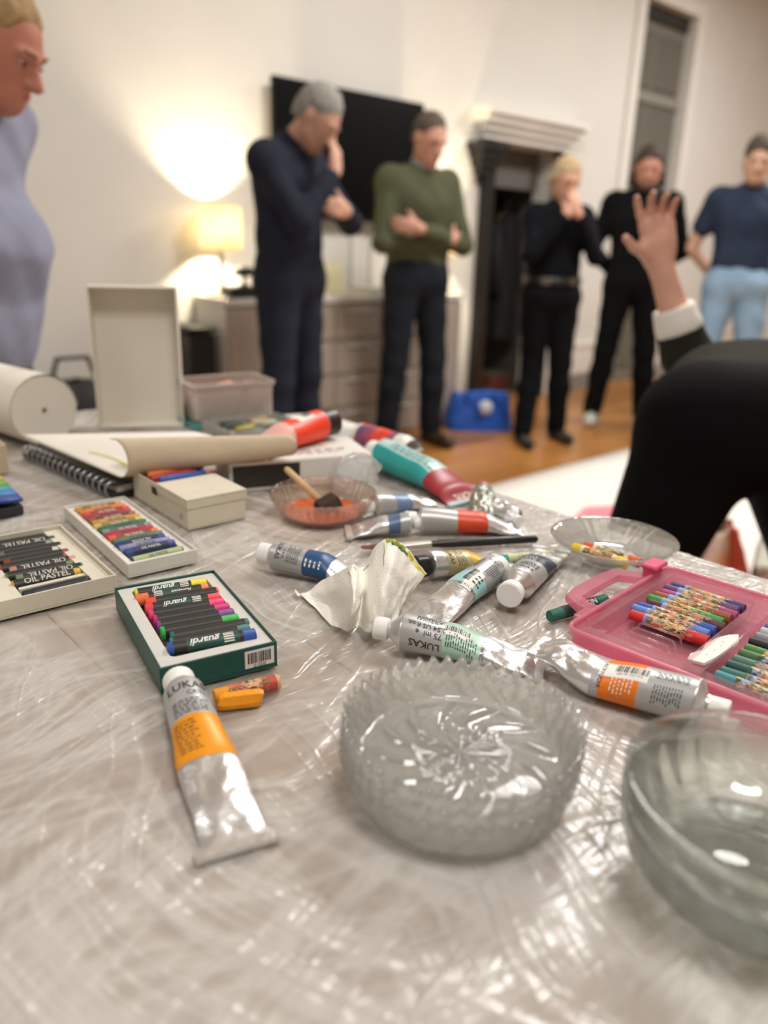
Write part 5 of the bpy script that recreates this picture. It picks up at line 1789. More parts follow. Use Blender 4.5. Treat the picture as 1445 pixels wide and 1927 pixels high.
# sideboard (local x along the wall, local -y into the room)
sw0 = towall(onwall(366, 562))[0]
sw1 = towall(onwall(868, 575, N_WALL + 0.33))[0]
SBH, SBD, SBL = onwall(430, 562, N_WALL + 0.33).z, 0.33, sw1 - sw0
t = room_thing('sideboard', 'long white and greige sideboard with drawers under the television', 'sideboard', sw0, N_WALL)
M_SBW = mat('sideboard_white', '#d9d5cd', 0.5, var=0.02)
M_SBG = mat('sideboard_greige', '#a89c90', 0.5, var=0.02)
MB().box((SBL / 2, -SBD / 2, SBH - 0.0175), (SBL + 0.02, SBD + 0.02, 0.035), ch=0.003).build('top_panel', M_SBW, t, False)
MB().box((SBL / 2, -SBD / 2 + 0.01, (SBH - 0.035) / 2), (SBL, SBD - 0.02, SBH - 0.035)).build('carcass', M_SBW, t, False)
nb = 5
bwid = SBL / nb
for i in range(nb):
    x0 = i * bwid
    if i in (0, nb - 1):
        d = MB().box((x0 + bwid / 2, -SBD + 0.002, (SBH - 0.035) / 2), (bwid - 0.008, 0.018, SBH - 0.06), ch=0.002).build('door', M_SBG, t, False)
        MB().box((x0 + (bwid - 0.05 if i == 0 else 0.05), -SBD - 0.014, 0.55), (0.012, 0.016, 0.14), ch=0.002).build('handle', M_SBW, d, False)
    else:
        hs = (SBH - 0.06) / 4
        for k in range(4):
            d = MB().box((x0 + bwid / 2, -SBD + 0.002, 0.015 + hs * (k + 0.5)), (bwid - 0.008, 0.018, hs - 0.012), ch=0.002).build('drawer', M_SBG, t, False)
            MB().box((x0 + bwid / 2, -SBD - 0.014, 0.015 + hs * (k + 0.82)), (0.16, 0.016, 0.010), ch=0.002).build('handle', M_SBW, d, False)
# television
TVN = N_WALL + 0.09
a, b = onwall(515, 138, TVN), onwall(800, 197, TVN)
tvw = towall(b)[0] - towall(a)[0]
tvh = tvw * 0.63
tvz = (a.z + b.z) / 2
t = room_thing('television', 'large black flat-screen television mounted on the white wall', 'television', towall(a)[0], TVN, tvz - tvh)
MB().box((tvw / 2, 0.02, tvh / 2), (tvw, 0.035, tvh), ch=0.004).build('housing', mat('tv_housing', '#09090a', 0.5, var=0.05, Specular_IOR_Level=0.2), t, False)
MB().box((tvw / 2, 0.0015, tvh / 2 + 0.004), (tvw - 0.02, 0.004, tvh - 0.026)).build('screen', mat('tv_screen', '#030304', 0.35, var=0.05, Specular_IOR_Level=0.15), t, False)
MB().box((tvw / 2, 0.062, tvh / 2), (0.5, 0.05, 0.35)).build('wall_bracket', mat('bracket_steel', '#2a2a2c', 0.5, 0.5, var=0.05), t, False)
# white cable covers below the television
for i, px in enumerate((664, 700)):
    w_ = towall(onwall(px, 450))[0]
    o = MB().box((0, -0.008, 0.0), (0.035, 0.016, tvz - tvh - SBH - 0.01), ch=0.003).build('cable_cover', M_TRIM, None, False, loc=WN(w_, N_WALL, (tvz - tvh + SBH) / 2), rotz=ROOM_ROT)
    tag(o, ('narrow white cable cover below the television, nearer the lamp by the black bin' if i == 0 else 'narrow white cable cover below the television, nearer the closet'), 'cable cover', 'cable covers under the television')


def table_lamp(px, label, power):
    q = onwall(px, 425, N_WALL + 0.15)
    t = room_thing('table_lamp', label, 'lamp', towall(q)[0], N_WALL + 0.15, SBH, 'pair of table lamps')
    zc = q.z - SBH if power > 0 else 0.3
    zc = 0.325
    MB().lathe([(0, 0), (0.075, 0), (0.075, 0.012), (0.02, 0.02), (0.012, 0.05), (0.012, zc - 0.06), (0.018, zc - 0.055), (0.018, zc - 0.036), (0, zc - 0.036)], 28).build('base', mat('lamp_metal', '#b9b2a4', 0.3, 0.8, var=0.03), t, autos=40)
    mt = bpy.data.materials.get('lamp_shade_fabric')
    if mt is None:
        mt = bpy.data.materials.new('lamp_shade_fabric')
        mt.use_nodes = True
        nt = mt.node_tree
        nt.nodes.clear()
        out = nt.nodes.new('ShaderNodeOutputMaterial')
        d_ = nt.nodes.new('ShaderNodeBsdfDiffuse'); d_.inputs[0].default_value = lin('#e9dfc4')
        l_ = nt.nodes.new('ShaderNodeBsdfTranslucent'); l_.inputs[0].default_value = lin('#faf1d8')
        mx = nt.nodes.new('ShaderNodeMixShader'); mx.inputs[0].default_value = 0.75
        ns = nt.nodes.new('ShaderNodeTexNoise'); ns.inputs['Scale'].default_value = 300
        bpn = nt.nodes.new('ShaderNodeBump'); bpn.inputs['Strength'].default_value = 0.1
        nt.links.new(ns.outputs['Fac'], bpn.inputs['Height']); nt.links.new(bpn.outputs[0], d_.inputs['Normal'])
        nt.links.new(d_.outputs[0], mx.inputs[1]); nt.links.new(l_.outputs[0], mx.inputs[2]); nt.links.new(mx.outputs[0], out.inputs[0])
    sh = MB().lathe([(0.105, zc - 0.10), (0.105, zc + 0.11)], 48).build('lamp_shade', mt, t)
    s_ = sh.modifiers.new('thickness', 'SOLIDIFY'); s_.thickness = 0.0015
    MB().lathe([(0, zc - 0.035), (0.014, zc - 0.032), (0.03, zc - 0.005), (0.028, zc + 0.012), (0.015, zc + 0.028), (0, zc + 0.032)], 20).build('bulb', emitter('bulb_glow', '#ffecc8', 1500.0), t)
    return t


table_lamp(414, 'glowing table lamp with drum shade at the end of the sideboard near the black bin', 70)
table_lamp(842, 'glowing table lamp with drum shade at the closet end of the sideboard', 70)
# small black devices on the sideboard
q = onwall(437, 545, N_WALL + 0.22)
t = room_thing('media_player', 'flat black media player on the sideboard beside the lamp', 'media player', towall(q)[0] - 0.05, N_WALL + 0.29, SBH)
MB().box((0.10, 0, 0.03), (0.26, 0.10, 0.052), ch=0.004).build('casing', mat('device_black', '#17181b', 0.4, var=0.05), t, False)
MB().box((0.10, -0.0505, 0.03), (0.22, 0.002, 0.02)).build('front_panel', mat('device_gloss', '#050507', 0.1, var=0.05), t, False)
t = room_thing('webcam', 'small black webcam on the media player', 'webcam', towall(q)[0] + 0.03, N_WALL + 0.29, SBH + 0.056)
MB().lathe([(0, 0), (0.03, 0), (0.03, 0.006), (0.01, 0.012), (0.01, 0.05), (0, 0.05)], 20).build('stand', MATS['device_black'], t, autos=40)
MB().box((0, 0, 0.07), (0.10, 0.04, 0.045), ch=0.01).build('camera_head', MATS['device_black'], t, False)
MB().lathe([(0, 0.0), (0.014, 0.0), (0.014, 0.004), (0, 0.004)], 20, 'y', (0, -0.024, 0.07)).build('lens', MATS['device_gloss'], t)
# cream booklet and papers
q = onwall(632, 545, N_WALL + 0.12)
t = room_thing('booklet', 'cream yellow booklet leaning on the wall behind the sideboard top', 'booklet', towall(q)[0], N_WALL + 0.10, SBH)
MB().box((0, 0, 0.085), (0.17, 0.014, 0.165), ch=0.001, M=Matrix.Rotation(R(-14), 4, 'X')).build('cover', mat('cream_booklet', '#e6dfb4', 0.6, var=0.03), t, False)
t = room_thing('paper_stack', 'low stack of white papers lying on the sideboard beside the cream booklet', 'papers', towall(q)[0] + 0.28, N_WALL + 0.17, SBH)
for k in range(4):
    MB().box((0.003 * k, 0.002 * (k % 2), 0.005 + 0.0095 * k), (0.30, 0.21, 0.009), rz=R(2 * k - 3)).build('paper_bundle', mat('white_bundle', '#e8e5de', 0.8, var=0.02), t, False)

# black bin left of the sideboard, dark bag further left
q = onwall(358, 640, N_WALL + 0.2)
wq = towall(onwall(334, 640, N_WALL + 0.17))[0]
t = room_thing('waste_bin', 'tall black waste bin beside the white end of the sideboard', 'bin', wq, N_WALL + 0.17)
bh_ = onwall(355, 610, N_WALL + 0.17).z
M_BIN = mat('bin_black', '#0f0f11', 0.45, var=0.06)
bw_ = max(sw0 - wq - 0.05, 0.12)
MB().box((bw_ / 2, 0, bh_ / 2 - 0.02), (bw_, 0.26, bh_ - 0.04), ch=0.01).build('bin_body', M_BIN, t, False)
MB().box((bw_ / 2, 0, bh_ - 0.015), (bw_ + 0.01, 0.27, 0.03), ch=0.008).build('lid', M_BIN, t, False)
q = onwall(140, 715, N_WALL + 0.2)
t = room_thing('bag', 'slumped black bag on the floor at the wall behind the paper roll', 'bag', towall(q)[0], N_WALL + 0.2)
def bagf(u, v):
    a_ = 2 * math.pi * v
    k = math.sin(math.pi * min(u, 0.97)) ** 0.35
    return (0.24 * k * math.cos(a_) * (1 - 0.25 * u), 0.13 * k * math.sin(a_) * (1 - 0.3 * u), q.z * 1.0 * u + 0.01 * mnoise.noise(Vector((u * 6, math.cos(a_) * 2, math.sin(a_) * 2))) + 0.0 if u > 0 else 0.0)
MB().grid(bagf, 18, 36, cv=True).build('bag_body', mat('bag_black', '#1b1c20', 0.7, var=0.1, vscale=10), t)
MB().sweep([(-0.12, 0, q.z * 0.9), (-0.07, 0, q.z + 0.1), (0.07, 0, q.z + 0.1), (0.12, 0, q.z * 0.9)], 0.012, 8).build('strap', MATS['bag_black'], t)

# ---- coats in the closet
def coat(px, n, label, colour, ztop, zbot, hw, seed):
    w_ = towall(onwall(px, 450, n))[0]
    t = room_thing('coat', label, 'coat', w_, n, 0.0, 'coats hanging in the closet')
    def f(u, v):
        a_ = 2 * math.pi * v
        z = zbot + (ztop - zbot) * u
        k = min(1.0, (1 - u) / 0.14) ** 0.5 if u > 0.86 else 1.0
        k = 0.25 + 0.75 * k
        wv = 1 + 0.10 * math.sin(5 * a_ + seed) + 0.06 * math.sin(9 * a_ + 3 * u + seed)
        return (hw * k * wv * math.cos(a_) * (1.1 - 0.15 * u), 0.13 * k * wv * math.sin(a_), z)
    mb = MB().grid(f, 24, 40, cv=True)
    mb.f.append(tuple(range(40)))
    mb.f.append(tuple(range(24 * 40 + 39, 24 * 40 - 1, -1)))
    mt = mat('coat_' + colour.lstrip('#'), colour, 0.85, var=0.08, vscale=14)
    mb.build('coat_body', mt, t)
    for sx in (-1, 1):
        MB().sweep([(sx * hw * 0.8, 0, ztop - 0.10), (sx * hw * 1.08, -0.03, ztop - 0.32), (sx * hw * 1.0, -0.06, ztop - 0.62)], [0.06, 0.062, 0.05], 12).build('sleeve', mt, t)
    MB().sweep([(-hw * 0.8, 0, ztop - 0.06), (0, 0, ztop + 0.02), (hw * 0.8, 0, ztop - 0.06)], 0.008, 8).build('hanger', mat('hanger_wood', '#8a6a48', 0.5, var=0.05), t)
    MB().sweep([(0, 0, ztop + 0.02), (0, 0, NICHE_T - 0.325), (0, 0.02, NICHE_T - 0.306)], 0.003, 6).build('hanger_hook', M_WIRE, t)


zt = NICHE_T - 0.40
coat(950, N_WALL - 0.36, 'long black coat hanging in the closet next to the black column', '#0f0f12', zt, 0.42, 0.13, 1)
coat(995, N_WALL - 0.40, 'dark navy coat hanging in the middle of the closet', '#141a33', zt + 0.01, 0.55, 0.13, 2)
coat(1032, N_WALL - 0.44, 'tan and brown jacket hanging at the far side of the closet', '#6b5238', zt - 0.02, 0.7, 0.11, 3)
q = onz(925, 745, 0.0)
t = room_thing('shoe_box', 'reddish brown shoe box on the closet floor', 'box', towall(onwall(950, 700, N_WALL - 0.3))[0], N_WALL - 0.40)
MB().box((0, 0, 0.06), (0.34, 0.2, 0.12), ch=0.003).build('box_body', mat('shoebox_brown', '#6b3a2a', 0.7, var=0.06), t, False)
MB().box((0, 0, 0.135), (0.35, 0.21, 0.03), ch=0.003).build('lid', mat('shoebox_lid', '#5d5148', 0.7, var=0.06), t, False)
t = room_thing('tote_bag', 'small white cloth bag standing on the shoe box in the closet', 'bag', towall(onwall(985, 680, N_WALL - 0.3))[0], N_WALL - 0.40, 0.151)
MB().grid(lambda u, v: (0.07 * (1 - 0.4 * u) * math.cos(2 * math.pi * v) * math.sin(math.pi * max(0.06, min(u, 0.95))) ** 0.3, 0.045 * math.sin(2 * math.pi * v) * math.sin(math.pi * max(0.06, min(u, 0.95))) ** 0.3, 0.17 * u), 12, 24, cv=True).build('bag_body', mat('white_cloth', '#cfc9c6', 0.85, var=0.04), t)

# ---- blue carrier bag on the floor
q = onz(904, 812, 0.0)
t = thing('carrier_bag', 'big bright blue plastic carrier bag with a round white emblem on the parquet', 'bag', q, R(4))
bl_ = 0.43; bhh = 0.23
def blue(u, v):
    a_ = 2 * math.pi * v
    ca, sa = math.cos(a_), math.sin(a_)
    e = 0.45
    x = bl_ / 2 * math.copysign(abs(ca) ** e, ca)
    y = 0.11 * math.copysign(abs(sa) ** e, sa)
    k = 1 - 0.16 * u * u + 0.04 * mnoise.noise(Vector((ca * 2, sa * 2, u * 3)))
    return (x * k, 0.11 + y * (1 - 0.35 * u) * k, bhh * u + 0.014 * mnoise.noise(Vector((ca * 3, sa * 3, 5))) * u)
mb = MB().grid(blue, 16, 64, cv=True)
mb.f.append(tuple(range(63, -1, -1)))
mb.f.append(tuple(range(16 * 64, 17 * 64)))
M_BLUE = mat('blue_tarpaulin', '#1a55b4', 0.4, var=0.1, vscale=9, bump=0.3, bscale=20)
mb.build('bag_body', M_BLUE, t, autos=60)
e_ = []
MB().lathe([(0, 0), (0.045, 0), (0.046, 0.002), (0, 0.003)], 24, 'y', (0.02, -0.0075, 0.155)).build('emblem', mat('white_emblem', '#d9dce0', 0.5, var=0.03), t)
for dx in (-0.07, 0.10):
    MB().sweep([(dx - 0.04, 0.03, bhh - 0.02), (dx - 0.03, 0.01, bhh + 0.02), (dx + 0.02, -0.004, bhh - 0.01), (dx + 0.06, -0.006, bhh - 0.10), (dx + 0.05, -0.004, bhh - 0.16)], 0.008, 8).build('handle', M_BLUE, t)

# ---- paper and painting things on the floor
pw0 = towall(onz(905, 915, 0))[0]
def floor_patch(w0, w1, n0, n1, zz):
    return MB().grid(lambda u, v: tuple(WN(w0 + (w1 - w0) * u, n0 + (n1 - n0) * v, zz + 0.0015 * math.sin(9 * u + 5 * v))), 14, 10)
pa_ = onz(1065, 878, 0)
n_edge = float(np.dot(np.array(pa_), Nv))
o = floor_patch(0.2, 4.2, n_edge, -0.85, 0.004).build('floor_paper', mat('floor_paper_white', '#e9e5dd', 0.8, var=0.015, vscale=6), None)
s2 = o.modifiers.new('thickness', 'SOLIDIFY'); s2.thickness = 0.001
tag(o, 'wide white paper spread on the parquet behind the table', 'paper')


def splat(px, py, col, rx, ry, label, seed):
    c_ = onz(px, py, 0.0085)
    n_ = 20
    poly = [(rx * (1 + 0.25 * math.sin(3 * q + seed) + 0.12 * math.sin(7 * q + seed)) * math.cos(q), ry * (1 + 0.2 * math.cos(4 * q + seed)) * math.sin(q)) for q in [2 * math.pi * k / n_ for k in range(n_)]]
    o = MB().prism(poly, 0, 0.002).build('paint_patch', mat('splat_' + col.lstrip('#'), col, 0.4, var=0.1, vscale=20), None, False, loc=c_, rotz=ROOM_ROT)
    tag(o, label, 'paint', 'paint on the floor paper')


splat(1125, 965, '#e8909a', 0.13, 0.07, 'pink painted patch on the white floor paper', 1)
splat(1100, 985, '#7fae6c', 0.07, 0.05, 'green painted patch on the white floor paper', 2)
splat(1160, 985, '#9fc7b0', 0.07, 0.06, 'mint painted patch on the white floor paper', 3)


# painted paper cone, bottle and jar of brown water in front of the kneeling person
def floor_at(px, py):
    return onz(px, py, 0.008)


fc = floor_at(1335, 1085)
fc = onz(1335, 1120, 0.008)
t = thing('painted_paper', 'crumpled paper painted orange, pink and yellow standing on the floor paper', 'paper', fc, 0.3)
ph = 0.0
pt = ony(1335, 985, fc.y + 0.02)
ph = pt.z - fc.z
cols4 = ['#e8e2d6', '#dfe2dc', '#d9b3aa', '#e8e2d6', '#e07a55', '#ee8a4c', '#e2604a', '#c9cf8a']
ncol = 8
for k in range(ncol):
    def fpt(u, v, k=k):
        a_ = 2 * math.pi * (k + v) / ncol
        r_ = 0.125 * (1 - 0.66 * u) * (1 + 0.22 * math.sin(5 * a_) + 0.1 * mnoise.noise(Vector((u * 5, a_ * 2, 2))))
        return (r_ * math.cos(a_), r_ * math.sin(a_), ph * u * (1 + 0.06 * math.sin(3 * a_)))
    o = MB().grid(fpt, 12, 6).build('painted_fold', mat('fold_paint_%d' % k, cols4[k], 0.8, col2=cols4[(k * 3 + 4) % 8], vscale=9), t)
    s2 = o.modifiers.new('thickness', 'SOLIDIFY'); s2.thickness = 0.001
jc = onz(1424, 1140, 0.008)
t = thing('water_jar', 'glass jar of reddish brown paint water beside the painted paper', 'jar', jc, 0)
jh = ony(1390, 1015, jc.y).z - jc.z
MB().lathe([(0, 0.0), (0.036, 0), (0.038, 0.004), (0.038, jh - 0.03), (0.034, jh - 0.02), (0.034, jh), (0.0315, jh), (0.0315, jh - 0.02), (0.0355, jh - 0.03), (0.0355, 0.005), (0, 0.004)], 36).build('jar', M_GLASSG, t, autos=50)
MB().lathe([(0, 0.0055), (0.035, 0.006), (0.035, jh * 0.55), (0, jh * 0.55)], 36).build('water', mat('brown_water', '#7a4438', 0.2, var=0.08), t, autos=50)

# ================================================================== PEOPLE
def v3(*a):
    return np.array(a, dtype=np.float64)


class Sdf:
    """smooth union of round cones and ellipsoids, meshed with surface nets on a sparse grid"""

    def __init__(s):
        s.p = []

    def cone(s, a, b, ra, rb, k=0.02, sq=None):
        s.p.append(('c', np.array(a, float), np.array(b, float), ra, rb, k, sq))
        return s

    def ell(s, c, r, M=None, k=0.02):
        s.p.append(('e', np.array(c, float), np.array(r, float), None if M is None else np.array(M, float), None, k, None))
        return s

    def cut(s, c, r, M=None, k=0.01):
        s.p.append(('x', np.array(c, float), np.array(r, float), None if M is None else np.array(M, float), None, k, None))
        return s

    def eval(s, P):
        d = np.full(len(P), 1e3)
        for q in s.p:
            if q[0] == 'c':
                a, b, ra, rb, k, sq = q[1:]
                Q, A, B = P, a, b
                sc = 1.0
                if sq is not None:          # flatten along a direction: (unit vector, factor>1 stretches distance)
                    u, f = sq
                    u = np.array(u, float); u /= np.linalg.norm(u)
                    mid = (a + b) / 2
                    Q = P + np.outer((P - mid) @ u, u) * (f - 1)
                    A = a + u * ((a - mid) @ u) * (f - 1)
                    B = b + u * ((b - mid) @ u) * (f - 1)
                    sc = 1.0 / f if f > 1 else 1.0
                    sc = max(sc, 0.55)
                ba = B - A
                L2 = max(ba @ ba, 1e-12)
                h = np.clip(((Q - A) @ ba) / L2, 0, 1)
                dd = (np.linalg.norm(Q - A - h[:, None] * ba, axis=1) - (ra + (rb - ra) * h)) * sc
            else:
                c, r, M, _, k, _ = q[1:]
                L = P - c
                if M is not None:
                    L = L @ M
                g = np.linalg.norm(L / r, axis=1)
                g2 = np.linalg.norm(L / (r * r), axis=1) + 1e-9
                dd = g * (g - 1) / g2
            if q[0] == 'x':
                dd = -dd
                h = np.clip(0.5 - 0.5 * (d - dd) / k, 0, 1)
                d = d * (1 - h) + dd * h + k * h * (1 - h)
            else:
                h = np.clip(0.5 + 0.5 * (d - dd) / k, 0, 1)
                d = d * (1 - h) + dd * h - k * h * (1 - h)
        return d

    def bounds(s, pad):
        lo, hi = np.full(3, 1e9), np.full(3, -1e9)
        for q in s.p:
            if q[0] == 'c':
                r = max(q[3], q[4]) * (1.0)
                if q[6] is not None and q[6][1] < 1:
                    r /= q[6][1]
                for e in (q[1], q[2]):
                    lo, hi = np.minimum(lo, e - r), np.maximum(hi, e + r)
            elif q[0] == 'e':
                r = q[2].max()
                lo, hi = np.minimum(lo, q[1] - r), np.maximum(hi, q[1] + r)
        return lo - pad, hi + pad

    def mesh(s, h, disp=None, zmin=None):
        lo, hi = s.bounds(3 * h)
        B = 6
        nb = np.ceil((hi - lo) / (h * B)).astype(int)
        n = nb * B + 1
        bi = np.stack(np.meshgrid(*[np.arange(k) for k in nb], indexing='ij'), -1).reshape(-1, 3)
        cen = lo + (bi + 0.5) * h * B
        dc = s.eval(cen)
        act = np.abs(dc) < h * B * 1.45
        G = np.ones(n)
        for b_ in bi[(dc <= 0) & ~act]:
            i, j, k = b_ * B
            G[i:i + B + 1, j:j + B + 1, k:k + B + 1] = -1
        loc = np.stack(np.meshgrid(*[np.arange(B + 1)] * 3, indexing='ij'), -1).reshape(-1, 3)
        ids = (bi[act][:, None, :] * B + loc[None]).reshape(-1, 3)
        flat = np.unique(np.ravel_multi_index(ids.T, n))
        ids = np.stack(np.unravel_index(flat, n), -1)
        pts = lo + ids * h
        val = s.eval(pts)
        if disp is not None:
            val = val + disp(pts)
        if zmin is not None:
            val = np.maximum(val, zmin - pts[:, 2])
        G.ravel()[flat] = val
        return surface_nets(G, lo, h)


def surface_nets(G, lo, h):
    ins = G < 0
    nx, ny, nz = G.shape
    c = [(0, 0, 0), (1, 0, 0), (0, 1, 0), (1, 1, 0), (0, 0, 1), (1, 0, 1), (0, 1, 1), (1, 1, 1)]
    cnt = np.zeros((nx - 1, ny - 1, nz - 1), np.int8)
    for o in c:
        cnt += ins[o[0]:nx - 1 + o[0], o[1]:ny - 1 + o[1], o[2]:nz - 1 + o[2]]
    cells = np.argwhere((cnt > 0) & (cnt < 8))
    idx = np.full(cnt.shape, -1, np.int64)
    idx[tuple(cells.T)] = np.arange(len(cells))
    val = np.stack([G[cells[:, 0] + o[0], cells[:, 1] + o[1], cells[:, 2] + o[2]] for o in c], 1)
    acc = np.zeros((len(cells), 3)); num = np.zeros(len(cells))
    E = [(a, b) for a in range(8) for b in range(a + 1, 8) if sum(abs(c[a][t] - c[b][t]) for t in range(3)) == 1]
    for a, b in E:
        va, vb = val[:, a], val[:, b]
        m_ = (va < 0) != (vb < 0)
        t = np.where(m_, va / np.where(m_, va - vb, 1), 0)
        pa_, pb = np.array(c[a], float), np.array(c[b], float)
        acc += np.where(m_[:, None], pa_ + t[:, None] * (pb - pa_), 0)
        num += m_
    V = lo + (cells + acc / num[:, None]) * h
    F = []
    for ax in range(3):
        sl0 = [slice(0, None)] * 3; sl1 = [slice(0, None)] * 3
        sl0[ax] = slice(0, -1); sl1[ax] = slice(1, None)
        A, B_ = ins[tuple(sl0)], ins[tuple(sl1)]
        e = np.argwhere(A != B_)
        o1, o2 = [(1, 2), (2, 0), (0, 1)][ax]
        ok = (e[:, o1] > 0) & (e[:, o2] > 0) & (e[:, o1] < G.shape[o1] - 1) & (e[:, o2] < G.shape[o2] - 1)
        e = e[ok]
        def cid(d1, d2):
            q = e.copy(); q[:, o1] -= d1; q[:, o2] -= d2
            return idx[q[:, 0], q[:, 1], q[:, 2]]
        q = np.stack([cid(1, 1), cid(0, 1), cid(0, 0), cid(1, 0)], 1)
        fl = ~A[tuple(e.T)]
        q[fl] = q[fl][:, ::-1]
        F.append(q)
    F = np.concatenate(F)
    return V, F[(F >= 0).all(1)]


def fast_obj(name, V, F, material, parent):
    me = bpy.data.meshes.new(name)
    me.vertices.add(len(V)); me.vertices.foreach_set('co', np.ascontiguousarray(V, dtype=np.float32).ravel())
    me.loops.add(F.size); me.loops.foreach_set('vertex_index', np.ascontiguousarray(F, dtype=np.int32).ravel())
    me.polygons.add(len(F)); me.polygons.foreach_set('loop_start', np.arange(0, F.size, 4, dtype=np.int32))
    me.update(calc_edges=True)
    me.validate()
    me.polygons.foreach_set('use_smooth', [True] * len(me.polygons))
    me.materials.append(material)
    o = bpy.data.objects.new(name, me)
    COL.objects.link(o)
    o.parent = parent
    return o


def skin_mat(col):
    return mat('skin_' + col.lstrip('#'), col, 0.55, var=0.06, vscale=18, Subsurface_Weight=0.0)


def cloth_mat(col, rough=0.85):
    return mat('cloth_' + col.lstrip('#'), col, rough, var=0.10, vscale=12, bump=0.15, bscale=250, Specular_IOR_Level=0.12)


def nrm_(v):
    v = np.array(v, float)
    return v / np.linalg.norm(v)


def hand(S, wrist, d, palm_n, thumb_side, ln=0.185, curl=0.35, spread=0.10, curls=None):
    """palm and five fingers: d = wrist to fingers, palm_n = out of the palm, thumb_side = towards the thumb"""
    d = nrm_(d)
    n = nrm_(np.array(palm_n) - d * np.dot(palm_n, d))
    s = nrm_(np.cross(d, n))
    if np.dot(s, thumb_side) < 0:
        s = -s
    w = np.array(wrist, float)
    k = ln / 0.19
    pl = 0.095 * k
    S.cone(w, w + d * pl * 0.45, 0.026 * k, 0.034 * k, 0.015, (n, 1.5))
    S.cone(w + d * pl * 0.30 + s * 0.012 * k, w + d * pl * 0.86 + s * 0.020 * k, 0.025 * k, 0.019 * k, 0.012, (n, 1.35))
    S.cone(w + d * pl * 0.30 - s * 0.014 * k, w + d * pl * 0.80 - s * 0.024 * k, 0.024 * k, 0.018 * k, 0.012, (n, 1.35))
    S.cone(w + d * pl * 0.15 + s * 0.018 * k, w + d * pl * 0.50 + s * 0.034 * k + n * 0.008, 0.018 * k, 0.016 * k, 0.012)
    for i, (off, l0, r0) in enumerate(((0.029, 0.072, 0.0092), (0.0095, 0.080, 0.0096), (-0.010, 0.074, 0.0090), (-0.0285, 0.058, 0.0080))):
        c = curls[i] if curls else curl
        b = w + d * pl * (0.93 if i < 3 else 0.86) + s * off * k
        dirv = nrm_(d + s * spread * (1.4 - i) )
        p = b
        for j, (fr, rr) in enumerate(((0.45, 1.0), (0.30, 0.92), (0.25, 0.84))):
            ang = c * (0.6 + 0.5 * j)
            dirv = nrm_(dirv * math.cos(ang) + n * math.sin(ang))
            q = p + dirv * l0 * fr * k
            S.cone(p, q, r0 * rr * k, r0 * (rr - 0.08) * k, 0.005 if j else 0.010)
            p = q
    b = w + d * pl * 0.34 + s * 0.036 * k + n * 0.008
    td = nrm_(s * 0.75 + d * 0.62 + n * 0.25)
    q = b + td * 0.036 * k
    S.cone(b, q, 0.0125 * k, 0.0110 * k, 0.010)
    td = nrm_(td + d * 0.45)
    S.cone(q, q + td * 0.030 * k, 0.0108 * k, 0.0088 * k, 0.005)


def rot_head(yaw, bow, tilt=0.0):
    """head axes: right, forward, up (columns). Figure faces local -y; yaw turns to its left (+), bow nods down"""
    M = (Matrix.Rotation(yaw, 3, 'Z') @ Matrix.Rotation(bow, 3, 'X') @ Matrix.Rotation(tilt, 3, 'Y'))
    return np.array(M)


def head(S, c, M, k=1.0, female=False):
    """skull, jaw, nose, ears, brow; c = head centre; local forward is -y"""
    g = lambda x, y, z: c + M @ (np.array([x, y, z]) * k)
    S.ell(g(0, 0.014, 0.030), np.array([0.074, 0.094, 0.088]) * k, M, 0.02)
    S.ell(g(0, -0.018, -0.022), np.array([0.064, 0.074, 0.088]) * k, M, 0.03)
    S.cone(g(0, -0.052, -0.088), g(0, -0.060, -0.080), 0.028 * k * (0.9 if female else 1), 0.028 * k * (0.9 if female else 1), 0.035)
    S.cone(g(0.045, -0.01, -0.062), g(0.012, -0.056, -0.090), 0.022 * k, 0.020 * k, 0.03)
    S.cone(g(-0.045, -0.01, -0.062), g(-0.012, -0.056, -0.090), 0.022 * k, 0.020 * k, 0.03)
    S.cone(g(0, -0.086, 0.012), g(0, -0.112, -0.030), 0.008 * k, 0.0135 * k, 0.010)         # nose
    S.cone(g(0.010, -0.098, -0.033), g(-0.010, -0.098, -0.033), 0.010 * k, 0.010 * k, 0.008)
    S.cone(g(0.042, -0.076, 0.022), g(0.010, -0.088, 0.020), 0.008 * k, 0.008 * k, 0.012)    # brow
    S.cone(g(-0.042, -0.076, 0.022), g(-0.010, -0.088, 0.020), 0.008 * k, 0.008 * k, 0.012)
    S.cone(g(0.018, -0.084, -0.060), g(-0.018, -0.084, -0.060), 0.009 * k, 0.009 * k, 0.010)  # lips
    for sx in (-1, 1):
        S.cut(g(sx * 0.030, -0.099, 0.004), np.array([0.017, 0.014, 0.011]) * k, M, 0.008)    # eye sockets
        S.ell(g(sx * 0.078, 0.012, -0.004), np.array([0.010, 0.020, 0.033]) * k, M, 0.008)    # ears


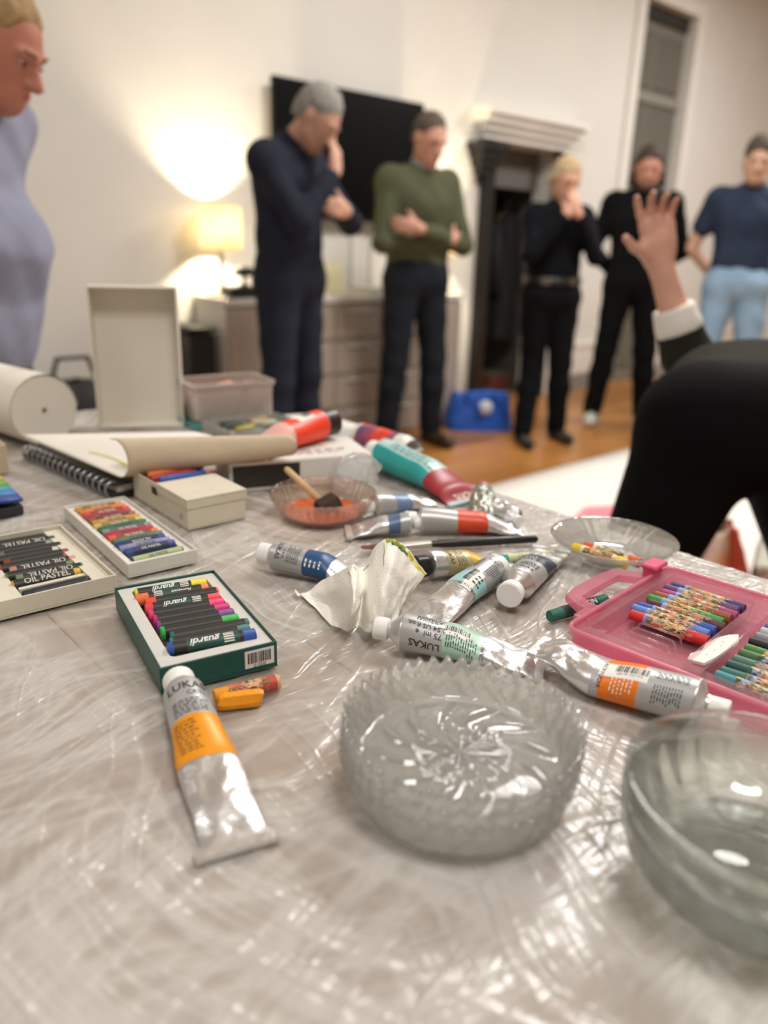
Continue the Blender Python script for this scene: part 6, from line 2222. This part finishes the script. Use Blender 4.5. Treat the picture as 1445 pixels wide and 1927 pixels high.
def face_parts(t, c, M, k=1.0, brow='#4a3a2c', lip='#a8655a'):
    g = lambda x, y, z: c + M @ (np.array([x, y, z]) * k)
    for sx in (-1, 1):
        S = Sdf(); S.ell(g(sx * 0.030, -0.0800, 0.004), np.array([0.0110, 0.0075, 0.0042]) * k, M)
        V, F = S.mesh(0.0035)
        e = fast_obj('eye', V, F, mat('eye_white', '#b5a498', 0.3, var=0.02), t)
        S = Sdf(); S.ell(g(sx * 0.030, -0.0865, 0.003), np.array([0.0058, 0.004, 0.0046]) * k, M)
        V, F = S.mesh(0.0025)
        fast_obj('iris', V, F, mat('iris_dark', '#2f2620', 0.3, var=0.05), e)
        S = Sdf(); S.cone(g(sx * 0.014, -0.0985, 0.027), g(sx * 0.046, -0.084, 0.030), 0.0038 * k, 0.0028 * k)
        V, F = S.mesh(0.0035)
        fast_obj('eyebrow', V, F, mat('brow_' + brow.lstrip('#'), brow, 0.9, var=0.1, vscale=120), t)
    S = Sdf(); S.cone(g(0.019, -0.0865, -0.060), g(0, -0.0935, -0.060), 0.0045 * k, 0.0062 * k, 0.004).cone(g(-0.019, -0.0865, -0.060), g(0, -0.0935, -0.060), 0.0045 * k, 0.0062 * k, 0.004)
    V, F = S.mesh(0.0035)
    fast_obj('lips', V, F, mat('lips_' + lip.lstrip('#'), lip, 0.45, var=0.05), t)


def hair_short(c, M, k=1.0, top=0.012, recede=0.0, vol=0.0):
    g = lambda x, y, z: c + M @ (np.array([x, y, z]) * k)
    S = Sdf()
    S.ell(g(0, 0.020, 0.038 + vol * 0.5), np.array([0.080 + vol * 0.3, 0.097 + vol * 0.3, 0.088 + top + vol]) * k, M, 0.02)
    S.ell(g(0, 0.045, -0.005), np.array([0.076, 0.070, 0.075]) * k, M, 0.02)
    # keep the face, ears and neck free
    S.cut(g(0, -0.105 + 0.0, -0.015 + recede * 0.3), np.array([0.082, 0.078 + recede, 0.086]) * k, M, 0.022)
    S.cut(g(0, 0.0, -0.085), np.array([0.12, 0.10, 0.070]) * k, M, 0.012)
    for sx in (-1, 1):
        S.cut(g(sx * 0.085, -0.002, -0.018), np.array([0.022, 0.040, 0.046]) * k, M, 0.01)
    return S


def person(label, loc, rotz, J, col, height=1.78, skin='#b98a72', top=None, bottom=None, hairc='#4a3b30', h=0.0085, hc=0.011, belly=1.0, cuffs=True, hairfn=None, extras=None, shoes='#2a2420', female=False,
           brow=None, hk=1.0, neck_open=0.0, bottom_cut=None, short_sleeve=False, long_top=0.0, legs=True, fat=1.0):
    """J: joints in metres for a 1.78 m figure facing local -y; x+ is the figure's left"""
    k = height / 1.78
    t = thing('person', label, 'person', loc, rotz)
    D = dict(hipl=(0.09, 0, 0.93), hipr=(-0.09, 0, 0.93), kneel=(0.11, -0.01, 0.51), kneer=(-0.11, -0.01, 0.51), anl=(0.12, 0.03, 0.09), anr=(-0.12, 0.03, 0.09),
             pel=(0, 0, 0.98), waist=(0, 0.0, 1.12), chest=(0, 0.0, 1.33), neck=(0, 0.01, 1.50), head=(0, -0.03, 1.665), shl=(0.185, 0.01, 1.45), shr=(-0.185, 0.01, 1.45),
             ell=(0.24, 0.02, 1.16), elr=(-0.24, 0.02, 1.16), wrl=(0.24, -0.10, 0.93), wrr=(-0.24, -0.10, 0.93), yaw=0, bow=0, tilt=0, toel=None, toer=None, handl=None, handr=None)
    D.update(J)
    P = {q: (v3(*D[q]) * k if isinstance(D[q], (tuple, list)) and len(D[q]) == 3 and not isinstance(D[q][0], (tuple, list)) else D[q]) for q in D}
    M = rot_head(D['yaw'], D['bow'], D['tilt'])
    Y = v3(0, 1, 0)
    fw_ = v3(0, -1, 0)

    def torso(S, e, low=True):
        tdir = nrm_(P['neck'] - P['pel'])
        shx = nrm_(P['shl'] - P['shr'])
        dep = nrm_(np.cross(shx, tdir))
        if low:
            S.cone(P['hipl'] + v3(-0.015, 0, 0.02), P['hipr'] + v3(0.015, 0, 0.02), (0.098 * fat + e) * k, (0.098 * fat + e) * k, 0.04 * k, (dep, 1.02))
        S.cone(P['pel'] + shx * 0.055 * k, P['waist'] + shx * 0.045 * k, (0.105 * fat + e) * k, (0.098 * belly + e) * k, 0.05 * k, (dep, 1.08 / belly))
        S.cone(P['pel'] - shx * 0.055 * k, P['waist'] - shx * 0.045 * k, (0.105 * fat + e) * k, (0.098 * belly + e) * k, 0.05 * k, (dep, 1.08 / belly))
        S.cone(P['waist'] + shx * 0.045 * k, P['chest'] + shx * 0.065 * k, (0.098 * belly + e) * k, (0.108 + e) * k, 0.05 * k, (dep, 1.1))
        S.cone(P['waist'] - shx * 0.045 * k, P['chest'] - shx * 0.065 * k, (0.098 * belly + e) * k, (0.108 + e) * k, 0.05 * k, (dep, 1.1))
        S.cone(P['chest'], (P['shl'] + P['shr']) / 2 - tdir * 0.01 * k, (0.11 + e) * k, (0.072 + e) * k, 0.05 * k)
        for q in ('shl', 'shr'):
            S.cone(P['chest'] + (P[q] - P['chest']) * 0.45, P[q], (0.085 + e) * k, (0.054 + e) * k, 0.05 * k)
            S.cone(P['neck'] - tdir * 0.03 * k, P['neck'] + (P[q] - P['neck']) * 0.8, (0.05 + e) * k, (0.045 + e) * k, 0.05 * k)
        S.cone((P['shl'] + P['shr']) / 2 - tdir * 0.01 * k, P['neck'] + tdir * 0.012 * k, (0.075 + e) * k, (0.060 + e * 0.5) * k, 0.04 * k)

    def arm(S, sd, e, upto=1.0):
        a, b, c = P['sh' + sd], P['el' + sd], P['wr' + sd]
        S.cone(a, b, (0.053 + e) * k, (0.041 + e) * k, 0.035 * k)
        if upto > 0:
            S.cone(b, b + (c - b) * upto, (0.041 + e) * k, (0.041 + (0.028 - 0.041) * upto + e) * k, 0.02 * k)

    def leg(S, sd, e, upto=1.0):
        a, b, c = P['hip' + sd], P['knee' + sd], P['an' + sd]
        S.cone(a, b, (0.088 * fat + e) * k, (0.058 + e) * k, 0.03 * k)
        m_ = b + (c - b) * 0.35 + nrm_(np.cross(nrm_(c - b), v3(1, 0, 0))) * 0.0
        S.cone(b, m_, (0.056 + e) * k, (0.057 + e) * k, 0.03 * k)
        S.cone(m_, b + (c - b) * upto, (0.057 + e) * k, (0.038 + e + 0.012 * (e > 0)) * k, 0.03 * k)

    # ---- body: one continuous mesh
    B = Sdf()
    torso(B, 0.0)
    for sd in 'lr':
        arm(B, sd, 0.0)
        if legs:
            leg(B, sd, 0.0)
            an = P['an' + sd]
            toe = P['toe' + sd] if P['toe' + sd] is not None else an + v3(0.02 if sd == 'l' else -0.02, -0.18, -0.05) * k
            B.cone(an, an + (toe - an) * 0.2 + v3(0, 0.03, -0.045) * k, 0.04 * k, 0.034 * k, 0.02)
            B.cone(an + v3(0, 0.02, -0.045) * k, toe, 0.036 * k, 0.030 * k, 0.02)
    B.cone(P['neck'], P['head'] + M @ (v3(0, 0.02, -0.05) * k), 0.056 * k * (0.85 if female else 1), 0.054 * k * (0.85 if female else 1), 0.03 * k)
    head(B, P['head'], M, k * hk, female)
    for sd in 'lr':
        hd = D['hand' + sd]
        w_, e_ = P['wr' + sd], P['el' + sd]
        if hd is None:
            hd = dict(d=w_ - e_, n=v3(1 if sd == 'r' else -1, 0, 0), s=fw_)
        hand(B, w_, hd['d'], hd['n'], hd['s'], 0.18 * k, hd.get('curl', 0.35), hd.get('spread', 0.08), hd.get('curls'))
    V, F = B.mesh(h)
    fast_obj('body', V, F, skin_mat(skin), t)
    face_parts(t, P['head'], M, k * hk, brow or hairc)

    def folds(amp, f=38.0):
        def g(q):
            return amp * (np.sin(q[:, 2] * f + 4 * np.sin(q[:, 0] * 9) + 3 * np.sin(q[:, 1] * 11)) * np.sin(q[:, 0] * 17 + q[:, 2] * 7))
        return g
    # ---- trousers
    if legs:
        S = Sdf()
        e = 0.016
        S.cone(P['hipl'] + v3(-0.015, 0, 0.02), P['hipr'] + v3(0.015, 0, 0.02), (0.098 * fat + e) * k, (0.098 * fat + e) * k, 0.04 * k)
        shx = nrm_(P['hipl'] - P['hipr'])
        for s_ in (-1, 1):
            S.cone(P['pel'] + shx * 0.05 * k * s_, P['pel'] + (P['waist'] - P['pel']) * 0.35 + shx * 0.05 * k * s_, (0.108 * fat + e) * k, (0.102 * min(belly, 1.1) + e) * k, 0.05 * k)
        for sd in 'lr':
            leg(S, sd, e, 0.985)
        V, F = S.mesh(hc, folds(0.003))
        fast_obj('trousers', V, F, cloth_mat(bottom), t)
        for sd in 'lr':
            S = Sdf()
            an = P['an' + sd]
            toe = P['toe' + sd] if P['toe' + sd] is not None else an + v3(0.02 if sd == 'l' else -0.02, -0.18, -0.05) * k
            e = 0.008
            S.cone(an + v3(0, 0.03, -0.045) * k, toe, 0.042 * k, 0.038 * k, 0.02)
            S.cone(an + v3(0, 0.01, -0.02) * k, an + v3(0, 0.02, -0.05) * k, 0.044 * k, 0.044 * k, 0.03)
            V, F = S.mesh(0.009, zmin=0.001)
            fast_obj('shoe', V, F, mat('shoe_' + shoes.lstrip('#'), shoes, 0.5, var=0.06), t)
    # ---- top
    S = Sdf()
    e = 0.017
    torso(S, e, low=False)
    if long_top > 0:
        S.cone(P['pel'] + v3(0.05, 0, 0) * k, P['pel'] + v3(0.055, 0, -long_top) * k, (0.12 * fat + e) * k, (0.125 * fat + e) * k, 0.05)
        S.cone(P['pel'] + v3(-0.05, 0, 0) * k, P['pel'] + v3(-0.055, 0, -long_top) * k, (0.12 * fat + e) * k, (0.125 * fat + e) * k, 0.05)
    for sd in 'lr':
        if short_sleeve:
            a, b = P['sh' + sd], P['el' + sd]
            S.cone(a, a + (b - a) * 0.55, (0.055 + e) * k, (0.048 + e) * k, 0.035 * k)
        else:
            arm(S, sd, 0.013, 0.86 if D.get('cuff' + sd) is None else D['cuff' + sd])
    V, F = S.mesh(hc, folds(0.0032, 30))
    fast_obj('top', V, F, cloth_mat(top), t)
    # ---- hair
    S = hairfn(P['head'], M, k * hk) if hairfn else hair_short(P['head'], M, k * hk)
    V, F = S.mesh(0.007, lambda q: 0.0035 * np.sin(q[:, 0] * 160 + 3 * np.sin(q[:, 2] * 60)) * np.sin(q[:, 1] * 130 + 2 * np.sin(q[:, 2] * 70)))
    fast_obj('hair', V, F, mat('hair_' + hairc.lstrip('#'), hairc, 0.75, var=0.25, vscale=60, stretch=(1, 1, 4)), t)
    if extras:
        extras(t, P, M, k)
    return t


def stand(px, fwd):
    """floor point in the direction of a photo column at a forward distance"""
    q = ony(px, 465, fwd)
    return Vector((q.x, q.y, 0))


def facing(loc, tx, ty):
    """rotation about z so that the figure's local -y looks at (tx,ty)"""
    return math.atan2(ty - loc[1], tx - loc[0]) + math.pi / 2


# ---- man in navy shirt, hand at his chin
loc = stand(545, 3.62)
rz = facing(loc, loc.x + 1.0, loc.y - 0.55)
person('grey-haired person in navy shirt and trousers, hand at the chin, in front of the television', loc, rz, dict(
    head=(0, -0.15, 1.595), neck=(0, -0.03, 1.495), bow=R(40), yaw=R(12), chest=(0, 0.0, 1.33), shl=(0.172, 0.0, 1.425), shr=(-0.172, 0.0, 1.425),
    ell=(0.235, -0.17, 1.20), wrl=(0.02, -0.28, 1.24), handl=dict(d=(-0.9, -0.05, 0.1), n=(0, 1, 0), s=(0, 0, 1), curl=0.6),
    elr=(-0.20, -0.20, 1.19), wrr=(-0.03, -0.255, 1.39), handr=dict(d=(0.25, 0.1, 0.95), n=(0, 1, 0.1), s=(0.8, 0, 0.3), curl=0.75)),
    None, 1.78, '#c39680', '#272a36', '#262a36', '#8d8982', brow='#6b6660')
# ---- man in olive sweater, arms folded
loc = stand(785, 4.40)
rz = facing(loc, 1.7, 1.6)


def collar(col):
    def f(t, P, M, k):
        S = Sdf()
        d = nrm_(P['head'] - P['neck'])
        S.cone(P['neck'] + v3(0, 0, 0.0) * k, P['neck'] + d * 0.035 * k, 0.076 * k, 0.068 * k, 0.02)
        V, F = S.mesh(0.008)
        fast_obj('collar', V, F, cloth_mat(col), t)
    return f


FOLDED = dict(ell=(0.255, -0.07, 1.14), wrl=(-0.125, -0.215, 1.215), handl=dict(d=(-0.75, 0.45, 0.15), n=(0.3, 0.9, 0), s=(0.1, 0, 1), curl=0.3),
              elr=(-0.255, -0.07, 1.14), wrr=(0.125, -0.150, 1.165), handr=dict(d=(0.75, 0.45, 0.05), n=(-0.3, 0.9, 0), s=(0, 0, 1), curl=0.3))
person('person in olive green sweater and dark jeans with folded arms, beside the television', loc, rz, dict(
    FOLDED, head=(0, -0.085, 1.655), bow=R(26), yaw=R(8), neck=(0, -0.005, 1.50), kneel=(0.13, -0.01, 0.51), anl=(0.16, 0.03, 0.09), kneer=(-0.12, -0.01, 0.51), anr=(-0.15, 0.03, 0.09)),
    None, 1.75, '#c4917c', '#4f523d', '#20242b', '#4d4036', extras=collar('#a9b4c4'), belly=1.08, shoes='#3a2a20',
    hairfn=lambda c, M, k: hair_short(c, M, k, 0.004, 0.030))


# ---- woman in black, hands at her mouth
def hair_tied(c, M, k):
    g = lambda x, y, z: c + M @ (np.array([x, y, z]) * k)
    S = hair_short(c, M, k, 0.008, -0.01, 0.004)
    S.cone(g(0, 0.10, -0.01), g(0, 0.12, -0.06), 0.035 * k, 0.03 * k, 0.03)
    S.cone(g(0.074, 0.0, 0.02), g(0.07, 0.05, -0.04), 0.02 * k, 0.02 * k, 0.02)
    S.cone(g(-0.074, 0.0, 0.02), g(-0.07, 0.05, -0.04), 0.02 * k, 0.02 * k, 0.02)
    return S


def belt_parts(t, P, M, k):
    w_ = P['pel'] + (P['waist'] - P['pel']) * 0.55
    def f(u, v):
        a_ = 2 * math.pi * v
        return (w_[0] + 0.188 * k * math.cos(a_), w_[1] + 0.138 * k * math.sin(a_), w_[2] - 0.02 + 0.04 * u)
    o = MB().grid(f, 2, 48, cv=True).build('belt', mat('belt_leather', '#1a1815', 0.45, var=0.05), t)
    s_ = o.modifiers.new('thickness', 'SOLIDIFY'); s_.thickness = 0.006
    for a_ in (-120, -62):
        x, y = 0.188 * k * math.cos(R(a_)), 0.138 * k * math.sin(R(a_))
        MB().box((w_[0] + x, w_[1] + y - 0.004, w_[2]), (0.05, 0.012, 0.042), rz=R(a_ + 90), ch=0.003).build('belt_buckle', mat('buckle_metal', '#8d8678', 0.3, 0.9, var=0.04), t, False)


loc = stand(1045, 4.68)
rz = facing(loc, 1.5, 1.9)
person('blonde person in black clothes with hands clasped at the mouth, before the closet', loc, rz, dict(
    head=(0, -0.07, 1.655), bow=R(22), yaw=R(10), neck=(0, -0.005, 1.50),
    shl=(0.17, 0.0, 1.44), shr=(-0.17, 0.0, 1.44),
    ell=(0.215, -0.15, 1.21), wrl=(0.035, -0.22, 1.455), handl=dict(d=(-0.3, 0.05, 0.9), n=(-0.6, 0.6, 0), s=(-0.5, 0.5, 0.3), curl=0.7),
    elr=(-0.215, -0.15, 1.21), wrr=(-0.035, -0.22, 1.455), handr=dict(d=(0.3, 0.05, 0.9), n=(0.6, 0.6, 0), s=(0.5, 0.5, 0.3), curl=0.7),
    kneel=(0.10, -0.03, 0.52), anl=(0.12, -0.02, 0.09), kneer=(-0.09, 0.0, 0.51), anr=(-0.16, -0.12, 0.09)),
    None, 1.59, '#cf9d86', '#0e0f14', '#0b0b0e', '#b39c78', female=True, brow='#8a6f4a', extras=belt_parts, shoes='#0c0c0d', hairfn=hair_tied, fat=1.08)


# ---- bearded man in black
def beard(colour):
    def f(t, P, M, k):
        c = P['head']
        g = lambda x, y, z: c + M @ (np.array([x, y, z]) * k)
        S = Sdf()
        S.cone(g(0.058, -0.005, -0.045), g(0.022, -0.062, -0.098), 0.020 * k, 0.022 * k, 0.03)
        S.cone(g(-0.058, -0.005, -0.045), g(-0.022, -0.062, -0.098), 0.020 * k, 0.022 * k, 0.03)
        S.cone(g(0.02, -0.064, -0.098), g(-0.02, -0.064, -0.098), 0.026 * k, 0.026 * k, 0.03)
        S.cone(g(0.03, -0.083, -0.048), g(-0.03, -0.083, -0.048), 0.010 * k, 0.010 * k, 0.01)
        V, F = S.mesh(0.007)
        fast_obj('beard', V, F, mat('beard_' + colour.lstrip('#'), colour, 0.85, var=0.2, vscale=60), t)
    return f


def hair_long(c, M, k):
    g = lambda x, y, z: c + M @ (np.array([x, y, z]) * k)
    S = hair_short(c, M, k, 0.006, 0.0, 0.004)
    for sx in (-1, 1):
        S.cone(g(sx * 0.07, 0.02, 0.03), g(sx * 0.085, 0.05, -0.10), 0.022 * k, 0.03 * k, 0.03)
    S.cone(g(0, 0.08, 0.0), g(0, 0.09, -0.14), 0.06 * k, 0.055 * k, 0.03)
    return S


loc = stand(1200, 5.2)
rz = facing(loc, 0.9, 1.4)
person('bearded person with long dark hair in black clothes and pale shoes in the doorway', loc, rz, dict(
    ell=(0.29, 0.05, 1.17), wrl=(0.11, 0.16, 1.0), handl=dict(d=(-0.9, 0.1, -0.2), n=(0, 1, 0), s=(0, 0, 1)),
    elr=(-0.29, 0.05, 1.17), wrr=(-0.11, 0.16, 1.0), handr=dict(d=(0.9, 0.1, -0.2), n=(0, 1, 0), s=(0, 0, 1)), head=(0, -0.06, 1.66), bow=R(18), yaw=R(-4), kneel=(0.13, -0.01, 0.51), anl=(0.17, 0.03, 0.09), kneer=(-0.13, -0.02, 0.51), anr=(-0.17, 0.0, 0.09)),
    None, 1.72, '#c08874', '#0d0d10', '#0c0c0e', '#3a2c22', extras=beard('#4a352a'), shoes='#c9cfcc', hairfn=hair_long)

# ---- man in navy T-shirt and pale jeans, hands behind his back
loc = stand(1398, 5.0)
rz = facing(loc, 0.9, 1.2)
person('person in navy T-shirt and light blue jeans, hands behind the back, by the white wall', loc, rz, dict(
    head=(0, -0.045, 1.665), bow=R(12), yaw=R(-2),
    ell=(0.30, 0.08, 1.17), wrl=(0.13, 0.17, 0.99), handl=dict(d=(-0.9, 0.1, -0.2), n=(0, 1, 0), s=(0, 0, 1)),
    elr=(-0.30, 0.08, 1.17), wrr=(-0.13, 0.17, 0.99), handr=dict(d=(0.9, 0.1, -0.2), n=(0, 1, 0), s=(0, 0, 1)),
    kneel=(0.13, -0.02, 0.51), anl=(0.15, 0.03, 0.09), kneer=(-0.13, -0.02, 0.51), anr=(-0.15, 0.03, 0.09)),
    None, 1.75, '#d3a88f', '#2f394d', '#8fadc8', '#4c4136', short_sleeve=True, shoes='#d9d6d0', fat=1.06, extras=beard('#a37f68'),
    hairfn=lambda c, M, k: hair_short(c, M, k, 0.016, -0.006, 0.008))

# ---- man in light blue shirt at the left, in profile
loc = Vector((-1.045, 1.90, 0))
rz = facing(loc, loc.x + 2.0, loc.y - 0.30)
person('fair-haired person in a light blue-grey shirt and green trousers at the end of the table', loc, rz, dict(
    head=(0, -0.195, 1.50), bow=R(30), yaw=R(0), neck=(0, -0.09, 1.42), chest=(0, -0.04, 1.28), waist=(0, -0.01, 1.10), shl=(0.19, -0.06, 1.37), shr=(-0.19, -0.06, 1.37),
    elr=(-0.235, 0.03, 1.10), wrr=(-0.22, 0.03, 0.86), handr=dict(d=(0.1, -0.3, -0.9), n=(0.9, 0, 0), s=(0, -1, 0), curl=0.5),
    ell=(0.22, 0.04, 1.10), wrl=(0.20, 0.02, 0.87)),
    None, 1.76, '#b97863', '#9497ac', '#1f6a55', '#a08257', belly=1.48, long_top=0.09, h=0.007, brow='#8a6a48', extras=collar('#7d8098'),
    hairfn=lambda c, M, k: hair_short(c, M, k, 0.006, 0.022), fat=1.1)


# ---- person bending forward, seen from behind, left hand raised (own skeleton)
def bending():
    base = Vector((0.775, 1.56, 0.009))
    t = thing('person', 'person in black bending over the floor paper, back to the table, left hand raised', 'person', base, 0)
    o = np.array(base)
    q = lambda v: np.array(v, float) - o
    px = lambda x, y, d: q(ony(x, y, d))
    SH, EL, WR = px(1352, 758, 1.98), px(1292, 668, 1.96), px(1243, 498, 1.97)
    shr = px(1560, 800, 2.02)
    neck = px(1462, 765, 2.13)
    hd = px(1466, 790, 2.30)
    pel = px(1412, 800, 1.56)
    wai = px(1402, 758, 1.73)
    che = px(1430, 757, 1.91)
    hl, hr = pel + v3(-0.092, 0.0, -0.01), pel + v3(0.092, 0.0, -0.01)
    kl, kr = v3(-0.235, -0.03, 0.40), v3(0.20, -0.03, 0.40)
    al, ar = v3(-0.27, 0.02, 0.075), v3(0.24, 0.02, 0.075)
    elr, wrr = px(1560, 960, 2.06), px(1500, 1060, 2.16)

    def build(S, e, part):
        if part in 'at':
            for sx in (-0.055, 0.055):
                S.cone(pel + v3(sx, 0.04, 0.01), wai + v3(sx, 0, 0), 0.105 + e, 0.105 + e, 0.06)
                S.cone(wai + v3(sx * 0.8, 0, 0), che + v3(sx, 0, 0), 0.105 + e, 0.11 + e, 0.06)
            S.cone(che, SH, 0.10 + e, 0.062 + e, 0.06)
            S.cone(che, shr, 0.10 + e, 0.062 + e, 0.06)
            S.cone((SH + shr) / 2, neck, 0.08 + e, 0.056 + e * 0.4, 0.05)
            S.cone(SH, EL, 0.054 + e, 0.045 + e, 0.04)
            S.cone(EL, EL + (WR - EL) * (1.0 if part == 'a' else 0.36), 0.043 + e, (0.029 if part == 'a' else 0.038) + e, 0.02)
            S.cone(shr, elr, 0.054 + e, 0.044 + e, 0.04)
            S.cone(elr, elr + (wrr - elr) * (1.0 if part == 'a' else 0.8), 0.042 + e, 0.031 + e, 0.02)
        if part in 'ab':
            S.cone(hl, hr, 0.118 + e, 0.118 + e, 0.04)
            S.cone(hl, kl, 0.108 + e, 0.068 + e, 0.03)
            S.cone(hr, kr, 0.108 + e, 0.068 + e, 0.03)
            S.cone(kl, al, 0.064 + e, 0.042 + e, 0.03)
            S.cone(kr, ar, 0.064 + e, 0.042 + e, 0.03)
    S = Sdf()
    build(S, 0, 'a')
    S.cone(neck, hd, 0.055, 0.055, 0.03)
    Mh = rot_head(math.pi, R(70))
    head(S, hd, Mh)
    for a_ in (al, ar):
        S.cone(a_, a_ + v3(0, -0.03, -0.04), 0.036, 0.032, 0.02)
        S.cone(a_ + v3(0, -0.03, -0.04), a_ + v3(0, 0.16, -0.045), 0.034, 0.028, 0.02)
    d = nrm_(px(1236, 430, 1.965) - WR)
    hand(S, WR, d, (0.05, -1, 0.15), (-1, 0, 0), 0.205, 0.3, 0.16, curls=(0.16, 0.34, 0.42, 0.30))
    hand(S, wrr, (-0.1, 0.5, -0.6), (0, -0.3, -1), (-1, 0, 0), 0.185, 0.2, 0.1)
    V, F = S.mesh(0.006)
    fast_obj('body', V, F, skin_mat('#dba792'), t)
    face_parts(t, hd, Mh)
    S = Sdf(); build(S, 0.016, 't')
    V, F = S.mesh(0.011)
    fast_obj('top', V, F, cloth_mat('#2b2923'), t)
    S = Sdf(); build(S, 0.020, 'b')
    V, F = S.mesh(0.011, zmin=0.001)
    fast_obj('trousers', V, F, cloth_mat('#08080a'), t)
    for a_ in (al, ar):
        S = Sdf(); S.cone(a_ + v3(0, -0.035, -0.032), a_ + v3(0, 0.165, -0.036), 0.044, 0.038, 0.02)
        S.cone(a_, a_ + v3(0, 0, -0.03), 0.046, 0.046, 0.02)
        V, F = S.mesh(0.009, zmin=0.001)
        fast_obj('shoe', V, F, mat('shoe_black', '#141414', 0.5, var=0.06), t)
    # white shirt cuff at the raised forearm
    dv = nrm_(WR - EL)
    c0, c1 = EL + (WR - EL) * 0.33, EL + (WR - EL) * 0.46
    S = Sdf(); S.cone(c0, c1, 0.057, 0.052, 0.01)
    S.cut(c1 + dv * 0.075, (0.07, 0.07, 0.07), None, 0.006)
    V, F = S.mesh(0.006)
    fast_obj('cuff', V, F, cloth_mat('#ece8de'), t)
    S = hair_short(hd, Mh, 1.0)
    V, F = S.mesh(0.008)
    fast_obj('hair', V, F, mat('hair_3a3028', '#3a3028', 0.75, var=0.25, vscale=60), t)


bending()
